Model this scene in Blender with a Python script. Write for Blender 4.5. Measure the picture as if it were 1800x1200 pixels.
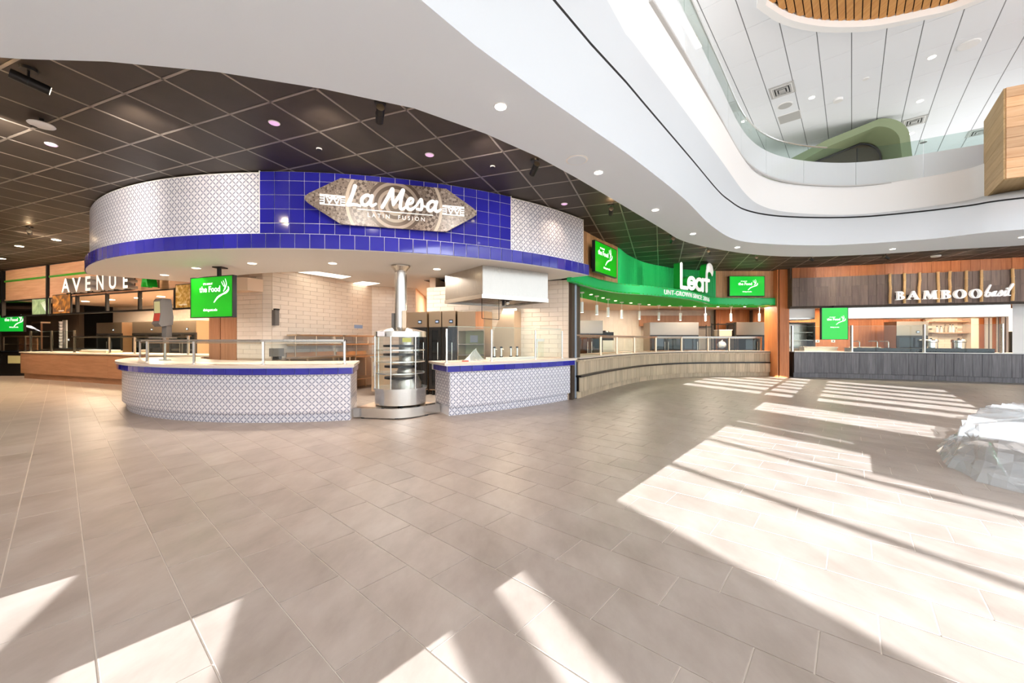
import bpy, bmesh, math, random
from mathutils import Vector, Matrix
random.seed(7)
R = math.radians
for o in list(bpy.data.objects):
    bpy.data.objects.remove(o)
scene = bpy.context.scene
COL = scene.collection

# ------------------------------------------------------------------ camera, sky, sun, exposure
F, CX, HY, CH = 689.0, 900.0, 598.0, 1.3
cam_d = bpy.data.cameras.new('camera')
cam = bpy.data.objects.new('camera', cam_d)
COL.objects.link(cam)
cam.location = (0, 0, CH)
cam.rotation_euler = (R(90), 0, 0)
cam_d.sensor_width = 36.0
cam_d.lens = F / 1800.0 * 36.0
cam_d.shift_y = -2.0 / 1800.0
cam_d.clip_start = 0.05
cam_d.clip_end = 300
scene.camera = cam

world = bpy.data.worlds.new('sky')
scene.world = world
world.use_nodes = True
bg = world.node_tree.nodes['Background']
bg.inputs['Color'].default_value = (0.82, 0.91, 1.0, 1)
bg.inputs['Strength'].default_value = 2.5

SUN_AZ, SUN_EL = 41.0, 12.0          # travel heading (from +Y towards +X), elevation
sd = bpy.data.lights.new('sun', 'SUN')
sd.energy = 27.0
sd.angle = R(0.13)
sd.color = (0.93, 0.96, 1.0)
sun = bpy.data.objects.new('sun', sd)
COL.objects.link(sun)
_d = Vector((math.sin(R(SUN_AZ)) * math.cos(R(SUN_EL)), math.cos(R(SUN_AZ)) * math.cos(R(SUN_EL)), -math.sin(R(SUN_EL))))
sun.rotation_euler = _d.to_track_quat('-Z', 'Y').to_euler()
sun.location = (-12, -14, 6)

def area(name, loc, size, energy, color=(1, 1, 1), rot=(0, 0, 0), sy=None, spread=180):
    d = bpy.data.lights.new(name, 'AREA')
    d.energy = energy
    d.color = color
    d.size = size
    if sy:
        d.shape = 'RECTANGLE'
        d.size_y = sy
    d.spread = R(spread)
    o = bpy.data.objects.new(name, d)
    COL.objects.link(o)
    o.location = loc
    o.rotation_euler = rot
    return o

def spot(name, loc, target, energy, color=(1, 1, 1), angle=60, blend=0.6, r=0.03):
    d = bpy.data.lights.new(name, 'SPOT')
    d.energy = energy
    d.color = color
    d.spot_size = R(angle)
    d.spot_blend = blend
    d.shadow_soft_size = r
    o = bpy.data.objects.new(name, d)
    COL.objects.link(o)
    o.location = loc
    v = Vector(target) - Vector(loc)
    o.rotation_euler = v.to_track_quat('-Z', 'Y').to_euler()
    return o

area('upper_ceiling_fill', (9.0, -9.5, 6.6), 18.0, 1200, (0.92, 0.96, 1.0), (R(150), 0, 0), 3.0)  # added fill to brighten the upper ceiling, not a window
area('upper_floor_fill', (11.0, 14.0, 5.8), 14.0, 165, (1.0, 0.98, 0.96), (R(180), 0, R(-15)), 4.0)  # added fill hidden behind the slab edge, brightens the white panels
area('upper_floor_fill', (1.2, 8.5, 5.8), 3.0, 70, (1.0, 0.98, 0.96), (R(180), 0, 0), 6.0)  # second hidden fill, added for the left of the upper ceiling
for _p, _t, _e in (((10.6, 11.3, 3.6), (11.2, 13.0, 3.2), 60), ((12.6, 10.6, 3.6), (13.2, 12.4, 3.2), 70), ((14.4, 9.8, 3.6), (15.2, 11.7, 3.2), 60), ((5.8, 11.2, 3.6), (4.4, 12.7, 3.2), 80), ((3.6, 9.6, 3.6), (3.2, 11.0, 3.2), 50), ((-5.6, 4.0, 3.6), (-7.2, 7.0, 3.2), 230), ((-3.9, 3.9, 3.6), (-4.9, 5.9, 3.3), 130), ((-1.9, 3.9, 3.6), (-2.6, 5.8, 3.3), 70), ((-0.3, 4.5, 3.6), (-0.3, 6.6, 3.3), 60)):
    spot('canopy_fill', _p, _t, _e, (1, 0.9, 0.8), 85, 0.8, 0.05)  # added spots without fittings, brightening the canopies and fascias

vs = scene.view_settings
vs.view_transform = 'Standard'
vs.look = 'None'
vs.exposure = 0.18
vs.gamma = 1.0
vs.use_curve_mapping = False
cy = scene.cycles
cy.use_denoising = True
cy.max_bounces = 10
cy.diffuse_bounces = 6
cy.glossy_bounces = 4
cy.transmission_bounces = 8
cy.transparent_max_bounces = 24
cy.caustics_reflective = False
cy.caustics_refractive = False
cy.sample_clamp_indirect = 8.0

# ------------------------------------------------------------------ pixel -> place helpers (measured on known planes)
def PZ(x, y, z=0.0):
    Y = F * (CH - z) / (y - HY)
    return Vector(((x - CX) / F * Y, Y, z))

def PY(x, y, Y):
    return Vector(((x - CX) / F * Y, Y, CH - (y - HY) / F * Y))

def ray_circle(px, c, r):
    d = Vector(((px - CX) / F, 1.0)).normalized()
    c = Vector(c)
    b = d.dot(c)
    h = b * b - c.dot(c) + r * r
    t = b - math.sqrt(max(h, 0))
    p = d * t
    return math.atan2(p.y - c.y, p.x - c.x), p

def ray_line(px, p0, p1):
    k = (px - CX) / F
    (x0, y0), (x1, y1) = p0, p1
    t = (k * y0 - x0) / ((x1 - x0) - k * (y1 - y0))
    return Vector((x0 + (x1 - x0) * t, y0 + (y1 - y0) * t))

# ------------------------------------------------------------------ materials
def lin(c):
    if isinstance(c, str):
        c = c.lstrip('#')
        c = tuple(int(c[i:i + 2], 16) / 255 for i in (0, 2, 4))
    return tuple((v / 12.92 if v <= 0.04045 else ((v + 0.055) / 1.055) ** 2.4) for v in c) + (1.0,)

class NT:
    def __init__(s, m):
        s.t = m.node_tree
        s.b = s.t.nodes['Principled BSDF']
    def n(s, typ, **kw):
        nd = s.t.nodes.new(typ)
        for k, v in kw.items():
            if k.startswith('_'):
                setattr(nd, k[1:], v)
            else:
                key = int(k[1:]) if k[0] == 'i' and k[1:].isdigit() else k.replace('__', ' ')
                nd.inputs[key].default_value = v
        return nd
    def l(s, a, b):
        s.t.links.new(a, b)
    def math(s, op, a, b=None, c=None):
        nd = s.t.nodes.new('ShaderNodeMath')
        nd.operation = op
        for i, v in enumerate((a, b, c)):
            if v is None:
                continue
            if isinstance(v, (int, float)):
                nd.inputs[i].default_value = v
            else:
                s.l(v, nd.inputs[i])
        return nd.outputs[0]
    def mix(s, fac, a, b):
        nd = s.t.nodes.new('ShaderNodeMix')
        nd.data_type = 'RGBA'
        for inp, v in ((nd.inputs[0], fac), (nd.inputs[6], a), (nd.inputs[7], b)):
            if isinstance(v, (int, float, tuple)):
                inp.default_value = v
            else:
                s.l(v, inp)
        return nd.outputs[2]
    def ramp(s, fac, stops):
        nd = s.t.nodes.new('ShaderNodeValToRGB')
        el = nd.color_ramp.elements
        el[0].position, el[0].color = stops[0]
        el[1].position, el[1].color = stops[-1]
        for p, c in stops[1:-1]:
            e = el.new(p)
            e.color = c
        s.l(fac, nd.inputs[0])
        return nd.outputs[0]
    def bump(s, h, strength=0.2, dist=0.01):
        nd = s.t.nodes.new('ShaderNodeBump')
        nd.inputs['Strength'].default_value = strength
        nd.inputs['Distance'].default_value = dist
        s.l(h, nd.inputs['Height'])
        s.l(nd.outputs[0], s.b.inputs['Normal'])

MATS = {}
def mat(name, col, rough=0.5, metal=0.0, emit=None, estr=1.0, trans=0.0, alpha=1.0, spec=None, coat=0.0, ior=None):
    m = bpy.data.materials.new(name)
    m.use_nodes = True
    b = m.node_tree.nodes['Principled BSDF']
    b.inputs['Base Color'].default_value = lin(col)
    b.inputs['Roughness'].default_value = rough
    b.inputs['Metallic'].default_value = metal
    if emit:
        b.inputs['Emission Color'].default_value = lin(emit)
        b.inputs['Emission Strength'].default_value = estr
    b.inputs['Transmission Weight'].default_value = trans
    b.inputs['Alpha'].default_value = alpha
    b.inputs['Coat Weight'].default_value = coat
    if spec is not None:
        b.inputs['Specular IOR Level'].default_value = spec
    if ior:
        b.inputs['IOR'].default_value = ior
    MATS[name] = m
    return m

def mottled(name, c1, c2, scale=3.0, rough=0.5, detail=4, bump=0.0, metal=0.0, var=0.0, spec=None, stretch=(1, 1, 1), turn=0.0):
    """two-tone cloudy surface in object space, optional per-object tone"""
    m = mat(name, c1, rough, metal, spec=spec)
    t = NT(m)
    tc = t.n('ShaderNodeTexCoord')
    mp = t.n('ShaderNodeMapping')
    mp.vector_type = 'TEXTURE'
    mp.inputs['Scale'].default_value = tuple(1.0 / q for q in stretch)
    mp.inputs['Rotation'].default_value = (0, 0, R(turn))
    oi = t.n('ShaderNodeObjectInfo')
    add = t.n('ShaderNodeVectorMath', _operation='ADD')
    t.l(tc.outputs['Object'], mp.inputs[0])
    t.l(mp.outputs[0], add.inputs[0])
    sc = t.math('MULTIPLY', oi.outputs['Random'], 37.0)
    t.l(sc, add.inputs[1])
    nz = t.n('ShaderNodeTexNoise', Scale=scale, Detail=float(detail), Roughness=0.6)
    t.l(add.outputs[0], nz.inputs['Vector'])
    c = t.ramp(nz.outputs[0], [(0.3, lin(c1)), (0.7, lin(c2))])
    if var:
        hs = t.n('ShaderNodeHueSaturation')
        t.l(c, hs.inputs['Color'])
        v = t.math('MULTIPLY_ADD', oi.outputs['Random'], var, 1.0 - var / 2)
        t.l(v, hs.inputs['Value'])
        c = hs.outputs[0]
    t.l(c, t.b.inputs['Base Color'])
    if bump:
        t.bump(nz.outputs[0], bump, 0.01)
    return m

def wood(name, c1, c2, axis='z', rough=0.5, scale=6.0, var=0.25, squeeze=14.0, turn=0.0):
    st = {'x': (1, squeeze, squeeze), 'y': (squeeze, 1, squeeze), 'z': (squeeze, squeeze, 1)}[axis]
    return mottled(name, c1, c2, scale / 4, rough, 6, 0.05, 0, var, None, st, turn)

def steel(name, col, rough=0.28):
    m = mat(name, col, rough, 1.0)
    t = NT(m)
    tc = t.n('ShaderNodeTexCoord')
    mp = t.n('ShaderNodeMapping')
    mp.inputs['Scale'].default_value = (60, 60, 1.5)
    nz = t.n('ShaderNodeTexNoise', Scale=3.0, Detail=3.0)
    t.l(tc.outputs['Object'], mp.inputs[0])
    t.l(mp.outputs[0], nz.inputs['Vector'])
    t.l(t.math('MULTIPLY_ADD', nz.outputs[0], 0.12, rough - 0.05), t.b.inputs['Roughness'])
    return m

mat('white_paint', '#f1efec', 0.55)
mat('soffit_paint', '#e6f0fa', 0.6)
mat('fascia_paint', '#ccd1d5', 0.45)
mat('shadow_gap', '#3a3a3a', 0.7)
mat('upper_panel', '#f0f2f5', 0.6)
mat('panel_gap', '#8d8d8d', 0.8)
mat('black_gap', '#17130f', 0.8)
mottled('black_tile', '#342b23', '#3f352c', 3.0, 0.55, 5, 0.04, 0, 0.25)
mat('grid_bar', '#9a9086', 0.35, 0.3)  # bars are black; their window reflections are put into this lighter grey
mat('grout', '#e6ddd2', 0.7)
mat('white_grout', '#efeef2', 0.6)
mat('dark_metal', '#2c2a29', 0.4, 0.6)
mat('black_plastic', '#17181a', 0.4)
mat('grey_plastic', '#6b6662', 0.45)
mat('white_plastic', '#efedea', 0.4)
mat('letter_white', '#fbfaf8', 0.4, emit='#ffffff', estr=0.25)
mat('letter_side', '#a8a09c', 0.4)
mat('countertop', '#eadbcb', 0.25)
mat('lamp_lens', '#ffffff', 0.4, emit='#fff6e6', estr=9.0)
mat('lamp_lens_warm', '#ffffff', 0.4, emit='#ffe9c8', estr=9.0)
mat('troffer_lens', '#ffffff', 0.4, emit='#fff4e0', estr=2.5)
mat('pink_lens', '#e9c6e4', 0.2, emit='#d9a8dc', estr=0.7)
mat('pipe_blue_grey', '#8d99a6', 0.4, 0.1)
mat('vent_grey', '#bdbbb8', 0.5)
steel('stainless', '#bbb5ac')
steel('fridge_steel', '#9a9187', 0.42)
steel('stainless_bright', '#e4e2dc', 0.2)
steel('stainless_warm', '#d9c3a8', 0.3)
mat('chrome', '#dedede', 0.08, 1.0)
mat('green_paint', '#17a83a', 0.45)
mat('green_gloss', '#2fcf74', 0.25)
mat('green_under', '#0bb02c', 0.6, spec=0.2)
mat('green_stripe', '#3f9b22', 0.5)
mat('screen_green', '#0a9a10', 0.15, emit='#12a314', estr=0.75)
mat('screen_green_light', '#1cbf35', 0.15, emit='#17c23c', estr=0.6)
mat('screen_text', '#ffffff', 0.4, emit='#ffffff', estr=0.9)
mat('red_print', '#c8402f', 0.45)
mat('cream_print', '#d8d6a0', 0.45)
mat('blue_paper', '#9db6dc', 0.6)
mat('white_paper', '#e9e6ea', 0.6)
mat('olive_paint', '#8b9672', 0.6)
mat('olive_dark', '#4f4636', 0.6)
mat('sticker_yellow', '#b8c070', 0.5)
wood('oak_panel', '#b98a68', '#cfa282', 'x', 0.5, 5, turn=-20.7)
wood('oak_vertical', '#c69466', '#ddb085', 'z', 0.5, 6)
wood('orange_wood', '#ab6234', '#c67d4a', 'z', 0.45, 6, 0.3)
wood('brown_wood', '#9b6a48', '#b58160', 'z', 0.5, 6, 0.15)
wood('pale_plank', '#b7a489', '#d6c5a9', 'z', 0.5, 6, 0.25)
wood('grey_plank', '#5b5759', '#827e80', 'z', 0.3, 6, 0.35)
wood('brown_plank', '#65554d', '#826f64', 'z', 0.5, 6, 0.3)
wood('clad_plank', '#cf9c6e', '#e8bf94', 'x', 0.55, 5, 0.45, turn=-25.5)
wood('clad_side', '#bd9a68', '#d2b283', 'x', 0.55, 5, 0.2, turn=49.0)
wood('slat_wood', '#b87a36', '#d39a52', 'y', 0.5, 5, 0.12)
wood('bamboo', '#d2a368', '#e3bd85', 'z', 0.45, 5, 0.2)
wood('counter_wood', '#9c6f4f', '#b58767', 'x', 0.5, 5, 0.2, turn=-20.7)
mottled('subway_tile', '#ecdccb', '#f3e5d6', 2.0, 0.22, 3, 0, 0, 0.05)
mat('subway_grout', '#c9b39d', 0.8)
mottled('vert_tile', '#e3d2bf', '#ecdfcd', 2.0, 0.3, 3, 0, 0, 0.05)
mat('warm_paint', '#e8cbb0', 0.6)
mat('dark_wall', '#4a3c30', 0.6)
mat('black_glass', '#101314', 0.06)
mat('fridge_dark', '#1c1a19', 0.3)
mat('plastic_film', '#d9dee1', 0.1, trans=0.0, alpha=0.4)
mat('stone_black', '#20262d', 0.2)
mat('bead', '#cbbca6', 0.5)

def tile_floor():
    m = mat('floor_tile', '#c2aa96', 0.38)
    t = NT(m)
    g = t.n('ShaderNodeNewGeometry')
    oi = t.n('ShaderNodeObjectInfo')
    mp = t.n('ShaderNodeMapping')
    mp.inputs['Rotation'].default_value = (0, 0, R(-40.9))
    mp.inputs['Scale'].default_value = (1.6, 0.8, 1)
    t.l(g.outputs['Position'], mp.inputs[0])
    nz = t.n('ShaderNodeTexNoise', Scale=2.2, Detail=7.0, Roughness=0.62)
    t.l(mp.outputs[0], nz.inputs['Vector'])
    nz2 = t.n('ShaderNodeTexNoise', Scale=0.9, Detail=4.0)
    t.l(mp.outputs[0], nz2.inputs['Vector'])
    c = t.ramp(nz.outputs[0], [(0.28, lin('#a2958a')), (0.5, lin('#b7aaa0')), (0.72, lin('#c8beb5'))])
    c2 = t.mix(t.math('MULTIPLY', nz2.outputs[0], 0.35), c, lin('#bfb1a5'))
    hs = t.n('ShaderNodeHueSaturation')
    t.l(c2, hs.inputs['Color'])
    t.l(t.math('MULTIPLY_ADD', oi.outputs['Random'], 0.08, 0.81), hs.inputs['Value'])
    t.l(hs.outputs[0], t.b.inputs['Base Color'])
    t.l(t.math('MULTIPLY_ADD', nz.outputs[0], 0.14, 0.3), t.b.inputs['Roughness'])
tile_floor()

def glazed(name, c1, c2, rough=0.08):
    m = mat(name, c1, rough, coat=0.3)
    t = NT(m)
    oi = t.n('ShaderNodeObjectInfo')
    t.l(t.mix(oi.outputs['Random'], lin(c1), lin(c2)), t.b.inputs['Base Color'])
glazed('blue_tile', '#27269a', '#302fa8')

def patterned():
    m = mat('patterned_tile', '#eceaf2', 0.25)
    t = NT(m)
    tc = t.n('ShaderNodeTexCoord')
    sp = t.n('ShaderNodeSeparateXYZ')
    t.l(tc.outputs['UV'], sp.inputs[0])
    def cell(o):
        return t.math('SUBTRACT', t.math('FRACT', t.math('MULTIPLY', o, 2.0)), 0.5)
    x, y = cell(sp.outputs[0]), cell(sp.outputs[1])
    a = t.math('MULTIPLY', t.math('ADD', x, y), 0.70711)
    b = t.math('MULTIPLY', t.math('SUBTRACT', x, y), 0.70711)
    def lens(p, q):
        w = t.math('MULTIPLY_ADD', t.math('ABSOLUTE', t.math('SINE', t.math('MULTIPLY', p, 4.4429))), 0.085, 0.012)
        return t.math('LESS_THAN', t.math('ABSOLUTE', q), w)
    k = t.math('MAXIMUM', lens(a, b), lens(b, a))
    edge = t.math('GREATER_THAN', t.math('MAXIMUM', t.math('ABSOLUTE', t.math('SUBTRACT', sp.outputs[0], 0.5)), t.math('ABSOLUTE', t.math('SUBTRACT', sp.outputs[1], 0.5))), 0.488)
    nz = t.n('ShaderNodeTexNoise', Scale=6.0)
    g = t.mix(nz.outputs[0], lin('#8a8ca3'), lin('#a9abb9'))
    c = t.mix(k, lin('#f0eef3'), g)
    c = t.mix(t.math('MULTIPLY', edge, 0.35), c, lin('#7d7f8c'))
    t.l(c, t.b.inputs['Base Color'])
patterned()

def glass(name, tint, rough=0.02, alpha=0.18, edge=False):
    """thin architectural pane: mostly clear with a Fresnel reflection"""
    m = bpy.data.materials.new(name)
    m.use_nodes = True
    nt = m.node_tree
    nt.nodes.clear()
    out = nt.nodes.new('ShaderNodeOutputMaterial')
    mx = nt.nodes.new('ShaderNodeMixShader')
    tr = nt.nodes.new('ShaderNodeBsdfTransparent')
    gl = nt.nodes.new('ShaderNodeBsdfGlossy')
    fr = nt.nodes.new('ShaderNodeFresnel')
    fr.inputs[0].default_value = 1.45
    tr.inputs[0].default_value = lin(tint)
    gl.inputs['Roughness'].default_value = rough
    ge = nt.nodes.new('ShaderNodeNewGeometry')
    sb = nt.nodes.new('ShaderNodeMath')
    sb.operation = 'SUBTRACT'
    sb.inputs[0].default_value = 1.0
    mu = nt.nodes.new('ShaderNodeMath')
    mu.operation = 'MULTIPLY'
    nt.links.new(ge.outputs['Backfacing'], sb.inputs[1])
    nt.links.new(sb.outputs[0], mu.inputs[0])
    nt.links.new(fr.outputs[0], mu.inputs[1])
    nt.links.new(mu.outputs[0], mx.inputs[0])
    nt.links.new(tr.outputs[0], mx.inputs[1])
    nt.links.new(gl.outputs[0], mx.inputs[2])
    nt.links.new(mx.outputs[0], out.inputs[0])
    MATS[name] = m
    return m
glass('clear_glass', '#f8fcfa')
glass('green_glass', '#e9f1ee')
mat('glass_edge', '#a9c4b6', 0.15)
mat('frosted_band', '#e9eef0', 0.3, alpha=0.62)

def aztec():
    m = mat('carved_print', '#8b7d6c', 0.3)
    t = NT(m)
    tc = t.n('ShaderNodeTexCoord')
    sp = t.n('ShaderNodeSeparateXYZ')
    t.l(tc.outputs['Object'], sp.inputs[0])
    x, z = sp.outputs[0], sp.outputs[2]
    r = t.math('SQRT', t.math('ADD', t.math('MULTIPLY', x, x), t.math('MULTIPLY', z, z)))
    rings = t.math('SINE', t.math('MULTIPLY', r, 62.0))
    ang = t.math('ARCTAN2', z, x)
    spokes = t.math('SINE', t.math('MULTIPLY', ang, 36.0))
    vor = t.n('ShaderNodeTexVoronoi', Scale=17.0, _distance='CHEBYCHEV', _feature='DISTANCE_TO_EDGE')
    vor = t.n('ShaderNodeTexVoronoi', Scale=27.0, _distance='CHEBYCHEV')
    t.l(tc.outputs['Object'], vor.inputs['Vector'])
    v = t.math('SINE', t.math('MULTIPLY', vor.outputs['Distance'], 34.0))
    glyph = t.math('GREATER_THAN', v, -0.05)
    band = t.math('GREATER_THAN', t.math('MULTIPLY', rings, spokes), 0.0)
    inner = t.math('LESS_THAN', r, 0.40)
    ring_on = t.math('GREATER_THAN', rings, 0.1)
    mid = t.math('LESS_THAN', t.math('ABSOLUTE', t.math('SUBTRACT', r, 0.57)), 0.05)
    k = t.mix(inner, glyph, ring_on)
    k = t.mix(mid, k, band)
    rim = t.math('LESS_THAN', t.math('ABSOLUTE', t.math('SUBTRACT', r, 0.68)), 0.022)
    c = t.mix(k, lin('#57493f'), lin('#a4968a'))
    c = t.mix(rim, c, lin('#c9bcab'))
    t.l(c, t.b.inputs['Base Color'])
aztec()

def food(name, stops, scale):
    m = mat(name, '#c08a40', 0.4)
    t = NT(m)
    tc = t.n('ShaderNodeTexCoord')
    nz = t.n('ShaderNodeTexNoise', Scale=scale, Detail=5.0, Distortion=1.6)
    t.l(tc.outputs['Object'], nz.inputs['Vector'])
    c = t.ramp(nz.outputs[0], [(p, lin(k)) for p, k in stops])
    t.l(c, t.b.inputs['Base Color'])
    t.l(c, t.b.inputs['Emission Color'])
    t.b.inputs['Emission Strength'].default_value = 0.15
food('noodle_print', [(0.3, '#8a5a18'), (0.45, '#c99a36'), (0.6, '#e6c98a'), (0.75, '#f3e6c8')], 5.0)
food('sandwich_print', [(0.3, '#2e2a3c'), (0.45, '#7a5230'), (0.58, '#c98a3a'), (0.75, '#d9c39c')], 2.6)
food('leafy_print', [(0.3, '#6f8f68'), (0.5, '#9dbb8e'), (0.7, '#c4d8b4')], 2.0)

# ------------------------------------------------------------------ mesh builders
def as_mats(m):
    if isinstance(m, (list, tuple)):
        return [MATS[k] if isinstance(k, str) else k for k in m]
    return [MATS[m] if isinstance(m, str) else m]

class MB:
    def __init__(s):
        s.v, s.f, s.mi = [], [], []
    def add(s, vs, fs, mi=0):
        o = len(s.v)
        s.v += [tuple(p) for p in vs]
        for f in fs:
            s.f.append([o + i for i in f])
            s.mi.append(mi)
        return s
    def box(s, x0, x1, y0, y1, z0, z1, mi=0, M=None):
        vs = [Vector((x, y, z)) for z in (z0, z1) for y in (y0, y1) for x in (x0, x1)]
        if M:
            vs = [M @ v for v in vs]
        return s.add(vs, [(0, 2, 3, 1), (4, 5, 7, 6), (0, 1, 5, 4), (2, 6, 7, 3), (0, 4, 6, 2), (1, 3, 7, 5)], mi)
    def obox(s, c, d, L, W, z0, z1, mi=0):
        """box centred at plan point c, long axis along plan direction d"""
        d = Vector((d[0], d[1])).normalized()
        n = Vector((-d.y, d.x))
        c = Vector((c[0], c[1]))
        q = [c - d * L / 2 - n * W / 2, c + d * L / 2 - n * W / 2, c + d * L / 2 + n * W / 2, c - d * L / 2 + n * W / 2]
        return s.prism(q, z0, z1, mi)
    def prism(s, poly, z0, z1, mi=0):
        n = len(poly)
        vs = [(p[0], p[1], z0) for p in poly] + [(p[0], p[1], z1) for p in poly]
        fs = [tuple(range(n - 1, -1, -1)), tuple(range(n, 2 * n))]
        fs += [(i, (i + 1) % n, n + (i + 1) % n, n + i) for i in range(n)]
        return s.add(vs, fs, mi)
    def tube(s, p0, p1, r, n=8, r1=None, mi=0):
        p0, p1 = Vector(p0), Vector(p1)
        r1 = r if r1 is None else r1
        d = (p1 - p0).normalized()
        a = d.orthogonal().normalized()
        b = d.cross(a)
        vs = []
        for p, rr in ((p0, r), (p1, r1)):
            for i in range(n):
                t = 2 * math.pi * i / n
                vs.append(p + (a * math.cos(t) + b * math.sin(t)) * rr)
        fs = [(i, (i + 1) % n, n + (i + 1) % n, n + i) for i in range(n)]
        fs += [tuple(range(n - 1, -1, -1)), tuple(range(n, 2 * n))]
        return s.add(vs, fs, mi)
    def path(s, pts, r, n=6, mi=0):
        for a, b in zip(pts[:-1], pts[1:]):
            s.tube(a, b, r, n, None, mi)
        return s
    def lathe(s, prof, cx=0, cy_=0, n=32, a0=0.0, a1=2 * math.pi, mi=0, closed=False):
        full = abs(a1 - a0 - 2 * math.pi) < 1e-6
        m = n if full else n + 1
        k = len(prof)
        vs = []
        for i in range(m):
            t = a0 + (a1 - a0) * i / n
            for r, z in prof:
                vs.append((cx + r * math.cos(t), cy_ + r * math.sin(t), z))
        fs = []
        for i in range(n):
            j = (i + 1) % m
            for q in range(k if closed else k - 1):
                w = (q + 1) % k
                fs.append((i * k + q, j * k + q, j * k + w, i * k + w))
        if closed and not full:
            fs.append(tuple(range(k)))
            fs.append(tuple((m - 1) * k + q for q in range(k - 1, -1, -1)))
        return s.add(vs, fs, mi)
    def arc(s, c, r0, r1, z0, z1, a0, a1, n=48, mi=0):
        return s.lathe([(r0, z0), (r1, z0), (r1, z1), (r0, z1)], c[0], c[1], n, a0, a1, mi, True)
    def loft(s, curves, mi=0):
        n = len(curves[0])
        vs = [p for c in curves for p in c]
        fs = []
        for k in range(len(curves) - 1):
            for i in range(n - 1):
                fs.append((k * n + i, k * n + i + 1, (k + 1) * n + i + 1, (k + 1) * n + i))
        return s.add(vs, fs, mi)
    def ball(s, c, r, n=12, m=8, sz=1.0, mi=0):
        prof = [(r * math.sin(math.pi * i / m), -r * sz * math.cos(math.pi * i / m)) for i in range(m + 1)]
        return s.lathe([(max(a, 1e-4), c[2] + z) for a, z in prof], c[0], c[1], n, mi=mi)
    def mesh(s, name, mats, smooth=None, uv=False):
        me = bpy.data.meshes.new(name)
        me.from_pydata(s.v, [], s.f)
        for m in as_mats(mats):
            me.materials.append(m)
        me.polygons.foreach_set('material_index', s.mi)
        bm = bmesh.new()
        bm.from_mesh(me)
        bmesh.ops.recalc_face_normals(bm, faces=bm.faces)
        bm.to_mesh(me)
        bm.free()
        if smooth:
            me.polygons.foreach_set('use_smooth', [True] * len(me.polygons))
            me.set_sharp_from_angle(angle=R(smooth))
        me.update()
        return me
    def build(s, name, mats, parent=None, smooth=None):
        return link(name, s.mesh(name, mats, smooth), parent)

TM = {}
def world_of(o):
    return TM.get(o.name, Matrix.Identity(4))

def link(name, data, parent=None, M=None):
    o = bpy.data.objects.new(name, data)
    COL.objects.link(o)
    if M is not None:
        o.matrix_basis = M
    if parent is not None:
        o.parent = parent
        o.matrix_parent_inverse = world_of(parent).inverted()
    if M is not None:
        TM[o.name] = M.copy()
    return o

def tag(o, label=None, cat=None, group=None, kind=None):
    if label:
        o['label'] = label
    if cat:
        o['category'] = cat
    if group:
        o['group'] = group
    if kind:
        o['kind'] = kind
    return o

def thing(name, label, cat, loc=(0, 0, 0), rz=0.0, group=None):
    o = bpy.data.objects.new(name, None)
    o.empty_display_size = 0.1
    COL.objects.link(o)
    M = Matrix.Translation(Vector(loc)) @ Matrix.Rotation(rz, 4, 'Z')
    o.matrix_basis = M
    TM[o.name] = M
    return tag(o, label, cat, group)

def dup(root, loc, rz=0.0, label=None, M=None):
    """copy of a thing with copies of its parts and sub-parts"""
    def rec(o, parent):
        c = o.copy()
        COL.objects.link(c)
        if parent is not None:
            c.parent = parent
            c.matrix_parent_inverse = o.matrix_parent_inverse.copy()
        for ch in kids.get(o.name, []):
            rec(ch, c)
        return c
    kids = {}
    for q in bpy.data.objects:
        if q.parent:
            kids.setdefault(q.parent.name, []).append(q)
    c = rec(root, None)
    Mx = M if M is not None else Matrix.Translation(Vector(loc)) @ Matrix.Rotation(rz, 4, 'Z')
    c.matrix_basis = Mx
    TM[c.name] = Mx
    if label:
        c['label'] = label
    return c

def struct(o):
    o['kind'] = 'structure'
    return o

def frame(o, x, up):
    """matrix with local x along x, local y along up, local z outwards"""
    x = Vector(x).normalized()
    up = Vector(up).normalized()
    n = x.cross(up).normalized()
    M = Matrix.Identity(4)
    for i in range(3):
        M[i][0], M[i][1], M[i][2], M[i][3] = x[i], up[i], n[i], o[i]
    return M

_tc = {}
def text_mesh(s, size, depth, mats, thick=0.0, align='CENTER', shear=0.0, space=1.0):
    c = bpy.data.curves.new('lettering', 'FONT')
    c.body = s
    c.size = size
    c.extrude = depth / 2
    c.offset = thick
    c.align_x = align
    c.align_y = 'BOTTOM_BASELINE'
    c.shear = shear
    c.space_character = space
    c.resolution_u = 4
    o = bpy.data.objects.new('lettering', c)
    COL.objects.link(o)
    dg = bpy.context.evaluated_depsgraph_get()
    me = bpy.data.meshes.new_from_object(o.evaluated_get(dg))
    bpy.data.objects.remove(o)
    bpy.data.curves.remove(c)
    me.materials.clear()
    ms = as_mats(mats)
    for m in ms:
        me.materials.append(m)
    if len(ms) > 1:
        for p in me.polygons:
            p.material_index = 0 if abs(p.normal.z) > 0.7 else 1
    else:
        for p in me.polygons:
            p.material_index = 0
    return me

def text(name, s, parent, M, size, depth, mats, **kw):
    return link(name, text_mesh(s, size, depth, mats, **kw), parent, M)

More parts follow.
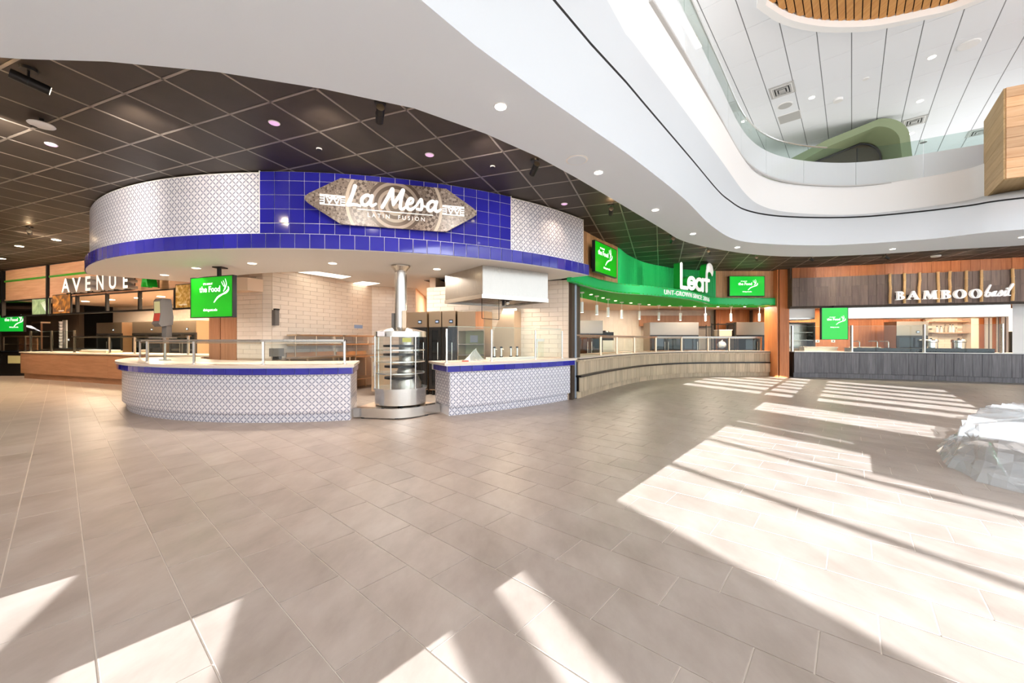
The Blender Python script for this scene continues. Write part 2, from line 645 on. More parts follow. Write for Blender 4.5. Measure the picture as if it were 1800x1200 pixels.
def strokes_mesh(strokes, w, depth, mats, res=10):
    """brush lettering: each stroke a smooth run of (x, y[, width factor]) points, flattened tube with round ends"""
    mb = MB()
    for st in strokes:
        P = [(p[0], p[1], p[2] if len(p) > 2 else 1.0) for p in st]
        Q = []
        n = len(P)
        for i in range(n - 1):
            p0, p1, p2, p3 = P[max(i - 1, 0)], P[i], P[i + 1], P[min(i + 2, n - 1)]
            for k in range(res if n > 2 else 1):
                t = k / (res if n > 2 else 1)
                Q.append(tuple(0.5 * (2 * p1[j] + (p2[j] - p0[j]) * t + (2 * p0[j] - 5 * p1[j] + 4 * p2[j] - p3[j]) * t * t + (3 * p1[j] - p0[j] - 3 * p2[j] + p3[j]) * t ** 3) for j in range(3)))
        Q.append(P[-1])
        left, right = [], []
        m = len(Q)
        for i in range(m):
            a, b = Q[max(i - 1, 0)], Q[min(i + 1, m - 1)]
            d = Vector((b[0] - a[0], b[1] - a[1]))
            if d.length < 1e-9:
                d = Vector((1, 0))
            d.normalize()
            nn = Vector((-d.y, d.x)) * (w * Q[i][2] / 2)
            c = Vector((Q[i][0], Q[i][1]))
            left.append(c + nn)
            right.append(c - nn)
        for i in range(m - 1):
            q = [left[i], right[i], right[i + 1], left[i + 1]]
            vs = [(p.x, p.y, 0) for p in q] + [(p.x, p.y, depth) for p in q]
            mb.add(vs, [(4, 5, 6, 7), (3, 2, 1, 0), (1, 2, 6, 5), (3, 0, 4, 7)])
        for e in (0, m - 1):
            c = Q[e]
            rr = w * c[2] / 2
            pl = [(c[0] + rr * math.cos(2 * math.pi * k / 12), c[1] + rr * math.sin(2 * math.pi * k / 12)) for k in range(12)]
            vs = [(x, y, 0) for x, y in pl] + [(x, y, depth) for x, y in pl]
            mb.add(vs, [tuple(range(11, -1, -1)), tuple(range(12, 24))] + [(k, (k + 1) % 12, 12 + (k + 1) % 12, 12 + k) for k in range(12)])
    return mb.mesh('strokes', mats)

class Path:
    """smooth plan curve through points, addressed by arc length"""
    def __init__(s, pts, res=12):
        pts = [Vector((p[0], p[1])) for p in pts]
        q = []
        n = len(pts)
        for i in range(n - 1):
            p0 = pts[i - 1] if i else pts[0] * 2 - pts[1]
            p3 = pts[i + 2] if i + 2 < n else pts[-1] * 2 - pts[-2]
            p1, p2 = pts[i], pts[i + 1]
            for k in range(res):
                t = k / res
                q.append(0.5 * (2 * p1 + (p2 - p0) * t + (2 * p0 - 5 * p1 + 4 * p2 - p3) * t * t + (3 * p1 - p0 - 3 * p2 + p3) * t ** 3))
        q.append(pts[-1])
        s.q = q
        s.L = [0.0]
        for a, b in zip(q[:-1], q[1:]):
            s.L.append(s.L[-1] + (b - a).length)
        s.len = s.L[-1]
    def at(s, d):
        d = min(max(d, 0.0), s.len - 1e-6)
        lo, hi = 0, len(s.L) - 1
        while hi - lo > 1:
            m = (lo + hi) // 2
            if s.L[m] <= d:
                lo = m
            else:
                hi = m
        t = (d - s.L[lo]) / max(s.L[hi] - s.L[lo], 1e-9)
        return s.q[lo].lerp(s.q[hi], t)
    def tan(s, d):
        v = s.at(d + 0.05) - s.at(d - 0.05)
        return v.normalized()
    def px(s, x):
        """arc length where the curve is first met on the sight line of pixel column x"""
        k = (x - CX) / F
        prev = None
        for i, p in enumerate(s.q):
            g = p.x - k * p.y
            if prev is not None and (g >= 0) != (prev >= 0):
                t = prev / (prev - g)
                return s.L[i - 1] + (s.L[i] - s.L[i - 1]) * t
            prev = g
        return 0.0 if abs(s.q[0].x - k * s.q[0].y) < abs(s.q[-1].x - k * s.q[-1].y) else s.len
    def off(s, o, n=60, d0=0.0, d1=None):
        """offset curve; positive o is towards the right of travel"""
        d1 = s.len if d1 is None else d1
        out = []
        for i in range(n + 1):
            d = d0 + (d1 - d0) * i / n
            t = s.tan(d)
            out.append(s.at(d) + Vector((t.y, -t.x)) * o)
        return out

def strip(mb, path, o0, o1, z0, z1, n=60, d0=0.0, d1=None, mi=0):
    a, b = path.off(o0, n, d0, d1), path.off(o1, n, d0, d1)
    k = len(a)
    vs = []
    for i in range(k):
        vs += [(a[i].x, a[i].y, z0), (b[i].x, b[i].y, z0), (b[i].x, b[i].y, z1), (a[i].x, a[i].y, z1)]
    fs = []
    for i in range(k - 1):
        for q in range(4):
            w = (q + 1) % 4
            fs.append((i * 4 + q, (i + 1) * 4 + q, (i + 1) * 4 + w, i * 4 + w))
    fs += [(0, 1, 2, 3), ((k - 1) * 4 + 3, (k - 1) * 4 + 2, (k - 1) * 4 + 1, (k - 1) * 4)]
    mb.add(vs, fs, mi)
    return mb

def resample(pts, n):
    p = Path(pts)
    return [p.at(p.len * i / (n - 1)) for i in range(n)]

def inside(p, poly):
    c = False
    j = len(poly) - 1
    for i in range(len(poly)):
        a, b = poly[i], poly[j]
        if (a[1] > p[1]) != (b[1] > p[1]) and p[0] < (b[0] - a[0]) * (p[1] - a[1]) / (b[1] - a[1]) + a[0]:
            c = not c
        j = i
    return c

def tile_mesh(name, w, h, t, m, bev=0.004):
    """facing tile: local x width, z height, outwards = -y; eased edges, uv over the face"""
    x, z, b = w / 2, h / 2, bev
    vs = [(-x, 0, -z), (x, 0, -z), (x, 0, z), (-x, 0, z), (-x, -t + b, -z), (x, -t + b, -z), (x, -t + b, z), (-x, -t + b, z),
          (-x + b, -t, -z + b), (x - b, -t, -z + b), (x - b, -t, z - b), (-x + b, -t, z - b)]
    fs = [(8, 9, 10, 11)]
    for i in range(4):
        j = (i + 1) % 4
        fs += [(4 + i, 4 + j, 8 + j, 8 + i), (i, j, 4 + j, 4 + i)]
    me = bpy.data.meshes.new(name)
    me.from_pydata(vs, [], fs)
    for k in as_mats(m):
        me.materials.append(k)
    uv = me.uv_layers.new(name='UVMap')
    for lp in me.loops:
        v = me.vertices[lp.vertex_index].co
        uv.data[lp.index].uv = (v.x / w + 0.5, v.z / h + 0.5)
    return me

def crop_tile_mesh(name, w, h, t, m, full, bev=0.004):
    """cut tile whose print stays at the scale of the full tile (height measured from its top edge)"""
    me = tile_mesh(name, w, h, t, m, bev)
    uv = me.uv_layers[0]
    for lp in me.loops:
        v = me.vertices[lp.vertex_index].co
        uv.data[lp.index].uv = ((v.x + w / 2) / full, 1 - (h / 2 - v.z) / full)
    return me

def on_circle(c, r, a, z):
    return Matrix.Translation(Vector((c[0] + r * math.cos(a), c[1] + r * math.sin(a), z))) @ Matrix.Rotation(a + math.pi / 2, 4, 'Z')

# ================================================================== FLOOR
A_DIR = Vector((-0.756, 0.655))      # tile length and window wall run this way
B_DIR = Vector((0.655, 0.756))
def ab(a, b):
    return A_DIR * a + B_DIR * b

fl = MB().prism([(-34, -22), (34, -22), (34, 32), (-34, 32)], -0.2, -0.004)
floor = struct(fl.build('floor', 'grout'))
TL, TW, TG = 0.61, 0.305, 0.005
fm = MB()
x, y, b = TL / 2 - TG / 2, TW / 2 - TG / 2, 0.003
fm.add([(-x, -y, -0.004), (x, -y, -0.004), (x, y, -0.004), (-x, y, -0.004), (-x, -y, -0.001), (x, -y, -0.001), (x, y, -0.001), (-x, y, -0.001),
        (-x + b, -y + b, 0), (x - b, -y + b, 0), (x - b, y - b, 0), (-x + b, y - b, 0)],
       [(8, 9, 10, 11)] + [f for i in range(4) for f in ((4 + i, 4 + (i + 1) % 4, 8 + (i + 1) % 4, 8 + i), (i, (i + 1) % 4, 4 + (i + 1) % 4, 4 + i))])
floor_me = fm.mesh('floor_tile', 'floor_tile')
rotA = Matrix.Rotation(math.atan2(A_DIR.y, A_DIR.x), 4, 'Z')
cells = []
for k in range(-80, 90):
    b0 = 0.0985 + k * TW + TW / 2
    off = (3.159 - 0.2033 * k) % TL
    for j in range(-60, 60):
        c = ab(off + (j + 0.5) * TL, b0)
        if c.y < -14 or c.y > 22 or abs(c.x) > 24:
            continue
        vis = c.y > 0.9 and abs(c.x) < 1.45 * c.y + 0.4
        cells.append((0 if vis else 1, c.length, c))
cells.sort(key=lambda q: (q[0], q[1]))
for _, _, c in cells[:300]:
    link('tile', floor_me, floor, Matrix.Translation((c.x, c.y, 0)) @ rotA)
rest = MB()
for _, _, c in cells[300:]:
    Mx = Matrix.Translation((c.x, c.y, 0)) @ rotA
    rest.add([Mx @ Vector(v) for v in [(-x, -y, -0.004), (x, -y, -0.004), (x, y, -0.004), (-x, y, -0.004), (-x, -y, 0), (x, -y, 0), (x, y, 0), (-x, y, 0)]],
             [(4, 5, 6, 7), (0, 1, 5, 4), (1, 2, 6, 5), (2, 3, 7, 6), (3, 0, 4, 7)])
tag(rest.build('far_tiles', 'floor_tile', floor), kind='stuff')

# ================================================================== UNSEEN FACADES (behind the photographer; first one shaped to cast the sun patches)
NV = Vector((0.899, 0.437))
TV = Vector((-0.437, 0.899))
def uv2(u, v):
    return NV * u + TV * v
KZ = math.tan(R(SUN_EL)) * math.sqrt(1 + 0.42 ** 2)
UW = -6.0
def zw(u):
    return (u - UW) * KZ
def wall_piece(mb, v0, v1, z0, z1, th=0.03):
    q = [uv2(UW - th / 2, v0), uv2(UW - th / 2, v1), uv2(UW + th / 2, v1), uv2(UW + th / 2, v0)]
    mb.prism(q, z0, z1)
open_rows = [(-3.2, -1.2, 3.5, -9), (-0.93, -0.35, 2.5, -9), (-0.1, 0.53, 1.45, -9), (0.82, 1.04, 1.5, -9), (2.17, 3.29, 1.55, -9), (3.38, 4.57, 1.55, -9), (4.67, 4.86, 1.55, -9), (4.86, 5.62, 1.55, -0.2),
             (6.03, 6.11, 1.5, -0.05), (7.35, 8.43, 1.5, -9)]  # openings and opaque panels shaped to lay sun and shade on the floor
g = 9.6
for w_, gap in ((0.5, 0.4), (0.6, 0.3), (0.5, 0.3), (0.55, 0.35), (0.5, 0.5), (0.6, 0.3)):
    open_rows.append((g, g + w_, 4.1, -2.0))
    g += w_ + gap
facade = thing('window_1', None, None)
facade['kind'] = 'structure'
mb = MB()
zprev, VE0, VE1 = 0.0, -12.5, 3.4
for u0, u1, c1, c0 in open_rows:
    wall_piece(mb, VE0, VE1, zprev, zw(u0))
    wall_piece(mb, c1 - 2.52, VE1, zw(u0), zw(u1))
    if c0 > -8:
        wall_piece(mb, VE0, c0 - 2.52, zw(u0), zw(u1))
        for ca, cb in ((0.6, 1.1), (1.72, 1.82)) if u0 > 9 else ():
            wall_piece(mb, ca - 2.52, cb - 2.52, zw(u0), zw(u1))
    zprev = zw(u1)
wall_piece(mb, VE0, VE1, zprev, 8.4)
wall_piece(mb, VE1, 11.5, 0, 8.4)  # unseen solid stretch added to stop sun reaching the left kiosk counter
q_ = uv2(UW, 11.5)
mb.obox((q_ + Vector((-27, 5.5))) / 2, Vector((-27, 5.5)) - q_, (Vector((-27, 5.5)) - q_).length, 0.1, 0, 8.4)  # unseen wall added to keep sun off the far left shop
mb.build('mullion_frame', 'white_paint', facade)  # holds the shaped panels and the added sun-blocking walls too
# big glazed front to the right rear: posts and rails only
facade2 = thing('window_2', None, None)
facade2['kind'] = 'structure'
mb = MB()
p0, p1 = uv2(UW, VE0), Vector((26.0, -11.0))
d = (p1 - p0)
for i in range(14):
    q = p0 + d * i / 13
    mb.obox(q, d, 0.08, 0.15, 0, 8.4)
for z in (0.1, 2.7, 5.4, 8.2):
    mb.obox((p0 + p1) / 2, d, d.length, 0.08, z - 0.06, z + 0.06)
mb.build('mullion_frame', 'white_paint', facade2)

# ================================================================== LOWER CEILING (black grid), SOFFIT, FASCIA
ZB, ZS, ZG, Z2, Z3, ZU = 3.78, 3.45, 4.25, 4.89, 5.70, 8.40
E0 = [(-30, 2.2), (-9, 2.6)] + [tuple(PZ(x, y, ZS).xy) for x, y in ((0, 102), (117, 104), (225, 111), (325, 120), (450, 135.5), (550, 153), (665, 175), (775, 205), (900, 255), (1000, 305), (1157, 398), (1200, 423), (1257, 437), (1333, 448), (1420, 451), (1533, 447), (1660, 439), (1800, 431))] + [(13.5, 8.0), (24, 7.0)]
E1 = [(-30, 1.6), (-9, 1.8), (-4.5, 1.6), (-3.2, 1.45), (-2.0, 1.45), (-1.2, 1.75)] + [tuple(PZ(x, y, ZS).xy) for x, y in ((737, 0), (797, 50), (880, 113), (1000, 200), (1093, 263), (1200, 347), (1250, 396), (1293, 421), (1350, 428.5), (1433, 431), (1500, 429), (1633, 420), (1800, 403))] + [(13.5, 6.6), (24, 5.5)]
G1 = [(-30, 1.6), (-9, 1.8), (-4.5, 1.6), (-3.2, 1.3), (-1.6, 0.9), (-0.6, 1.6)] + [tuple(PZ(x, y, ZG).xy) for x, y in ((967, 0), (1010, 50), (1083, 127), (1143, 197), (1217, 283), (1260, 334), (1280, 352), (1310, 370), (1360, 380), (1433, 383.5), (1517, 382), (1617, 373), (1700, 363), (1800, 349))] + [(13.5, 7.0), (24, 6.0)]
E2 = [(-30, 1.4), (-9, 1.6), (-4.5, 1.3), (-3.0, 0.4), (-1.6, -0.3), (0.0, 2.2)] + [tuple(PZ(x, y, Z2).xy) for x, y in ((1062, 0), (1117, 80), (1200, 190), (1267, 281), (1310, 340), (1340, 362), (1387, 373), (1467, 377.5), (1533, 375), (1617, 365), (1700, 352), (1800, 330))] + [(14.5, 7.5), (24, 6.5)]
E3 = [tuple(PZ(x, y, Z3).xy) for x, y in ((1143, 0), (1202, 97), (1260, 200), (1307, 280), (1350, 310), (1407, 323), (1483, 327), (1567, 321), (1667, 307), (1730, 298))]
RF = [Path(c, 8) for c in (E0, E1, G1, E2)]
NP = 260
def rs(p, z):
    return [(q.x, q.y, z) for q in (p.at(p.len * i / (NP - 1)) for i in range(NP))]
# parametrise by sight-line order so the lofted faces do not twist: match by fraction between shared anchors
def rs_split(p, z, anchors):
    out = []
    ds = [0.0] + [p.px(x) for x in anchors] + [p.len]
    for k in range(len(ds) - 1):
        n = NP // (len(ds) - 1)
        for i in range(n):
            t = ds[k] + (ds[k + 1] - ds[k]) * i / n
            q = p.at(t)
            out.append((q.x, q.y, z))
    q = p.at(p.len)
    out.append((q.x, q.y, z))
    return out
AN = (1100, 1250, 1400, 1600, 1790)
cE0 = rs_split(RF[0], ZS, AN)
cE1 = rs_split(RF[1], ZS, AN)
cG = rs_split(RF[2], ZG, AN)
cE2 = rs_split(RF[3], Z2, AN)
up = lambda c, dz: [(p[0], p[1], p[2] + dz) for p in c]
cE3 = up(cE2, Z3 - Z2)

soffit = struct(MB().loft([up(cE0, ZB - ZS + 0.02), cE0, cE1]).build('ceiling_soffit', 'soffit_paint', smooth=40))
# fascia: slightly bowed face between soffit crease and shadow gap
def blend(c0, c1, t, bow=0.0):
    out = []
    for p, q in zip(c0, c1):
        out.append((p[0] + (q[0] - p[0]) * t, p[1] + (q[1] - p[1]) * t, p[2] + (q[2] - p[2]) * (t + bow)))
    return out
fascia_lower = struct(MB().loft([cE1, blend(cE1, cG, 0.12, 0.09), blend(cE1, cG, 0.35, 0.12), blend(cE1, cG, 0.65, 0.1), cG]).build('trim_1', 'fascia_paint', smooth=60))
gap = [up(cG, 0.0), up(cG, 0.035)]
rec = [(p[0] - 0.0, p[1] + 0.05, p[2] + 0.017) for p in cG]
struct(MB().loft([cG, rec, gap[1]]).build('trim_2', 'shadow_gap'))
fascia_upper = struct(MB().loft([gap[1], blend(gap[1], cE2, 0.5), cE2]).build('trim_3', 'fascia_paint', smooth=60))
slab_edge = struct(MB().loft([cE2, cE3]).build('trim_4', 'white_paint', smooth=60))
# upper floor slab behind the edge
atr_up = [Vector((p[0], p[1])) for p in cE3]
sl = MB()
far = [(p[0], max(p[1], 0) + 30, Z3) for p in cE3]
sl.loft([cE3, far])
struct(sl.build('floor_upper', 'white_paint'))

# black ceiling tiles outside the soffit line
mid = [((a[0] + b_[0]) / 2, (a[1] + b_[1]) / 2) for a, b_ in zip(cE0, cE1)]
food_side = [tuple(p[:2]) for p in cE0] + [(30, 60), (-30, 60)]
e0v = [Vector(p[:2]) for p in cE0]
e1v = [Vector(p[:2]) for p in cE1]
atrium = mid + [(30, -30), (-30, -30)]
ang = R(20.8)
C1 = Vector((math.sin(ang), math.cos(ang)))
C2 = Vector((-math.cos(ang), math.sin(ang)))
GO = PZ(694.6, 257.6, ZB).xy
GS = 0.62
bt = tile_mesh('black_ceiling_tile', GS - 0.03, GS - 0.03, 0.012, 'black_tile', 0.004)
black = MB()
ceil_cells = []
for i in range(-60, 50):
    for j in range(-40, 70):
        c = GO + C1 * ((i + 0.5) * GS) + C2 * ((j + 0.5) * GS)
        if c.y < 2.0 or c.y > 19 or c.x < -26 or c.x > 22 or not (inside(c, food_side) or (min((c - q).length for q in e0v) < 0.42 and min((c - q).length for q in e1v) > 0.5)):
            continue
        vis = abs(c.x) < 1.33 * c.y + 0.3 and inside(c, [tuple(p[:2]) for p in cE0] + [(30, 60), (-30, 60)])
        hid = (c - Vector((-3.556, 12.413))).length < 6.3 or c.y > 14.5
        ceil_cells.append((0 if (vis and not hid) else 1, c.length, c))
ceil_cells.sort(key=lambda q: (q[0], q[1]))
slab = MB()
for _, _, c in ceil_cells:
    q = [c + C1 * (s * GS / 2) + C2 * (t * GS / 2) for s, t in ((-1, -1), (1, -1), (1, 1), (-1, 1))]
    slab.prism(q, ZB + 0.012, ZB + 0.05)
ceiling = struct(slab.build('ceiling', 'black_gap'))
rotC = Matrix.Rotation(math.atan2(C1.y, C1.x), 4, 'Z')
for _, _, c in ceil_cells[:300]:
    link('ceiling_tile', bt, ceiling, Matrix.Translation((c.x, c.y, ZB + 0.012)) @ rotC @ Matrix.Rotation(R(-90), 4, 'X') @ Matrix.Rotation(R(180), 4, 'X'))
rest = MB()
for _, _, c in ceil_cells[300:]:
    q = [c + C1 * (s * (GS / 2 - .015)) + C2 * (t * (GS / 2 - .015)) for s, t in ((-1, -1), (1, -1), (1, 1), (-1, 1))]
    rest.prism(q, ZB, ZB + 0.013)
tag(rest.build('far_ceiling_tiles', 'black_tile', ceiling), kind='stuff')
# T-bars, one object per run
food_side = [tuple(p[:2]) for p in cE0] + [(30, 60), (-30, 60)]
def grid_run(o, d, n):
    t, on = -40.0, None
    while t < 60:
        p = o + d * t
        ok = inside(p, food_side) and p.y < 18.5 and -26 < p.x < 21
        if ok and on is None:
            on = t
        if (not ok) and on is not None:
            if t - on > 0.3:
                c = o + d * ((on + t) / 2)
                link('grid_bar', MB().obox(c, d, t - on, 0.024, ZB - 0.002, ZB + 0.016).mesh('grid_bar', 'grid_bar'), ceiling)
            on = None
        t += 0.1
for i in range(-36, 40):
    grid_run(GO + C2 * (i * GS), C1, i)
for i in range(-14, 36):
    grid_run(GO + C1 * (i * GS), C2, i)

# ================================================================== UPPER CEILING (white panels) and upper room
UPOLY = [tuple(uv2(-6.2, -12.6)), (27, -11.5), (34, 30), (-26, 30), (-27, 6), tuple(uv2(-6.2, 11.5))]
uc = struct(MB().prism(UPOLY, ZU + 0.02, ZU + 0.1).build('ceiling_upper', 'panel_gap'))
PW, PL = 0.61, 1.22
bo = (PZ(1236.7, 15.8, ZU).xy).dot(B_DIR)
pm = tile_mesh('upper_ceiling_panel', PL - 0.008, PW - 0.018, 0.02, 'upper_panel', 0.004)
up_cells = []
for i in range(-50, 40):
    for j in range(-22, 26):
        c = ab((i + 0.5) * PW, bo + (j + 0.5) * PL)
        if not (-14 < c.x < 26 and -16 < c.y < 24 and inside(c, UPOLY)):
            continue
        k = F * (ZU - CH) / max(c.y, 0.1)
        vis = c.y > 7.4 and 1150 < CX + c.x / c.y * F < 1850 and c.y < 17
        up_cells.append((0 if vis else 1, c.length, c))
up_cells.sort(key=lambda q: (q[0], q[1]))
rotB = Matrix.Rotation(math.atan2(B_DIR.y, B_DIR.x), 4, 'Z')
down = Matrix.Rotation(R(90), 4, 'X')      # outward -y becomes -z
for _, _, c in up_cells[:300]:
    link('ceiling_panel', pm, uc, Matrix.Translation((c.x, c.y, ZU + 0.02)) @ rotB @ down)
rest = MB()
for _, _, c in up_cells[300:]:
    q = [c + B_DIR * (s * (PL / 2 - .003)) + A_DIR * (t * (PW / 2 - .006)) for s, t in ((-1, -1), (1, -1), (1, 1), (-1, 1))]
    rest.prism(q, ZU, ZU + 0.021)
tag(rest.build('far_ceiling_panels', 'upper_panel', uc), kind='stuff')
struct(MB().box(-10, 34, 20.0, 20.2, Z3, ZU).build('wall_upper_back', 'white_paint'))
struct(MB().prism([(-3.0, 0), (-2.8, 0), (2.5, 20), (2.3, 20)], Z3, ZU).build('wall_upper_left', 'white_paint'))

# oval well with timber slats
ow = [tuple(PZ(x, y, ZU - 0.2).xy) for x, y in ((1330, 14), (1371, 41), (1422.5, 54.5), (1474, 57.6), (1535.6, 53.9), (1618, 37), (1698, 15))]
ow = ow + [(10.0, 7.2), (10.1, 6.1), (9.0, 5.0), (7.2, 4.4), (5.6, 4.7), (4.7, 5.6), (4.55, 6.9)]
owp = Path(ow + [ow[0]], 8)
oc = sum((Vector(p) for p in ow), Vector((0, 0))) / len(ow)
outer = [owp.at(owp.len * i / 96) for i in range(96)]
inner = [p + (oc - p).normalized() * 0.16 for p in outer]
well = thing('oval_ceiling_well', 'oval timber slatted ceiling recess framed by a white ring in the high white ceiling', 'ceiling feature', (oc.x, oc.y, ZU))
rm = MB()
n = 96
vs = []
for p, q in zip(outer, inner):
    vs += [(p.x, p.y, ZU - 0.001), (p.x, p.y, ZU - 0.2), (q.x, q.y, ZU - 0.2), (q.x, q.y, ZU - 0.001)]
fs = []
for i in range(n):
    j = (i + 1) % n
    for k in range(3):
        fs.append((i * 4 + k, j * 4 + k, j * 4 + k + 1, i * 4 + k + 1))
rm.add(vs, fs)
rm.build('ring', 'white_paint', well)
inn = [tuple(p) for p in inner]
bk = MB().prism(inn, ZU - 0.012, ZU - 0.006)
bk.build('backing', 'black_gap', well)
# slats run along B; clip each to the oval
a_vals = [A_DIR.dot(Vector(p)) for p in inn]
s0 = min(a_vals)
k = 0
while s0 + k * 0.135 < max(a_vals):
    a_ = s0 + k * 0.135 + 0.06
    k += 1
    hits = []
    for i in range(n):
        p, q = Vector(inn[i]), Vector(inn[(i + 1) % n])
        pa, qa = A_DIR.dot(p) - a_, A_DIR.dot(q) - a_
        if (pa > 0) != (qa > 0):
            hits.append(B_DIR.dot(p.lerp(q, pa / (pa - qa))))
    if len(hits) >= 2:
        b0, b1 = min(hits), max(hits)
        if b1 - b0 > 0.2:
            MB().obox(ab(a_, (b0 + b1) / 2), B_DIR, b1 - b0 - 0.02, 0.115, ZU - 0.06, ZU - 0.012).build('slat', 'slat_wood', well)

# glass balustrade on the slab edge
gp = Path(E3, 10)
NG = [0.0] + [gp.px(x) for x in (1202, 1244, 1279, 1302, 1346, 1412, 1504, 1623)] + [gp.len]
bal = thing('glass_balustrade', 'curved frosted glass balustrade along the white upper floor edge', 'railing', (gp.at(gp.len / 2).x, gp.at(gp.len / 2).y, Z3))
pre = Path([(0.4, 3.0), (1.0, 4.0), tuple(gp.at(0))], 6)
for i in range(len(NG) - 1):
    if NG[i + 1] - NG[i] < 0.05:
        continue
    m_ = MB()
    strip(m_, gp, 0.0, 0.012, Z3, Z3 + 0.66, 12, NG[i] + 0.006, NG[i + 1] - 0.006, 1)
    strip(m_, gp, 0.0, 0.012, Z3 + 0.66, Z3 + 1.06, 12, NG[i] + 0.006, NG[i + 1] - 0.006, 0)
    m_.build('glass_pane', ['green_glass', 'frosted_band'], bal)
strip(MB(), gp, -0.02, 0.03, Z3 - 0.02, Z3 + 0.015, 60).build('base_channel', 'brown_wood' if False else 'vent_grey', bal)
hr = MB()
hp = [(*q, Z3 + 1.08) for q in gp.off(0.006, 50, 0, gp.px(1453))]
hr.path(hp, 0.024, 8)
hr.build('handrail', 'stainless_bright', bal, 40)

# linear light in the upper ceiling beyond the left balustrade
p0, p1 = PZ(1150, -55, ZU).xy, PZ(1229, 83, ZU).xy
ll = thing('linear_light', 'long recessed strip light seen through the upper glass balustrade', 'ceiling light', (p1.x, p1.y, ZU))
MB().obox((p0 + p1) / 2, p1 - p0, (p1 - p0).length, 0.16, ZU - 0.02, ZU - 0.001).build('housing', 'white_plastic', ll)
MB().obox((p0 + p1) / 2, p1 - p0, (p1 - p0).length - 0.04, 0.12, ZU - 0.028, ZU - 0.02).build('lens', 'lamp_lens', ll)

# timber-clad bay at the right of the upper edge
bay = thing('timber_bay', 'timber clad box projecting from the upper floor edge', 'balcony', (11.6, 8.9, 4.8))
bz0, bz1 = 4.8, 6.77
bn = Vector((10.70, 8.50))
bf = Vector((11.80, 9.77))
fdir = Vector((0.90, -0.43)).normalized()
back = bf + fdir * 4.0
br = bn + fdir * 4.0
MB().prism([bn, br, back, bf], bz0 + 0.02, bz1 - 0.02).build('carcass', 'brown_wood', bay)
rows = 9
for i in range(rows):
    z0 = bz0 + (bz1 - bz0) * i / rows
    z1 = bz0 + (bz1 - bz0) * (i + 1) / rows - 0.006
    q = bn - Vector((fdir.y, -fdir.x)) * 0.0
    nrm = Vector((fdir.y, -fdir.x))
    if nrm.y > 0:
        nrm = -nrm
    L0 = 0.0
    for L1 in ((1.7, 4.0) if i % 2 else (2.6, 4.0)):
        c = bn + fdir * ((L0 + L1) / 2) + nrm * 0.012
        MB().obox(c, fdir, L1 - L0 - 0.006, 0.03, z0, z1).build('plank', 'clad_plank', bay)
        L0 = L1
    sd_ = (bf - bn)
    sn = Vector((sd_.y, -sd_.x)).normalized()
    if sn.x > 0:
        sn = -sn
    c = (bn + bf) / 2 + sn * 0.012
    MB().obox(c, sd_, sd_.length, 0.03, z0, z1).build('plank', 'clad_side', bay)
for i in range(10):
    t = (i + 0.5) / 10
    c = (bn + bf) / 2 + fdir * (4.0 * t)
    MB().obox(c, bf - bn, (bf - bn).length, 0.39, bz0 - 0.012, bz0 + 0.02).build('soffit_plank', 'clad_side', bay)
pc = PZ(1787, 339, bz0 - 0.012)
dome = thing('dome_camera', 'white dome camera under the timber clad box', 'security camera', (pc.x, pc.y, bz0))
MB().lathe([(0.001, pc.z), (0.13, pc.z), (0.13, pc.z - 0.03), (0.08, pc.z - 0.045), (0.001, pc.z - 0.045)], pc.x, pc.y, 20).build('housing', 'white_plastic', dome, 30)
MB().ball((pc.x, pc.y, pc.z - 0.04), 0.07, 14, 8).build('dome', 'black_glass', dome, 60)

# olive booth on the upper floor
bo_o = Vector((11.55, 12.55))
bx = Vector((0.93, -0.36)).normalized()
booth = thing('olive_booth', 'olive green rounded portal with glazed front on the upper floor', 'booth', (bo_o.x, bo_o.y, Z3))
MBo = Matrix.Identity(4)
fr = frame((bo_o.x, bo_o.y, Z3), (bx.x, bx.y, 0), (0, 0, 1))
def outline(ins):
    pts = []
    w, h, r = 1.1 - ins, 2.66 - ins, 0.75 - ins * 0.6
    pts.append((w, 0.0))
    for i in range(9):
        t = R(90 * i / 8)
        pts.append((w - 0.18 - r + r * math.cos(t), h - r + r * math.sin(t)))
    pts += [(-1.2, h - 0.42), (-2.6, h - 1.05 - ins * 0.3), (-4.2 + ins, h - 1.9 - ins * 0.2), (-4.6 + ins, 0.0)]
    return pts
o1, o2 = outline(0.0), outline(0.24)
m_ = MB()
vs = [fr @ Vector((p[0], p[1], zz)) for zz in (0.0, -1.6) for o_ in (o1, o2) for p in o_]
nn = len(o1)
fs = []
for i in range(nn - 1):
    fs.append((i, i + 1, nn + i + 1, nn + i))
    fs.append((i, 2 * nn + i, 2 * nn + i + 1, i + 1))
    fs.append((nn + i, nn + i + 1, 3 * nn + i + 1, 3 * nn + i))
m_.add(vs, fs)
m_.build('portal', 'olive_paint', booth, 40)
m_ = MB()
vs = [fr @ Vector((p[0], p[1], -1.1)) for p in o2]
m_.add(vs, [tuple(range(nn))])
m_.build('back_panel', 'olive_dark', booth)
o3 = outline(0.3)
m_ = MB()
m_.path([fr @ Vector((p[0], p[1], -1.06)) for p in o3], 0.025, 6)
m_.build('trim_line', 'black_plastic', booth)
for k, xx in enumerate((-2.2, -1.1, 0.0)):
    MB().box(-0.008, 0.008, -0.01, 0.01, 0, 2.2 - 0.5 * (xx < -2)).mesh
    m_ = MB()
    m_.add([fr @ Vector((xx + sx, zz, -1.09 + dd)) for zz in (0, 2.25 if xx > -2 else 1.3) for sx, dd in ((-0.01, 0), (0.01, 0), (0.01, 0.02), (-0.01, 0.02))],
           [(0, 1, 5, 4), (1, 2, 6, 5), (2, 3, 7, 6), (3, 0, 4, 7), (4, 5, 6, 7)])
    m_.build('panel_joint', 'black_plastic', booth)

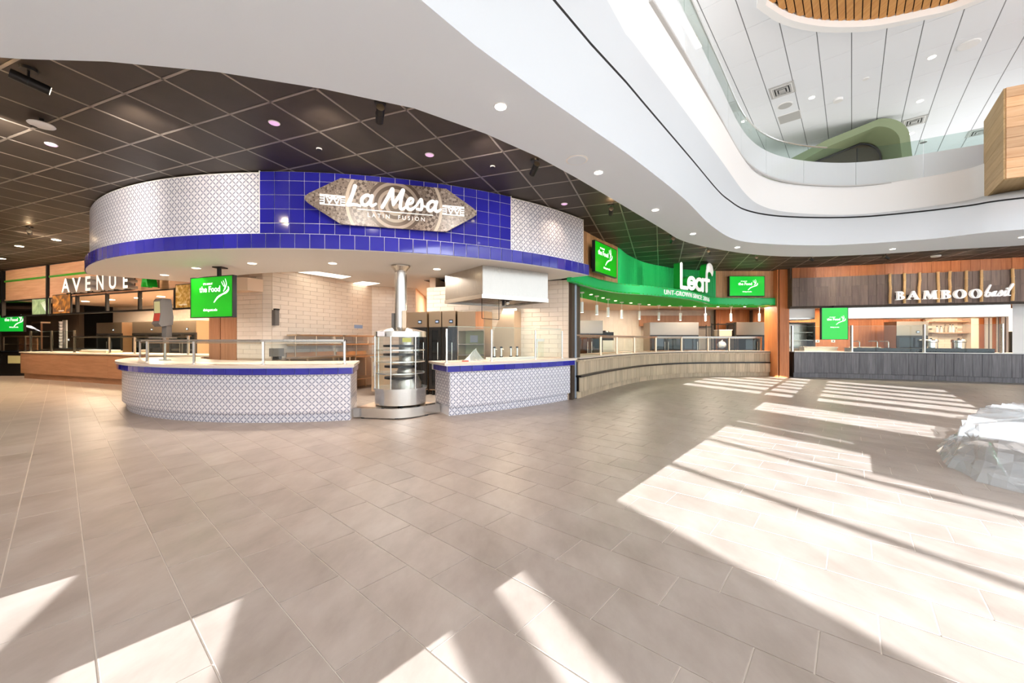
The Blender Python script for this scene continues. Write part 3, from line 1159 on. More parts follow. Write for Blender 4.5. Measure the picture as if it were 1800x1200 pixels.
# ceiling fittings of the high ceiling
def vent(px, py, w, h, label):
    c = PZ(px, py, ZU).xy
    t = thing('air_vent', label, 'vent', (c.x, c.y, ZU))
    MB().obox(c, B_DIR, w, h, ZU - 0.02, ZU - 0.001).build('frame', 'vent_grey', t)
    for i, s in enumerate((0.84, 0.6, 0.36)):
        m_ = MB()
        m_.obox(c, B_DIR, w * s, h * s, ZU - 0.026 - i * 0.004, ZU - 0.018)
        m_.obox(c, B_DIR, w * s - 0.05, h * s - 0.05, ZU - 0.03 - i * 0.004, ZU - 0.018, 1)
        m_.build('louvre', ['white_plastic', 'vent_grey'], t)
vent(1375, 158, 0.62, 0.58, 'square louvred air vent in the high ceiling left of the olive booth')
vent(1607, 213, 0.62, 0.58, 'square louvred air vent in the high ceiling just right of the olive booth')
vent(1722, 231, 0.62, 0.58, 'square louvred air vent in the high ceiling beside the timber clad box')
def disc(name, px, py, z, r, m, label, cat, t=0.02):
    c = PZ(px, py, z)
    o = thing(name, label, cat, (c.x, c.y, z))
    MB().lathe([(0.001, z - 0.0005), (r, z - 0.0005), (r, z - t * 0.5), (r * 0.93, z - t), (0.001, z - t)], c.x, c.y, 24).build('rim', 'white_plastic', o, 30)
    MB().lathe([(0.001, z - t - 0.003), (r * 0.86, z - t - 0.003), (r * 0.86, z - t + 0.004)], c.x, c.y, 24).build('face', m, o, 30)
    return o
disc('ceiling_speaker', 1380, 185, ZU, 0.2, 'vent_grey', 'round ceiling speaker in the high ceiling below the left vent', 'speaker')
disc('ceiling_speaker', 1703, 78, ZU, 0.2, 'white_plastic', 'round ceiling speaker in the high ceiling above the timber clad box', 'speaker')
disc('smoke_detector', 1473, 174, ZU, 0.12, 'white_plastic', 'white smoke detector in the high ceiling left of the olive booth', 'detector', 0.07)
disc('sprinkler', 1522, 138, ZU, 0.07, 'white_plastic', 'small sprinkler cover in the high ceiling above the olive booth', 'sprinkler')
disc('sprinkler', 1623, 248, ZU, 0.11, 'grey_plastic', 'grey sprinkler cover in the high ceiling below the right vent', 'sprinkler', 0.05)
c = PZ(1388, 206, ZU).xy
t_ = thing('ceiling_hatch', 'plain grey rectangular panel in the high ceiling under the left vent', 'panel', (c.x, c.y, ZU))
MB().obox(c, B_DIR, 0.58, 0.58, ZU - 0.012, ZU - 0.001).build('frame', 'white_plastic', t_)
MB().obox(c, B_DIR, 0.55, 0.55, ZU - 0.016, ZU - 0.011).build('face', 'vent_grey', t_)
for (px, py), lb in zip(((1638, 100), (1427, 171), (1617, 177), (1602, 234)), ('small downlight in the high white ceiling, highest of four', 'small downlight in the high ceiling between left vent and smoke detector', 'small downlight in the high ceiling above the vent beside the booth', 'small downlight in the high ceiling right of the olive booth, below the vent')):
    disc('downlight', px, py, ZU, 0.085, 'lamp_lens', lb, 'ceiling light', 0.012)
names = ['largest soffit downlight, nearest the camera, over the blue tiled canopy', 'second soffit downlight from the camera along the white soffit', 'third soffit downlight from the camera, above the green screen', 'fourth soffit downlight, above the leaf lettering', 'fifth soffit downlight, at the bend of the white soffit', 'soffit downlight above the dark plank fascia', 'soffit downlight at the far right end of the white soffit']
for (px, py), lb in zip(((880, 186), (1052, 302), (1152, 368), (1218, 410), (1296, 434), (1569, 437), (1797, 416)), names):
    disc('downlight', px, py, ZS, 0.06, 'lamp_lens', lb, 'ceiling light', 0.01)
for (px, py), lb in zip(((1014, 281), (963, 360 - 27)), ('faint round speaker cover in the white soffit by the second downlight', None)):
    if lb:
        disc('ceiling_speaker', px, py, ZS, 0.13, 'soffit_paint', lb, 'speaker', 0.006)

# fittings of the black ceiling: adjustable spots, recessed pink lights, access point
def track_spot(px, py, aim, label, L=0.2, on=True, power=60):
    c = PZ(px, py, ZB - 0.12)
    base = Vector((c.x, c.y, ZB))
    t = thing('spotlight', label, 'spotlight', base)
    MB().lathe([(0.001, ZB - 0.025), (0.055, ZB - 0.025), (0.06, ZB - 0.001), (0.001, ZB - 0.001)], c.x, c.y, 18).build('base', 'dark_metal', t, 30)
    MB().tube((c.x, c.y, ZB - 0.02), (c.x, c.y, ZB - 0.1), 0.009).build('stem', 'dark_metal', t)
    d = (Vector(aim) - c).normalized()
    p0, p1 = c - d * L * 0.45, c + d * L * 0.55
    MB().tube(p0, p1, 0.042, 20).build('barrel', 'dark_metal', t, 40)
    MB().tube(c - d * 0.004, c + d * 0.004, 0.044, 20).build('band', 'black_plastic', t, 40)
    MB().tube(p1 - d * 0.006, p1 + d * 0.002, 0.034, 20).build('lens', 'lamp_lens_warm', t, 40)
    if on:
        pd = bpy.data.lights.new('back_spill', 'POINT')
        pd.energy = 1.6
        pd.color = (1, 0.7, 0.4)
        pd.shadow_soft_size = 0.02
        po = bpy.data.objects.new('back_spill', pd)
        COL.objects.link(po)
        po.location = p0 - d * 0.14
        spot('spot_beam', p1 + d * 0.01, aim, power, (1, 0.82, 0.6), 50, 0.7, 0.02)
    return t

# ================================================================== LA MESA KIOSK
KC, KR = (-3.556, 12.413), 6.74
KZ0, TILE = 2.63, 0.206
KD = KR - 0.07
aR = ray_circle(1035, KC, KR)[0]
aDR = ray_circle(1024, KC, KD)[0]
aL = R(-138)
canopy = thing('tiled_canopy', 'round canopy clad in blue and patterned tiles hanging over the kiosk counter', 'canopy', (-3.556, 7.0, KZ0))
MB().arc(KC, 4.85, KR - 0.02, KZ0, KZ0 + 0.05, aL, aR, 72).build('underside', 'white_paint', canopy, 30)
MB().arc(KC, KR - 0.2, KR - 0.006, KZ0 + 0.004, KZ0 + 0.22, aL, aR, 90).build('ring_backing', 'white_grout', canopy, 30)
MB().arc(KC, KD - 0.15, KD - 0.008, KZ0 + 0.2, ZB - 0.03, aL, aDR, 90).build('drum_backing', 'white_grout', canopy, 30)
b1 = tile_mesh('blue_tile', TILE - 0.006, 0.206, 0.012, 'blue_tile')
n = int(abs(aR - aL) * KR / TILE)
st = (aR - aL) / n
for i in range(n):
    link('blue_tile', b1, canopy, on_circle(KC, KR - 0.004, aL + (i + 0.5) * st, KZ0 + 0.11))
# blue panel
aP0, aP1 = ray_circle(458, KC, KD)[0], ray_circle(897, KC, KD)[0]
n = round((aP1 - aP0) * KD / 0.21)
st = (aP1 - aP0) / n
rows = [(2.862, 0.15), (3.015, TILE), (3.221, TILE), (3.427, TILE), (3.633, 0.135)]
bms = {h: tile_mesh('blue_tile', st * KD - 0.007, h - 0.006, 0.012, 'blue_tile') for h in (0.15, TILE, 0.135)}
MB().arc(KC, KD - 0.1, KD + 0.012, KZ0 + 0.2, 3.77, aP0, aP1, 60).build('panel_backing', 'white_grout', canopy, 30)
for z, h in rows:
    for i in range(n):
        link('blue_tile', bms[h], canopy, on_circle(KC, KD + 0.012, aP0 + (i + 0.5) * st, z + h / 2))
# patterned fields
def pattern_field(c, r, a0, a1, ztop, heights, parent, drop=0.0):
    n = max(1, round(abs(a1 - a0) * r / TILE))
    st = (a1 - a0) / n
    ms = {}
    z = ztop
    for h in heights:
        if h not in ms:
            ms[h] = crop_tile_mesh('patterned_tile', abs(st) * r - 0.0015, h - 0.0015, 0.012, 'patterned_tile', TILE, 0.0012)
        for i in range(n):
            link('patterned_tile', ms[h], parent, on_circle(c, r, a0 + (i + 0.5) * st, z - h / 2))
        z -= h
pattern_field(KC, KD, aL, aP0, 3.745, [TILE] * 4 + [0.07], canopy)
pattern_field(KC, KD, aP1, aDR, 3.745, [TILE] * 4 + [0.07], canopy)
MB().arc(KC, KD - 0.002, KD + 0.004, 3.745, 3.76, aL, aDR, 90).build('top_trim', 'white_plastic', canopy, 30)
for a in (aP0, aP1):
    link('edge_trim', MB().box(-0.008, 0.008, -0.03, 0.0, 2.85, 3.775).mesh('edge_trim', 'white_plastic'), canopy, on_circle(KC, KD, a, 0))
link('edge_trim', MB().box(-0.008, 0.008, -0.02, 0.1, 2.85, 3.76).mesh('edge_trim', 'white_plastic'), canopy, on_circle(KC, KD, aDR, 0))
# downlights under the canopy
lbl = ['canopy downlight farthest left under the kiosk canopy, above the drinks dispenser', 'canopy downlight above the hanging green screen', 'canopy downlight right of the hanging green screen', 'canopy downlight left of the steel flue collar', 'canopy downlight between the flue collar and steel hood']
for (px, py), lb in zip(((289, 482.5), (345, 470.3), (443, 462), (584.5, 461.8), (768, 472)), lbl):
    o = disc('downlight', px, py, KZ0, 0.075, 'lamp_lens_warm', lb, 'ceiling light', 0.01)
    c = PZ(px, py, KZ0)
    spot('downlight_beam', (c.x, c.y, KZ0 - 0.02), (c.x, c.y, 0), 160, (1, 0.89, 0.77), 130, 0.8, 0.06)

# hexagonal lettered sign on the blue panel
a_s, _ = ray_circle(687, KC, KD)
xs = Vector((-math.sin(a_s), math.cos(a_s), 0))
nz_ = Vector((math.cos(a_s), math.sin(a_s), 0))
# chord between the two tips
pl, pr = ray_circle(538, KC, KD + 0.1)[1], ray_circle(836, KC, KD + 0.1)[1]
xs = Vector((pr.x - pl.x, pr.y - pl.y, 0)).normalized()
nz_ = Vector((xs.y, -xs.x, 0))
sc_ = Vector(((pl.x + pr.x) / 2, (pl.y + pr.y) / 2, 0)) + nz_ * 0.08
SW = (pr - pl).length
zt, zb = 3.66, 2.99
sz = (zt + zb) / 2
sh = (zt - zb) / 2
sign = thing('kiosk_sign', 'grey carved print sign plaque lettered La Mesa Latin Fusion on the blue tiles', 'sign', (sc_.x, sc_.y, sz))
SM = Matrix.Identity(4)
for i in range(3):
    SM[i][0], SM[i][1], SM[i][2] = xs[i], -nz_[i], (0, 0, 1)[i]
SM[0][3], SM[1][3], SM[2][3] = sc_.x, sc_.y, sz
w2 = SW / 2
half = [(w2 - 0.48, sh), (w2 - 0.06, 0.075), (w2 - 0.01, 0.03), (w2, 0.0), (w2 - 0.01, -0.03), (w2 - 0.06, -0.075), (w2 - 0.48, -sh)]
poly = half + [(-x, z) for x, z in reversed(half)]
m_ = MB()
k = len(poly)
vs = [(x, -0.02, z) for x, z in poly] + [(x, 0.02, z) for x, z in poly]
m_.add(vs, [tuple(range(k)), tuple(range(2 * k - 1, k - 1, -1))] + [(i, (i + 1) % k, k + (i + 1) % k, k + i) for i in range(k)])
link('plaque', m_.mesh('plaque', 'carved_print'), sign, SM)
m_ = MB()
for x in (-0.6, 0, 0.6):
    m_.box(x - 0.03, x + 0.03, 0.02, 0.17 if x else 0.08, -0.03, 0.03)
link('standoff', m_.mesh('standoff', 'dark_metal'), sign, SM)
FM = SM @ Matrix.Rotation(R(90), 4, 'X') @ Matrix.Translation((0, 0, 0.021))
LA = [[(-0.66, 0.20, 1.1), (-0.70, 0.06, 1), (-0.76, -0.10, 1.1), (-0.775, -0.135, .9), (-0.68, -0.115, .9), (-0.58, -0.13, .7)],
      [(-0.40, 0.04, .8), (-0.47, 0.065, .9), (-0.545, 0.0, 1), (-0.545, -0.09, 1), (-0.48, -0.105, .9), (-0.41, -0.02, .8)],
      [(-0.385, 0.06, 1), (-0.415, -0.06, 1), (-0.385, -0.11, .9), (-0.32, -0.07, .6)]]
ME = [[(-0.22, -0.12, 1), (-0.14, 0.03, 1), (-0.05, 0.205, 1.2)], [(-0.05, 0.205, 1.2), (-0.045, 0.05, 1), (-0.035, -0.06, .8)], [(-0.035, -0.06, .8), (0.06, 0.09, 1), (0.13, 0.205, 1.2)],
      [(0.13, 0.205, 1.2), (0.095, 0.03, 1), (0.085, -0.10, 1), (0.13, -0.12, .8), (0.19, -0.06, .6)],
      [(0.19, -0.03, .8), (0.28, 0.0, .8), (0.30, 0.06, .8), (0.25, 0.075, .9), (0.2, -0.02, 1), (0.215, -0.105, 1), (0.28, -0.11, .9), (0.36, -0.04, .6)],
      [(0.36, -0.04, .7), (0.44, 0.08, .8), (0.455, -0.02, 1), (0.44, -0.1, .9), (0.37, -0.1, .8)], [(0.455, -0.03, .7), (0.54, -0.05, .5)],
      [(0.70, 0.035, .8), (0.64, 0.065, .9), (0.565, 0.0, 1), (0.565, -0.09, 1), (0.62, -0.105, .9), (0.69, -0.02, .8)],
      [(0.715, 0.06, 1), (0.685, -0.06, 1), (0.72, -0.11, .9), (0.79, -0.07, .6)]]
fsc = SW / 2.9
sk = lambda S: [[(p[0] * fsc, (p[1] + 0.07) * 0.86, p[2]) for p in s] for s in S]
link('lettering', strokes_mesh(sk(LA), 0.05, 0.02, 'letter_white'), sign, FM)
link('lettering', strokes_mesh(sk(ME), 0.05, 0.02, 'letter_white'), sign, FM)
link('underline', MB().box(-0.215 * SW, 0.225 * SW, -0.105, -0.093, 0, 0.01).mesh('underline', 'letter_white'), sign, FM)
text('lettering', 'LATIN  FUSION', sign, FM @ Matrix.Translation((0.02, -0.2, 0)), 0.085, 0.012, 'letter_white', space=1.5)
def border(x0):
    m = MB()
    w, h = 0.34, 0.135
    for z in (-h / 2, h / 2):
        m.box(x0, x0 + w, z - 0.007, z + 0.007, 0, 0.012)
    for s in (0.06, 0.28):
        m.box(x0 + s - 0.006, x0 + s + 0.006, -h / 2, h / 2, 0, 0.012)
    for e in (0, 1):
        for k in range(4):
            z = -h / 2 + h * (k + 0.5) / 4
            xa = x0 + (0.0 if e == 0 else 0.285)
            m.box(xa, xa + 0.055, z - 0.007, z + 0.007, 0, 0.012)
    zz = [(x0 + 0.07, h / 2), (x0 + 0.12, -h / 2 + 0.02), (x0 + 0.17, h / 2 - 0.03), (x0 + 0.22, -h / 2 + 0.02), (x0 + 0.27, h / 2)]
    zz2 = [(x0 + 0.09, h / 2), (x0 + 0.13, 0.02), (x0 + 0.17, h / 2 - 0.0), (x0 + 0.21, 0.02), (x0 + 0.25, h / 2)]
    for z_ in (zz, zz2):
        for (xa, za), (xb, zb_) in zip(z_[:-1], z_[1:]):
            nst = 4
            for q in range(nst):
                ta, tb = q / nst, (q + 1) / nst
                m.box(min(xa + (xb - xa) * ta, xa + (xb - xa) * tb), max(xa + (xb - xa) * ta, xa + (xb - xa) * tb), za + (zb_ - za) * ta - 0.007, za + (zb_ - za) * ta + 0.007, 0, 0.012)
                zl, zh = sorted((za + (zb_ - za) * ta, za + (zb_ - za) * tb))
                m.box(xa + (xb - xa) * tb - 0.005, xa + (xb - xa) * tb + 0.005, zl - 0.007, zh + 0.007, 0, 0.012)
    return m.mesh('border_motif', 'letter_white')
link('border_motif', border(-w2 + 0.2), sign, FM)
link('border_motif', border(w2 - 0.2 - 0.34), sign, FM)

# counters
CT = 0.915
def counter(name, label, c, rt, a0, a1, depth=1.1):
    t = thing(name, label, 'counter', (c[0] + rt * math.cos((a0 + a1) / 2), c[1] + rt * math.sin((a0 + a1) / 2), 0))
    rb, ra, rtop = rt + 0.055, rt + 0.13, rt + 0.16
    MB().arc(c, rt - depth, rt - 0.02, 0, 0.16, a0, a1, 48).build('plinth', 'white_grout', t, 30)
    MB().arc(c, rt - depth, rb - 0.012, 0.15, 0.78, a0, a1, 48).build('carcass', 'white_grout', t, 30)
    MB().arc(c, rt - depth, ra - 0.012, 0.76, 0.88, a0 - 0.008, a1 + 0.008, 48).build('apron_backing', 'white_grout', t, 30)
    MB().arc(c, rt - depth - 0.05, rtop, 0.88, CT, a0 - 0.014, a1 + 0.014, 64).build('worktop', 'countertop', t, 30)
    MB().arc(c, rt - depth - 0.04, rtop - 0.012, 0.865, 0.882, a0 - 0.011, a1 + 0.011, 64).build('worktop_edge', 'white_plastic', t, 30)
    pattern_field(c, rt - 0.01, a0, a1, 0.15, [0.15], t)
    pattern_field(c, rb - 0.004, a0, a1, 0.765, [TILE] * 2 + [0.2], t)
    n = round((a1 - a0) * ra / (TILE + 0.002))
    st = (a1 - a0 + 0.016) / n
    bm_ = tile_mesh('blue_tile', st * ra - 0.006, 0.1, 0.012, 'blue_tile')
    for i in range(n):
        link('blue_tile', bm_, t, on_circle(c, ra - 0.004, a0 - 0.008 + (i + 0.5) * st, 0.815))
    # tiled end faces
    for a, sgn in ((a0, -1), (a1, 1)):
        nt = 5
        for lo, hi, cnt in ((0.16, 0.36, nt), (0.36, 0.56, nt), (0.56, 0.765, nt)):
            w = (depth) / cnt
            me = crop_tile_mesh('patterned_tile', w - 0.002, hi - lo - 0.002, 0.01, 'patterned_tile', TILE, 0.001)
            for i in range(cnt):
                r = rb - 0.01 - (i + 0.5) * w
                M = Matrix.Translation((c[0] + r * math.cos(a), c[1] + r * math.sin(a), (lo + hi) / 2)) @ Matrix.Rotation(a + (math.pi if sgn > 0 else 0), 4, 'Z')
                link('patterned_tile', me, t, M)
        w = depth / 4
        me = tile_mesh('blue_tile', w - 0.006, 0.1, 0.01, 'blue_tile')
        for i in range(4):
            r = ra - 0.02 - (i + 0.5) * w
            aa = a + sgn * 0.008
            M = Matrix.Translation((c[0] + r * math.cos(aa), c[1] + r * math.sin(aa), 0.815)) @ Matrix.Rotation(aa + (math.pi if sgn > 0 else 0), 4, 'Z')
            link('blue_tile', me, t, M)
    return t
cLc, cLr = (-4.04, 11.03), 4.855
cRc, cRr = (-5.632, 14.787), 9.246
aL0 = R(-152)
aL1 = ray_circle(616, cLc, cLr)[0]
aR0 = ray_circle(789, cRc, cRr)[0]
aR1 = ray_circle(998, cRc, cRr)[0]
counter('serving_counter', 'long curved patterned tile counter on the left of the kiosk', cLc, cLr, aL0, aL1)
counter('serving_counter', 'shorter curved patterned tile counter right of the round display', cRc, cRr, aR0, aR1, 0.72)

def post_glass(name, label, pts, zb, zt, rail=False, post=0.03, round_=False, glass_top=None, off_=0.0, mats='stainless_bright'):
    """sneeze guard: posts at plan points, panes between them, optional top rail"""
    t = thing(name, label, 'sneeze guard', (pts[0][0], pts[0][1], zb))
    for p in pts:
        m_ = MB()
        if round_:
            m_.tube((p[0], p[1], zb), (p[0], p[1], zt), post / 2, 12)
        else:
            m_.obox(p, (1, 0.2), post, post, zb, zt)
        m_.lathe([(0.001, zb), (post * 1.1, zb), (post * 1.1, zb + 0.012), (0.001, zb + 0.012)], p[0], p[1], 14)
        m_.build('post', mats, t, 30)
    for p, q in zip(pts[:-1], pts[1:]):
        p, q = Vector(p[:2]), Vector(q[:2])
        d = (q - p).normalized()
        MB().obox((p + q) / 2, d, (q - p).length - post * 1.2, 0.01, zb + 0.03, (glass_top or zt - 0.03)).build('glass_pane', 'clear_glass', t)
        MB().obox((p + q) / 2, d, (q - p).length - post * 1.2, 0.011, (glass_top or zt - 0.03), (glass_top or zt - 0.03) + 0.006).build('pane_edge', 'glass_edge', t)
    if rail:
        for p, q in zip(pts[:-1], pts[1:]):
            p, q = Vector(p[:2]), Vector(q[:2])
            d = (q - p).normalized()
            MB().obox((p + q) / 2, d, (q - p).length + 0.02, rail, zt - 0.02, zt + 0.014).build('shelf_rail', 'stainless', t)
            MB().obox((p + q) / 2 + Vector((d.y, -d.x)) * -0.0, d, (q - p).length - 0.1, 0.03, zt - 0.05, zt - 0.035).build('light_bar', 'stainless_warm', t)
    return t
pts = []
for px in (232, 259, 341, 463, 606):
    r_ = cLr - 0.1
    a_, p = ray_circle(px, cLc, r_)
    pts.append((p.x, p.y))
a_, p = ray_circle(232, cLc, cLr - 0.1)
pts[0] = (cLc[0] + (cLr - 0.1) * math.cos(R(-148)), cLc[1] + (cLr - 0.1) * math.sin(R(-148)))
post_glass('sneeze_guard', 'steel posted glass guard with flat top rail on the left kiosk counter', pts, CT, 1.3, 0.16)
pts = []
for px in (783, 862, 939, 986):
    a_, p = ray_circle(px + 2, cRc, cRr - 0.05)
    pts.append((p.x, p.y))
post_glass('sneeze_guard', 'frameless glass guard with slim posts on the right kiosk counter', pts, CT, 1.5, False, 0.035, True, 1.54)

# steel kerb across the gap
pk0, pk1 = PZ(621, 735), PZ(773, 726)
kc = Path([(pk0.x, pk0.y), tuple(PZ(705, 737).xy), (pk1.x, pk1.y)], 12)
kerb = thing('steel_kerb', 'curved brushed steel kerb closing the gap between the kiosk counters', 'kerb', (-1.9, 6.6, 0))
strip(MB(), kc, -0.14, 0.0, 0.02, 0.175, 24).build('face', 'stainless_bright', kerb, 30)
strip(MB(), kc, -0.9, -0.14, 0.14, 0.165, 24).build('deck', 'warm_paint', kerb, 30)
m_ = MB()
for d_ in (0.15, 0.75, 1.3):
    q = kc.at(d_)
    m_.tube((q.x, q.y + 0.05, 0), (q.x, q.y + 0.05, 0.03), 0.03, 10)
m_.build('foot', 'black_plastic', kerb)

# round rotating display
DX, DY = -1.98, 6.98
disp = thing('rotating_display', 'round steel and glass rotating food display with flue between the two kiosk counters', 'display case', (DX, DY, 0.165))
MB().lathe([(0.001, 0.2), (0.44, 0.2), (0.44, 0.45), (0.46, 0.45), (0.46, 0.48), (0.001, 0.48)], DX, DY, 40).build('base_drum', 'stainless_bright', disp, 30)
m_ = MB()
for a in range(0, 360, 72):
    x_, y_ = DX + 0.32 * math.cos(R(a)), DY + 0.32 * math.sin(R(a))
    m_.tube((x_, y_, 0.165), (x_, y_, 0.2), 0.025, 10)
m_.build('foot', 'black_plastic', disp)
hub = MB().lathe([(0.001, 0.48), (0.26, 0.48), (0.26, 0.56), (0.13, 0.82), (0.13, 1.38), (0.001, 1.38)], DX + 0.09, DY + 0.03, 28).build('hub', 'stainless', disp, 30)
for z, rr in ((0.66, 0.36), (0.86, 0.36), (1.07, 0.38), (1.22, 0.38)):
    MB().lathe([(0.05, z - 0.035), (rr - 0.08, z - 0.035), (rr - 0.08, z), (0.05, z)], DX, DY, 32).build('turntable', 'dark_metal', disp, 30)
for z in (0.72, 0.92, 1.12):
    MB().lathe([(0.1, z), (0.42, z), (0.42, z + 0.02), (0.1, z + 0.02)], DX, DY, 36, closed=True).build('glass_shelf', 'stainless_bright', disp, 30)
MB().lathe([(0.445, 0.5), (0.445, 1.38)], DX, DY, 40, R(150), R(330)).build('glass_drum', 'clear_glass', disp, 60)
MB().lathe([(0.1, 1.36), (0.45, 1.36), (0.45, 1.45), (0.43, 1.46), (0.12, 1.53), (0.12, 1.5)], DX, DY, 40).build('hood_ring', 'stainless_bright', disp, 30)
for a in (165, 215, 265, 318):
    x_, y_ = DX + 0.452 * math.cos(R(a)), DY + 0.452 * math.sin(R(a))
    MB().tube((x_, y_, 0.48), (x_, y_, 1.37), 0.012, 8).build('post', 'stainless_bright', disp, 40)
MB().lathe([(0.105, 1.5), (0.105, 2.52), (0.105, 2.5)], DX, DY, 28).build('flue', 'stainless_bright', disp, 40)
MB().lathe([(0.107, 2.5), (0.107, 2.53), (0.165, 2.6), (0.165, 2.625), (0.1, 2.625)], DX, DY, 28).build('flue_collar', 'stainless', disp, 30)
MB().box(DX - 0.15, DX - 0.1, DY - 0.05, DY + 0.05, 1.52, 1.78).build('control_box', 'grey_plastic', disp)
MB().box(DX + 0.06, DX + 0.13, DY - 0.13, DY - 0.08, 1.46, 1.82).build('bracket', 'stainless_warm', disp)
MB().box(DX - 0.26, DX - 0.14, DY - 0.462, DY - 0.452, 1.37, 1.45).build('notice', 'white_paper', disp)
MB().box(DX + 0.15, DX + 0.3, DY - 0.44, DY - 0.43, 1.27, 1.34).build('sticker', 'sticker_yellow', disp)

# stainless hood
hA, hB, hC = Vector((-0.52, 6.94)), Vector((0.71, 7.77)), Vector((-1.37, 8.04))
hD = hB + (hC - hA)
hood = thing('extractor_hood', 'boxy stainless extractor hood under the right of the kiosk canopy', 'hood', (0, 7.7, 2.05))
MB().prism([hA, hB, hD, hC], 2.11, 2.628).build('shell', 'stainless', hood)
m_ = MB()
for p, q in ((hA, hB), (hB, hD), (hD, hC), (hC, hA)):
    m_.obox((p + q) / 2, q - p, (q - p).length, 0.03, 2.05, 2.12)
m_.build('rim', 'stainless_bright', hood)
m_ = MB()
for i in range(6):
    c0 = hA.lerp(hC, (i + 0.5) / 6)
    c1 = hB.lerp(hD, (i + 0.5) / 6)
    m_.obox((c0 + c1) / 2, c1 - c0, (c1 - c0).length - 0.1, 0.16, 2.09, 2.112)
m_.build('filter', 'grey_plastic', hood)
fr_ = thing('wire_hanger', 'thin steel wire hanger below the extractor hood', 'hanger', (-0.6, 7.6, 2.05))
w0, w1 = PY(847, 524, 7.5), PY(877, 525, 7.6)
MB().path([(w0.x, w0.y, 2.1), (w0.x, w0.y, 1.72), (w1.x, w1.y, 1.7), (w1.x, w1.y, 2.1)], 0.007, 6).build('wire', 'dark_metal', fr_)
noz = thing('fire_nozzle', 'black and chrome fixture on the underside of the extractor hood', 'fixture', PY(885, 530, 7.7))
q = PY(885, 530, 7.7)
MB().tube((q.x, q.y, 2.1), (q.x, q.y, 1.98), 0.03, 10).build('stem', 'black_plastic', noz)
MB().ball((q.x + 0.08, q.y, 2.04), 0.045, 12, 8).build('bulb', 'chrome', noz, 60)
MB().box(q.x - 0.06, q.x + 0.16, q.y - 0.02, q.y + 0.02, 2.075, 2.1).build('plate', 'black_plastic', noz)

# steel column and tiled piers
col = PZ(1008, 700)
cl = thing('round_column', 'slim blue grey round steel column at the right end of the kiosk', 'column', (col.x, col.y + 0.06, 0))
MB().lathe([(0.001, 0), (0.085, 0), (0.085, KZ0 - 0.001), (0.001, KZ0 - 0.001)], col.x, col.y + 0.06, 24).build('shaft', 'pipe_blue_grey', cl, 40)
MB().lathe([(0.087, 0.0), (0.1, 0.0), (0.1, 0.012), (0.087, 0.012)], col.x, col.y + 0.06, 24, closed=True).build('base_ring', 'dark_metal', cl, 30)

sub_h, sub_w = 0.1, 0.4
sub_me = tile_mesh('subway', sub_w - 0.006, sub_h - 0.005, 0.01, 'subway_tile', 0.002)
sub_half = tile_mesh('subway', sub_w / 2 - 0.006, sub_h - 0.005, 0.01, 'subway_tile', 0.002)
def tiled_wall(name, p0, p1, z0, z1, th=0.15, limit=300, zmin=0.0):
    """wall faced with long tiles in running bond; p0 -> p1 with the facing to the right of travel"""
    p0, p1 = Vector(p0), Vector(p1)
    d = (p1 - p0).normalized()
    L = (p1 - p0).length
    nrm = Vector((d.y, -d.x))
    w = struct(MB().obox((p0 + p1) / 2 - nrm * th / 2, d, L, th, z0, z1).build(name, 'subway_grout'))
    rz = math.atan2(d.y, d.x)
    cnt = 0
    nrow = int((z1 - z0) / sub_h)
    for r in range(nrow):
        z = z1 - (r + 0.5) * sub_h
        if z < zmin:
            continue
        x = 0.0 if r % 2 else -sub_w / 2
        while x < L - 0.02:
            a, b_ = max(x, 0), min(x + sub_w, L)
            wd = b_ - a
            if wd > 0.03:
                me = sub_me if abs(wd - sub_w) < 0.01 else (sub_half if abs(wd - sub_w / 2) < 0.01 else tile_mesh('subway', wd - 0.006, sub_h - 0.005, 0.01, 'subway_tile', 0.002))
                c = p0 + d * ((a + b_) / 2)
                if cnt < limit:
                    link('wall_tile', me, w, Matrix.Translation((c.x, c.y, z)) @ Matrix.Rotation(rz, 4, 'Z'))
                cnt += 1
            x += sub_w
    return w
ZK = 2.9
# left pier: wide face then narrow return
pA, pB = Vector((-6.05, 8.72)), Vector((-5.49, 8.72))
pier_y = 8.6
xl, xm, xr = (417 - CX) / F * pier_y, (462 - CX) / F * pier_y, (477 - CX) / F * pier_y
tiled_wall('wall_pier', ((417 - CX) / F * 8.85, 8.85), (xm, pier_y), 0, ZK, 0.3, 120, 0.9)
tiled_wall('wall_pier_return', (xm, pier_y), (xr, pier_y + 0.02), 0, ZK, 0.3, 60, 0.9)
wl0, wl1 = Vector((xr, pier_y + 0.02)), Vector((-4.15, 11.6))
tiled_wall('wall_kiosk_left', wl0, wl1, 0, ZK, 0.15, 300, 0.9)
tiled_wall('wall_kiosk_back', wl1, Vector((-2.95, 12.0)), 0, ZK, 0.15, 120, 0.9)
wr0, wr1 = Vector((-2.15, 9.9)), Vector((1.12, 8.62))
tiled_wall('wall_kiosk_right', wr0, wr1, 0, KZ0 - 0.002, 0.15, 300, 0.8)
tiled_wall('wall_end_pier', wr1 + Vector((0.0, 0)), wr1 + Vector((0.11, -0.06)), 0, KZ0 - 0.002, 0.3, 60, 0.8)
struct(MB().prism([(1.24, 8.6), (1.31, 8.55), (1.6, 9.2), (1.3, 9.4)], 0, KZ0).build('wall_end', 'dark_wall'))
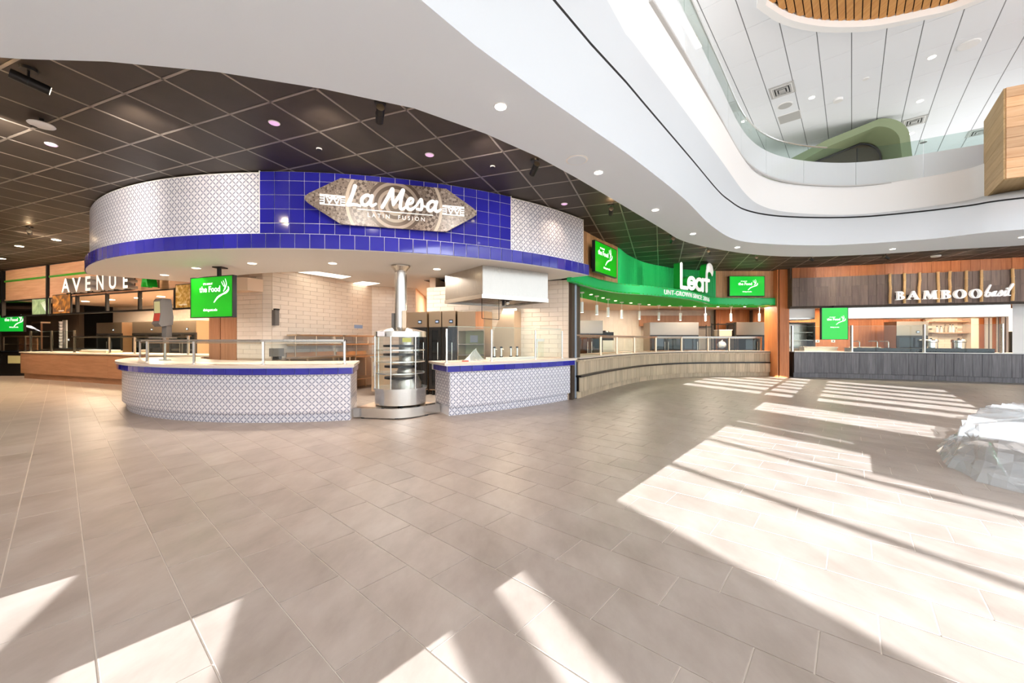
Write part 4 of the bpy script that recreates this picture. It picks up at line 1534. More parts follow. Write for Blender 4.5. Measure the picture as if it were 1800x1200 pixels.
# inner ceiling, corridor
struct(MB().prism([(-6.9, 9.3), (-5.3, 7.4), (-1.2, 7.4), (1.3, 8.8), (1.3, 10.5), (-2, 18), (-6, 18)], ZK, ZK + 0.06).build('ceiling_kitchen', 'white_paint'))
struct(MB().arc(KC, 4.84, 4.88, KZ0 + 0.04, ZK, aL + 0.2, aR, 60).build('trim_5', 'white_paint', smooth=30))
struct(MB().prism([(-5.0, 17), (0.5, 17), (0.5, 17.2), (-5.0, 17.2)], 0, ZK).build('wall_corridor', 'brown_wood'))
struct(MB().prism([(-2.1, 10.0), (-1.95, 10.0), (-0.6, 17), (-0.75, 17)], 0, ZK).build('wall_corridor_right', 'warm_paint'))
struct(MB().prism([(-2.95, 12.0), (-3.1, 12.1), (-3.6, 17), (-3.45, 17)], 0, ZK).build('wall_corridor_left', 'warm_paint'))
def troffer(cpx, label):
    cs = [PZ(x, y, ZK).xy for x, y in cpx]
    c = sum(cs, Vector((0, 0))) / 4
    t = thing('troffer_light', label, 'ceiling light', (c.x, c.y, ZK))
    MB().prism([c + (q - c) * 1.08 for q in cs], ZK - 0.012, ZK - 0.0005).build('frame', 'white_plastic', t)
    MB().prism(cs, ZK - 0.016, ZK - 0.011).build('lens', 'troffer_lens', t)
    return c
c1 = troffer(((524.4, 477.5), (556, 476), (617, 485), (601, 488.5)), 'long recessed kitchen ceiling light nearer the counter')
c2 = troffer(((607, 499.4), (637.6, 493.6), (667.7, 497), (636, 502.7)), 'second recessed kitchen ceiling light, deeper in the kiosk beside the flue')
area('kitchen_fill', (-0.2, 9.0 - 0.6, 2.04), 0.8, 30, (1, 0.82, 0.62), sy=0.5)
area('kitchen_fill', (-2.6, 8.8, ZK - 0.03), 1.0, 62, (1, 0.91, 0.81), sy=0.6)  # central fill added without a fitting, in place of lamps at the troffers
area('corridor_lamp', (-2.2, 13.5, ZK - 0.03), 0.6, 60, (1, 0.8, 0.6))
cv = PZ(768, 493, ZK).xy
t_ = thing('air_vent', 'dark slotted vent in the kitchen ceiling left of the steel hood', 'vent', (cv.x, cv.y, ZK))
MB().obox(cv, (1, -0.3), 0.6, 0.3, ZK - 0.012, ZK - 0.0005).build('frame', 'grey_plastic', t_)
m_ = MB()
for i in range(5):
    m_.obox(cv + Vector((0.015, 0.05)) * (i - 2), (1, -0.3), 0.54, 0.025, ZK - 0.02, ZK - 0.01)
m_.build('slats', 'dark_metal', t_)
# bulkhead between pier and canopy
struct(MB().prism([(xl - 0.2, pier_y + 0.2), (xm + 0.02, pier_y - 0.02), (-5.6, 8.3), (-6.6, 8.2)], 2.36, 2.63).build('trim_6', 'warm_paint'))
# timber wall left of the pier
q0, q1, q2 = (367 - CX) / F * 9.1, (388 - CX) / F * 9.0, (417 - CX) / F * 8.85
tw = struct(MB().prism([(q0, 9.12), (q2 + 0.01, 8.87), (q2 + 0.01, 9.2), (q0, 9.4)], 0, 2.63).build('wall_timber', 'brown_wood'))
for a_, b_ in ((q0, q1), (q1, q2)):
    ya, yb = 9.12 + (8.87 - 9.12) * (a_ - q0) / (q2 - q0), 9.12 + (8.87 - 9.12) * (b_ - q0) / (q2 - q0)
    MB().obox(((a_ + b_) / 2, (ya + yb) / 2 - 0.012), (b_ - a_, yb - ya), (b_ - a_) - 0.012, 0.02, 0, 2.62).build('panel', 'brown_wood', tw)

# hanging green screen
def tv(name, label, M, w, h, logo_at=(0, 0.12), url_at=(0, -0.62), sc=1.0, screen='screen_green', depth=0.07, url='dining.unt.edu', hidden=False):
    """screen in local x-y plane facing +z"""
    t = thing(name, label, 'screen', M.translation)
    link('casing', MB().box(-w / 2, w / 2, -h / 2, h / 2, -depth, -0.004).mesh('casing', 'black_plastic'), t, M)
    m = MB()
    b = 0.014
    for x0, x1, y0, y1 in ((-w / 2, w / 2, -h / 2, -h / 2 + b), (-w / 2, w / 2, h / 2 - b, h / 2), (-w / 2, -w / 2 + b, -h / 2 + b, h / 2 - b), (w / 2 - b, w / 2, -h / 2 + b, h / 2 - b)):
        m.box(x0, x1, y0, y1, -0.006, 0.006)
    link('bezel', m.mesh('bezel', 'black_plastic'), t, M)
    s = link('display', MB().box(-w / 2 + b, w / 2 - b, -h / 2 + b, h / 2 - b, -0.005, 0.0).mesh('display', screen), t, M)
    TM[s.name] = Matrix.Identity(4) @ M
    k = sc
    def put(nm, me, x, y):
        o = link(nm, me, None, M @ Matrix.Translation((x, y, 0.001)))
        o.parent = s
        o.matrix_parent_inverse = M.inverted()
        return o
    lx, ly = logo_at[0] * w / 2, logo_at[1] * h / 2
    put('lettering', text_mesh('the Food', 0.17 * k, 0.002, 'screen_text', 0.003), lx - 0.08 * k, ly)
    put('lettering', text_mesh("IT'S ABOUT", 0.055 * k, 0.002, 'screen_text', 0.001), lx - 0.14 * k, ly + 0.15 * k)
    sw = [[(0.30, -0.06, .7), (0.41, -0.02, 1.3), (0.47, 0.04, 1.1), (0.46, 0.09, .4)], [(0.05, -0.22, .6), (0.16, -0.12, 1.1), (0.30, -0.06, .8)],
          [(0.33, 0.0, .5), (0.37, 0.1, .5), (0.32, 0.22, .3)], [(0.37, 0.04, .5), (0.41, 0.14, .5), (0.38, 0.25, .3)], [(0.34, 0.1, .4), (0.29, 0.16, .4), (0.27, 0.2, .2)]]
    put('swoosh', strokes_mesh([[(p[0] * k, p[1] * k, p[2]) for p in st_] for st_ in sw], 0.036 * k, 0.002, 'screen_text'), lx + 0.0 * k, ly)
    put('lettering', text_mesh(url, 0.075 * k, 0.002, 'screen_text', 0.001), url_at[0] * w / 2, url_at[1] * h / 2)
    return t
# corners from the photograph: left edge farther than right
kY = 6.9
pl_, pr_ = PY(335, 525, 7.25), PY(409.5, 525, 6.9)
xv = Vector((pr_.x - pl_.x, pr_.y - pl_.y, 0))
wv = xv.length
ztop = CH + (598 - 485.5) / F * 7.07
zbot = CH + (598 - 558.0) / F * 7.07
ctr = (pl_ + pr_) / 2
ctr.z = (ztop + zbot) / 2
Mtv = frame(ctr, xv, (0, 0, 1))
tv1 = tv('hanging_screen', 'green screen hung from the kiosk canopy above the left counter', Mtv, wv, ztop - zbot, (0.06, 0.25), (-0.05, -0.68), 0.86)
MB().tube((ctr.x + 0.1, ctr.y + 0.06, zbot + 0.3), (ctr.x + 0.1, ctr.y + 0.06, KZ0 - 0.001), 0.035, 14).build('mount_pole', 'dark_metal', tv1, 40)
MB().box(ctr.x + 0.03, ctr.x + 0.2, ctr.y - 0.02, ctr.y + 0.14, KZ0 - 0.02, KZ0 - 0.0005).build('ceiling_plate', 'dark_metal', tv1)

# drinks dispenser on a post
dp = PY(286, 590, 7.55)
dd = thing('drinks_dispenser', 'tall drinks dispenser with cream and red label standing behind the left counter guard', 'dispenser', (dp.x, dp.y, 0.915))
MB().tube((dp.x, dp.y + 0.05, CT), (dp.x, dp.y + 0.05, 1.34), 0.022, 12).build('post', 'stainless', dd, 40)
MB().lathe([(0.001, CT), (0.09, CT), (0.09, CT + 0.015), (0.001, CT + 0.015)], dp.x, dp.y + 0.05, 16).build('foot', 'stainless', dd, 30)
MB().box(dp.x - 0.16, dp.x + 0.16, dp.y - 0.12, dp.y + 0.14, 1.335, 1.36).build('drip_tray', 'stainless', dd)
MB().box(dp.x + 0.0, dp.x + 0.09, dp.y - 0.02, dp.y + 0.1, 1.36, 1.62).build('neck', 'grey_plastic', dd)
Md = Matrix.Translation((dp.x, dp.y, 0)) @ Matrix.Rotation(R(-20), 4, 'Z') @ Matrix.Diagonal((0.8, 0.62, 1, 1))
prof = [(-0.17, 1.66), (-0.2, 1.62), (-0.12, 1.56), (0.18, 1.6), (0.2, 1.75), (0.14, 2.08), (0.12, 2.1), (-0.1, 2.1), (-0.15, 2.05), (-0.14, 1.8)]
m_ = MB()
k = len(prof)
vs = [Md @ Vector((xx, y_, z_)) for xx in (-0.13, 0.13) for y_, z_ in prof]
m_.add(vs, [tuple(range(k)), tuple(range(2 * k - 1, k - 1, -1))] + [(i, (i + 1) % k, k + (i + 1) % k, k + i) for i in range(k)])
m_.build('housing', 'grey_plastic', dd)
def face_strip(y0, z0, y1, z1, m, nm):
    mb_ = MB()
    vs = [Md @ Vector(p) for p in ((-0.105, y0 - 0.006, z0), (0.105, y0 - 0.006, z0), (0.105, y1 - 0.006, z1), (-0.105, y1 - 0.006, z1), (-0.105, y0 + 0.004, z0), (0.105, y0 + 0.004, z0), (0.105, y1 + 0.004, z1), (-0.105, y1 + 0.004, z1))]
    mb_.add(vs, [(0, 1, 2, 3), (0, 1, 5, 4), (1, 2, 6, 5), (2, 3, 7, 6), (3, 0, 4, 7)])
    return mb_.build(nm, m, dd)
face_strip(-0.141, 1.82, -0.149, 2.04, 'cream_print', 'upper_label')
face_strip(-0.168, 1.67, -0.141, 1.815, 'red_print', 'lower_label')

# dispensers and sticker on the left kitchen wall
def on_wall(p0, p1, px):
    return ray_line(px, p0, p1)
wd_ = (wl1 - wl0).normalized()
wn_ = Vector((wd_.y, -wd_.x))
def wall_box(px, py0, py1, w, dpt, m, nm, label, cat, part='housing'):
    p = on_wall(tuple(wl0), tuple(wl1), px)
    z1 = CH + (598 - py0) / F * p.y
    z0 = CH + (598 - py1) / F * p.y
    t = thing(nm, label, cat, (p.x, p.y, z0))
    c = p + wn_ * (dpt / 2 + 0.011)
    MB().obox(c, wd_, w, dpt, z0, z1).build(part, m, t)
    return t, c, z0, z1
t_, c_, z0_, z1_ = wall_box(481, 545, 572, 0.1, 0.1, 'grey_plastic', 'soap_dispenser', 'grey soap dispenser high on the tiled wall behind the left counter', 'dispenser')
MB().obox(c_ + wn_ * 0.03, wd_, 0.09, 0.08, z1_, z1_ + 0.03).build('lid', 'dark_metal', t_)
t_, c_, z0_, z1_ = wall_box(482, 612, 626, 0.26, 0.13, 'grey_plastic', 'towel_dispenser', 'grey paper towel dispenser low on the tiled wall behind the left counter', 'dispenser')
MB().obox(c_ + wn_ * 0.02, wd_, 0.14, 0.1, z0_ - 0.07, z0_).build('outlet', 'dark_metal', t_)
t_, c_, z0_, z1_ = wall_box(629.5, 571, 577, 0.32, 0.006, 'blue_paper', 'wall_notice', 'small blue notice taped to the tiled kitchen wall', 'notice', 'sheet')

# work tables with over-shelves along the left kitchen wall
def work_table(pxa, pxb, label, off0=0.05, dep=0.65, zt=0.92, shelf=(1.28,), lower=True):
    a_, b_ = on_wall(tuple(wl0), tuple(wl1), pxa), on_wall(tuple(wl0), tuple(wl1), pxb)
    c = (a_ + b_) / 2 + wn_ * (off0 + dep / 2)
    L = (b_ - a_).length
    t = thing('work_table', label, 'table', (c.x, c.y, 0))
    MB().obox(c, wd_, L, dep, zt - 0.04, zt).build('top', 'stainless_warm', t)
    MB().obox(c - wn_ * (dep / 2 - 0.01), wd_, L, 0.02, zt, zt + 0.1).build('backsplash', 'stainless_warm', t)
    if lower:
        MB().obox(c, wd_, L - 0.06, dep - 0.06, 0.28, 0.3).build('undershelf', 'stainless_warm', t)
    for s in (-1, 1):
        for u in (-1, 1):
            q = c + wd_ * (s * (L / 2 - 0.05)) + wn_ * (u * (dep / 2 - 0.05))
            MB().tube((q.x, q.y, 0), (q.x, q.y, zt - 0.04), 0.02, 10).build('leg', 'stainless_warm', t, 40)
    for z in shelf:
        cs = c - wn_ * (dep / 2 - 0.17)
        MB().obox(cs, wd_, L, 0.3, z - 0.02, z + 0.015).build('overshelf', 'stainless_warm', t)
        for s in (-0.9, 0, 0.9):
            q = cs + wd_ * (s * (L / 2 - 0.04))
            MB().tube((q.x, q.y, zt), (q.x, q.y, z - 0.02), 0.015, 8).build('shelf_post', 'stainless_warm', t, 40)
    return t
work_table(500, 583, 'stainless work table with overshelf along the tiled kitchen wall, nearer the towel dispenser', shelf=(1.2, 1.42))
work_table(588, 640, 'stainless work table with overshelf deeper along the kitchen wall, under the blue notice', zt=0.9, shelf=(1.2, 1.42))
# steel prep unit between the display and the wall
pu = thing('prep_unit', 'low stainless prep unit behind the round display', 'unit', (-2.9, 9.4, 0))
MB().box(-3.3, -2.5, 9.2, 9.9, 0.1, 0.9).build('body', 'stainless_warm', pu)
MB().box(-3.32, -2.48, 9.18, 9.92, 0.9, 0.93).build('top', 'stainless', pu)
MB().path([(-3.2, 9.15, 0.45), (-3.2, 9.05, 0.48), (-3.2, 9.05, 0.8), (-3.2, 9.15, 0.83)], 0.014, 8).build('handle', 'stainless_bright', pu, 40)
for x_ in (-3.22, -2.58):
    for y_ in (9.28, 9.82):
        MB().tube((x_, y_, 0), (x_, y_, 0.1), 0.03, 10).build('foot', 'dark_metal', pu)

# tall refrigerators behind the hood
rd_ = (wr1 - wr0).normalized()
rn_ = Vector((rd_.y, -rd_.x))
def fridge(name, label, c, d, W, D, H, doors=2, body='stainless_warm', header=0.42, badge=True, dark='fridge_dark'):
    """upright glass-door refrigerator: header panel, doors with handles; faces the right of d"""
    d = Vector(d).normalized()
    nrm = Vector((d.y, -d.x))
    c = Vector(c)
    t = thing(name, label, 'refrigerator', (c.x, c.y, 0))
    MB().obox(c, d, W, D, 0.12, H).build('cabinet', body, t)
    fc = c + nrm * (D / 2)
    MB().obox(fc + nrm * 0.015, d, W, 0.03, H - header, H).build('header', body, t)
    for s in (-1, 1):
        for u in (-1, 1):
            q = c + d * (s * (W / 2 - 0.06)) + nrm * (u * (D / 2 - 0.06))
            MB().tube((q.x, q.y, 0), (q.x, q.y, 0.12), 0.03, 10).build('foot', 'dark_metal', t)
    dw = W / doors
    for i in range(doors):
        q = fc + d * (-W / 2 + (i + 0.5) * dw) + nrm * 0.02
        m = MB()
        z0, z1 = 0.14, H - header - 0.01
        m.obox(q, d, dw - 0.01, 0.04, z0, z0 + 0.09)
        m.obox(q, d, dw - 0.01, 0.04, z1 - 0.07, z1)
        for s in (-1, 1):
            m.obox(q + d * (s * (dw / 2 - 0.045)), d, 0.08, 0.04, z0 + 0.09, z1 - 0.07)
        dr = m.build('door', dark, t)
        MB().obox(q, d, dw - 0.16, 0.012, z0 + 0.09, z1 - 0.07).build('door_glass', 'black_glass', dr)
        hq = q + d * ((dw / 2 - 0.07) * (1 if i % 2 == 0 else -1)) + nrm * 0.05
        MB().tube((hq.x, hq.y, 0.85), (hq.x, hq.y, 1.25), 0.012, 8).build('handle', 'stainless_bright', dr, 40)
    if badge:
        q = fc + nrm * 0.034 + d * (W * 0.18)
        MB().obox(q, d, 0.1, 0.012, H - header + 0.08, H - header + 0.16).build('controller', 'black_plastic', t)
        MB().obox(q + nrm * 0.007, d, 0.07, 0.004, H - header + 0.1, H - header + 0.14).build('readout', 'blue_paper', t)
    return t
def along_r(px):
    return ray_line(px, tuple(wr0), tuple(wr1))
for (xa, xb), lb in zip(((714, 752), (755, 777), (778, 802)), ('steel upright refrigerator beside the flue, leftmost of three', 'narrow steel refrigerator, middle of the three under the tiled wall', 'narrow steel refrigerator left of the wide steel cabinet')):
    off_ = 0.45
    base0, base1 = wr0 + rn_ * off_ - rd_ * 1.2, wr1 + rn_ * off_
    A_, B_ = ray_line(xa, tuple(base0), tuple(base1)), ray_line(xb, tuple(base0), tuple(base1))
    c = (A_ + B_) / 2 - rn_ * 0.2
    fridge('refrigerator', lb, c, rd_, (B_ - A_).length - 0.01, 0.4, 1.98, 1, 'stainless_warm', 0.36)
base0, base1 = wr0 + rn_ * 0.45, wr1 + rn_ * 0.45
A_, B_ = ray_line(804, tuple(base0), tuple(base1)), ray_line(852, tuple(base0), tuple(base1))
c = (A_ + B_) / 2 - rn_ * 0.2
cab = thing('steel_cabinet', 'wide steel warming cabinet with two open shelves below the hood', 'cabinet', (c.x, c.y, 0))
W_ = (B_ - A_).length
MB().obox(c, rd_, W_, 0.4, 1.52, 1.96).build('upper_box', 'stainless_warm', cab)
MB().obox(c - rn_ * 0.18, rd_, W_, 0.03, 0.5, 1.52).build('back_panel', 'cream_print', cab)
for z in (0.5, 0.95, 1.2):
    MB().obox(c, rd_, W_, 0.4, z, z + 0.02).build('shelf', 'stainless', cab)
for s in (-1, 1):
    MB().obox(c + rd_ * (s * (W_ / 2 - 0.012)), rd_, 0.024, 0.4, 0, 1.52).build('side', 'stainless_warm', cab)
MB().obox(c - rn_ * 0.155 - rd_ * 0.1, rd_, 0.2, 0.01, 1.25, 1.42).build('label', 'white_paper', cab)
MB().obox(c + rn_ * 0.2 + rd_ * 0.22, rd_, 0.2, 0.02, 1.56, 1.95).build('side_panel', 'brown_wood', cab)
# slanted wall/flue shape of the oven hood: trapezoid steel stack
st0 = ray_line(868, tuple(wr0 + rn_ * 0.45), tuple(wr1 + rn_ * 0.45))
st1 = ray_line(904, tuple(wr0 + rn_ * 0.45), tuple(wr1 + rn_ * 0.45))
ov = thing('rotisserie_hood', 'tapering steel oven with slanted top below the extractor hood', 'oven', (st0.x, st0.y, 0))
Lx = (st1 - st0).length
prof = [(0, 0.2), (Lx, 0.2), (Lx, 1.95), (Lx - 0.28, 1.95), (0.0, 1.5)]
m_ = MB()
vs = []
for dd_ in (0.0, -0.42):
    for s_, z_ in prof:
        q = st0 + rd_ * s_ + rn_ * dd_
        vs.append((q.x, q.y, z_))
k = len(prof)
m_.add(vs, [tuple(range(k)), tuple(range(2 * k - 1, k - 1, -1))] + [(i, (i + 1) % k, k + (i + 1) % k, k + i) for i in range(k)])
m_.build('body', 'stainless_warm', ov)
q = st0.lerp(st1, 0.75)
MB().obox(q - rn_ * 0.2, rd_, 0.32, 0.3, 1.95, 2.0).build('flange', 'stainless', ov)
MB().obox(st0.lerp(st1, 0.5) - rn_ * 0.2, rd_, Lx - 0.06, 0.36, 0, 0.2).build('plinth', 'dark_metal', ov)

# small things on the right kiosk counter
def ctop(px, rr=0.35):
    return ray_circle(px, cRc, cRr - rr)[1]
for px, lb in zip((869, 881, 898, 909), ('tap tower nearest the guard post on the right counter', 'second tap tower on the white tray of the right counter', 'third tap tower on the white tray, before the last', 'last tap tower at the right of the white tray')):
    p = ctop(px, 0.42)
    t_ = thing('tap_tower', lb, 'tap', (p.x, p.y, CT + 0.05))
    MB().tube((p.x, p.y, CT + 0.05), (p.x, p.y, CT + 0.23), 0.02, 12).build('column', 'stainless_bright', t_, 40)
    MB().tube((p.x, p.y, CT + 0.05), (p.x, p.y, CT + 0.07), 0.035, 12).build('foot', 'dark_metal', t_, 40)
    MB().tube((p.x, p.y, CT + 0.23), (p.x, p.y, CT + 0.26), 0.026, 12).build('cap', 'dark_metal', t_, 40)
    MB().tube((p.x, p.y, CT + 0.22), (p.x + 0.05, p.y - 0.04, CT + 0.2), 0.008, 8).build('spout', 'stainless_bright', t_, 40)
pa, pb = ctop(862, 0.42), ctop(934, 0.42)
tr = thing('drip_tray', 'long white tray under the tap towers on the right counter', 'tray', ((pa.x + pb.x) / 2, (pa.y + pb.y) / 2, CT))
MB().obox((pa + pb) / 2, pb - pa, (pb - pa).length, 0.3, CT + 0.0005, CT + 0.05).build('pan', 'white_plastic', tr)
MB().obox((pa + pb) / 2, pb - pa, (pb - pa).length - 0.05, 0.24, CT + 0.048, CT + 0.052).build('grate', 'stainless', tr)
p = ctop(818, 0.2)
k_ = thing('red_knife', 'red handled utensil lying on the right counter', 'utensil', (p.x, p.y, CT))
MB().obox(p, (1, 0.25), 0.12, 0.03, CT + 0.0005, CT + 0.02).build('handle', 'red_print', k_)
MB().obox(p + Vector((0.12, 0.03)), (1, 0.25), 0.13, 0.02, CT + 0.004, CT + 0.008).build('blade', 'stainless_bright', k_)
p = ctop(835, 0.35)
w_ = thing('plastic_wrap', 'crumpled clear plastic bag peaked on the right counter', 'bag', (p.x, p.y, CT))
m_ = MB()
rnd = random.Random(3)
prof = []
N_ = 18
vs = [(p.x + 0.02, p.y, CT + 0.24)]
for ring, (rr, zz) in enumerate(((0.03, 0.17), (0.07, 0.08), (0.13, 0.001))):
    for i in range(N_):
        a = 2 * math.pi * i / N_
        r2 = rr * (0.75 + 0.5 * rnd.random())
        vs.append((p.x + r2 * math.cos(a) * 1.4, p.y + r2 * math.sin(a), CT + zz + (0.02 * rnd.random() if zz > 0.01 else 0)))
fs = [(0, 1 + i, 1 + (i + 1) % N_) for i in range(N_)]
for ring in range(2):
    o = 1 + ring * N_
    fs += [(o + i, o + N_ + i, o + N_ + (i + 1) % N_, o + (i + 1) % N_) for i in range(N_)]
m_.add(vs, fs)
m_.build('film', 'plastic_film', w_)
pa, pb = ctop(944, 0.5), ctop(972, 0.5)
gfr = thing('small_glass_screen', 'small square framed glass screen at the right end of the kiosk counter', 'glass screen', (pa.x, pa.y, CT))
for p in (pa, pb):
    MB().tube((p.x, p.y, CT), (p.x, p.y, CT + 0.42), 0.012, 8).build('post', 'stainless_bright', gfr, 40)
MB().obox((pa + pb) / 2, pb - pa, (pb - pa).length, 0.02, CT + 0.36, CT + 0.42).build('top_bar', 'white_plastic', gfr)
MB().obox((pa + pb) / 2, pb - pa, (pb - pa).length - 0.03, 0.008, CT + 0.02, CT + 0.36).build('glass_pane', 'clear_glass', gfr)

# ================================================================== AVENUE A
VA0 = Vector((-17.9, 13.86))
VD = Vector((4.9, -1.85)).normalized()
VN = Vector((VD.y, -VD.x))           # towards the hall
def va(t, off=0.0):
    return VA0 + VD * t + VN * off
def vt(px, off=0.0):
    p = ray_line(px, tuple(va(0, off)), tuple(va(10, off)))
    return (p - va(0, off)).dot(VD)
VL = 11.6
av = thing('shop_fascia', 'timber fascia of the far left shop with a green stripe', 'fascia', (va(5).x, va(5).y, 2.73))
MB().obox(va(VL / 2, -0.12), VD, VL, 0.2, 2.75, ZB - 0.03).build('backing', 'dark_wall', av)
t0 = 0.0
for t1 in (vt(87.5), vt(87.5) + 2.9, vt(87.5) + 5.8, VL):
    for z0, z1 in ((2.73, 3.34), (3.40, ZB - 0.03)):
        MB().obox(va((t0 + t1) / 2, 0.0), VD, t1 - t0 - 0.1, 0.04, z0, z1).build('panel', 'oak_panel', av)
    t0 = t1
MB().obox(va(VL / 2, 0.025), VD, VL, 0.03, 3.34, 3.40).build('stripe', 'green_stripe', av)
MB().obox(va(VL / 2, -0.02), VD, VL, 0.1, 2.69, 2.73).build('bottom_rail', 'oak_panel', av)
for px in (8, 87.5):
    t = vt(px)
    MB().obox(va(t, 0.03), VD, 0.09, 0.09, 2.10, ZB - 0.03).build('post', 'dark_metal', av)
fr_ = thing('hanging_grille', 'slim dark metal frame hanging below the timber fascia of the far left shop', 'frame', (va(5).x, va(5).y, 2.1))
MB().obox(va(VL / 2, 0.0), VD, VL, 0.07, 2.12, 2.17).build('lower_bar', 'dark_metal', fr_)
MB().obox(va(VL / 2, -0.0), VD, VL, 0.05, 2.66, 2.70).build('upper_bar', 'dark_metal', fr_)
for px in (136, 188.5, 246, 309):
    MB().obox(va(vt(px)), VD, 0.07, 0.07, 2.12, 2.70).build('upright', 'dark_metal', fr_)
def poster(pxa, pxb, z0, z1, m, label, off=0.06, cap=None):
    ta, tb = vt(pxa, off), vt(pxb, off)
    c = va((ta + tb) / 2, off)
    t = thing('food_poster', label, 'poster', (c.x, c.y, z0))
    M = frame((c.x, c.y, (z0 + z1) / 2), (VD.x, VD.y, 0), (0, 0, 1))
    w, h = tb - ta, z1 - z0
    link('frame', MB().box(-w / 2, w / 2, -h / 2, h / 2, -0.05, -0.002).mesh('frame', 'dark_metal'), t, M)
    link('print', MB().box(-w / 2 + 0.02, w / 2 - 0.02, -h / 2 + 0.02, h / 2 - 0.02, -0.004, 0.0).mesh('print', m), t, M)
    if cap:
        link('caption', text_mesh(cap, 0.05, 0.002, 'letter_white'), t, M @ Matrix.Translation((0, -h / 2 + 0.08, 0.001)))
    return t, M, w, h
poster(92, 123.5, 2.14, 2.76, 'sandwich_print', 'framed close up picture of a golden sandwich in the far left shop frame', cap='SANDWICHES')
poster(308, 336, 2.14, 2.78, 'noodle_print', 'framed close up picture of creamy yellow pasta behind the hanging green screen', cap='BAKED PASTA')
t_, M_, w_, h_ = poster(56, 86, 2.14, 2.68, 'leafy_print', 'pale green picture with white fork lines in the far left shop frame', 0.05)
for i in range(5):
    link('fork_line', strokes_mesh([[(w_ * 0.38, -h_ * 0.42), (w_ * (0.05 + 0.07 * i), h_ * (0.22 + 0.03 * i))]], 0.02, 0.002, 'letter_white'), t_, M_ @ Matrix.Translation((0, 0, 0.001)))
# deep channel letters
lets = [('A', 108, 122.5, 490.5, 513), ('V', 126.5, 142, 489, 512), ('E', 150, 159, 487, 510), ('N', 169.5, 182, 485, 508.5), ('U', 191.5, 204, 485, 506.5), ('E', 216, 224.5, 486, 505.5), ('A', 247.5, 260, 488, 502.5)]
ordn = ['first white letter A', 'white letter V', 'first white letter E', 'white letter N', 'white letter U', 'second white letter E']
for i, (ch, xa, xb, ya, yb) in enumerate(lets):
    off = 0.42
    ta, tb = vt(xa, off), vt(xb, off)
    c = va((ta + tb) / 2, off)
    z0 = CH + (598 - yb) / F * c.y
    hgt = 0.42
    green = i == 6
    t = thing('channel_letter', ('green letter A at the end of the far left shop sign' if green else ordn[i] + ' of the deep channel lettering on the far left shop'), 'letter', (c.x, c.y, z0), 0, 'channel letters of the far left shop')
    me = text_mesh(ch, hgt / 0.729, 0.22, ['green_paint' if green else 'letter_white', 'green_under' if green else 'letter_side'], 0.012)
    xs_ = [v.co.x for v in me.vertices]
    s = (tb - ta) / (max(xs_) - min(xs_))
    M = frame((c.x, c.y, z0), (VD.x, VD.y, 0), (0, 0, 1)) @ Matrix.Diagonal((s, 1, 1, 1)) @ Matrix.Translation((-(max(xs_) + min(xs_)) / 2, 0, -0.11))
    link('face', me, t, M)
    cb = va((ta + tb) / 2, off - 0.1)
    MB().tube((cb.x, cb.y, 2.70), (cb.x, cb.y, z0 + 0.02), 0.012, 8).build('stand', 'dark_metal', t)
bk_ = thing('letter_backing', 'dark mirrored strip behind the deep channel lettering', 'backing', (va(7).x, va(7).y, 2.73))
MB().obox(va((vt(122) + vt(240)) / 2, 0.045), VD, vt(240) - vt(122), 0.04, 2.74, 3.12).build('strip', 'black_glass', bk_)
for i in range(6):
    tt = vt(126) + (vt(236) - vt(126)) * (i + 0.5) / 6
    MB().obox(va(tt, 0.07), VD, 0.22, 0.012, 2.82, 3.06).build('painted_glow', 'blue_paper', bk_)  # blue glow behind the letters, put into the panel colour
for t_, e_ in ((1.6, 260), (4.6, 300), (8.0, 260)):
    a_ = va(t_, 2.6)
    b_ = va(t_, 0.0)
    spot('fascia_fill', (a_.x, a_.y, ZB - 0.15), (b_.x, b_.y, 2.6), e_, (1, 0.8, 0.6), 100, 0.8, 0.05)  # added frontal fill for the timber fascia, without a fitting
    a_ = va(t_, 1.6)
    spot('aisle_lamp', (a_.x, a_.y, ZB - 0.1), (a_.x, a_.y, 0), 260, (1, 0.72, 0.48), 110, 0.8, 0.06)
# counter
vc = thing('shop_counter', 'long timber fronted counter of the far left shop', 'counter', (va(5, .1).x, va(5, .1).y, 0))
tA, tB = vt(42, -0.05), VL
MB().obox(va((tA + tB) / 2, -0.45), VD, tB - tA - 0.06, 0.8, 0.0, 0.17).build('plinth', 'counter_wood', vc)
MB().obox(va((tA + tB) / 2, -0.45), VD, tB - tA, 0.86, 0.17, 0.86).build('carcass', 'dark_wall', vc)
for i in range(4):
    a_, b_ = tA + (tB - tA) * i / 4, tA + (tB - tA) * (i + 1) / 4
    MB().obox(va((a_ + b_) / 2, 0.0), VD, b_ - a_ - 0.006, 0.05, 0.18, 0.85).build('front_panel', 'counter_wood', vc)
MB().obox(va((tA + tB) / 2, -0.42), VD, tB - tA + 0.04, 0.96, 0.87, 0.91).build('worktop', 'countertop', vc)
gp_ = [va(vt(px, -0.1), -0.1) for px in (54, 91, 131, 193, 237)]
post_glass('sneeze_guard', 'tall glass guard with frosted upper strip at the left end of the far shop counter', [tuple(p) for p in gp_[:3]], 0.91, 1.62, False, 0.04)
post_glass('sneeze_guard', 'lower steel railed glass guard on the far left timber counter', [tuple(p) for p in gp_[2:]] + [tuple(va(vt(331, -0.1), -0.1))], 0.91, 1.42, 0.14, 0.04)
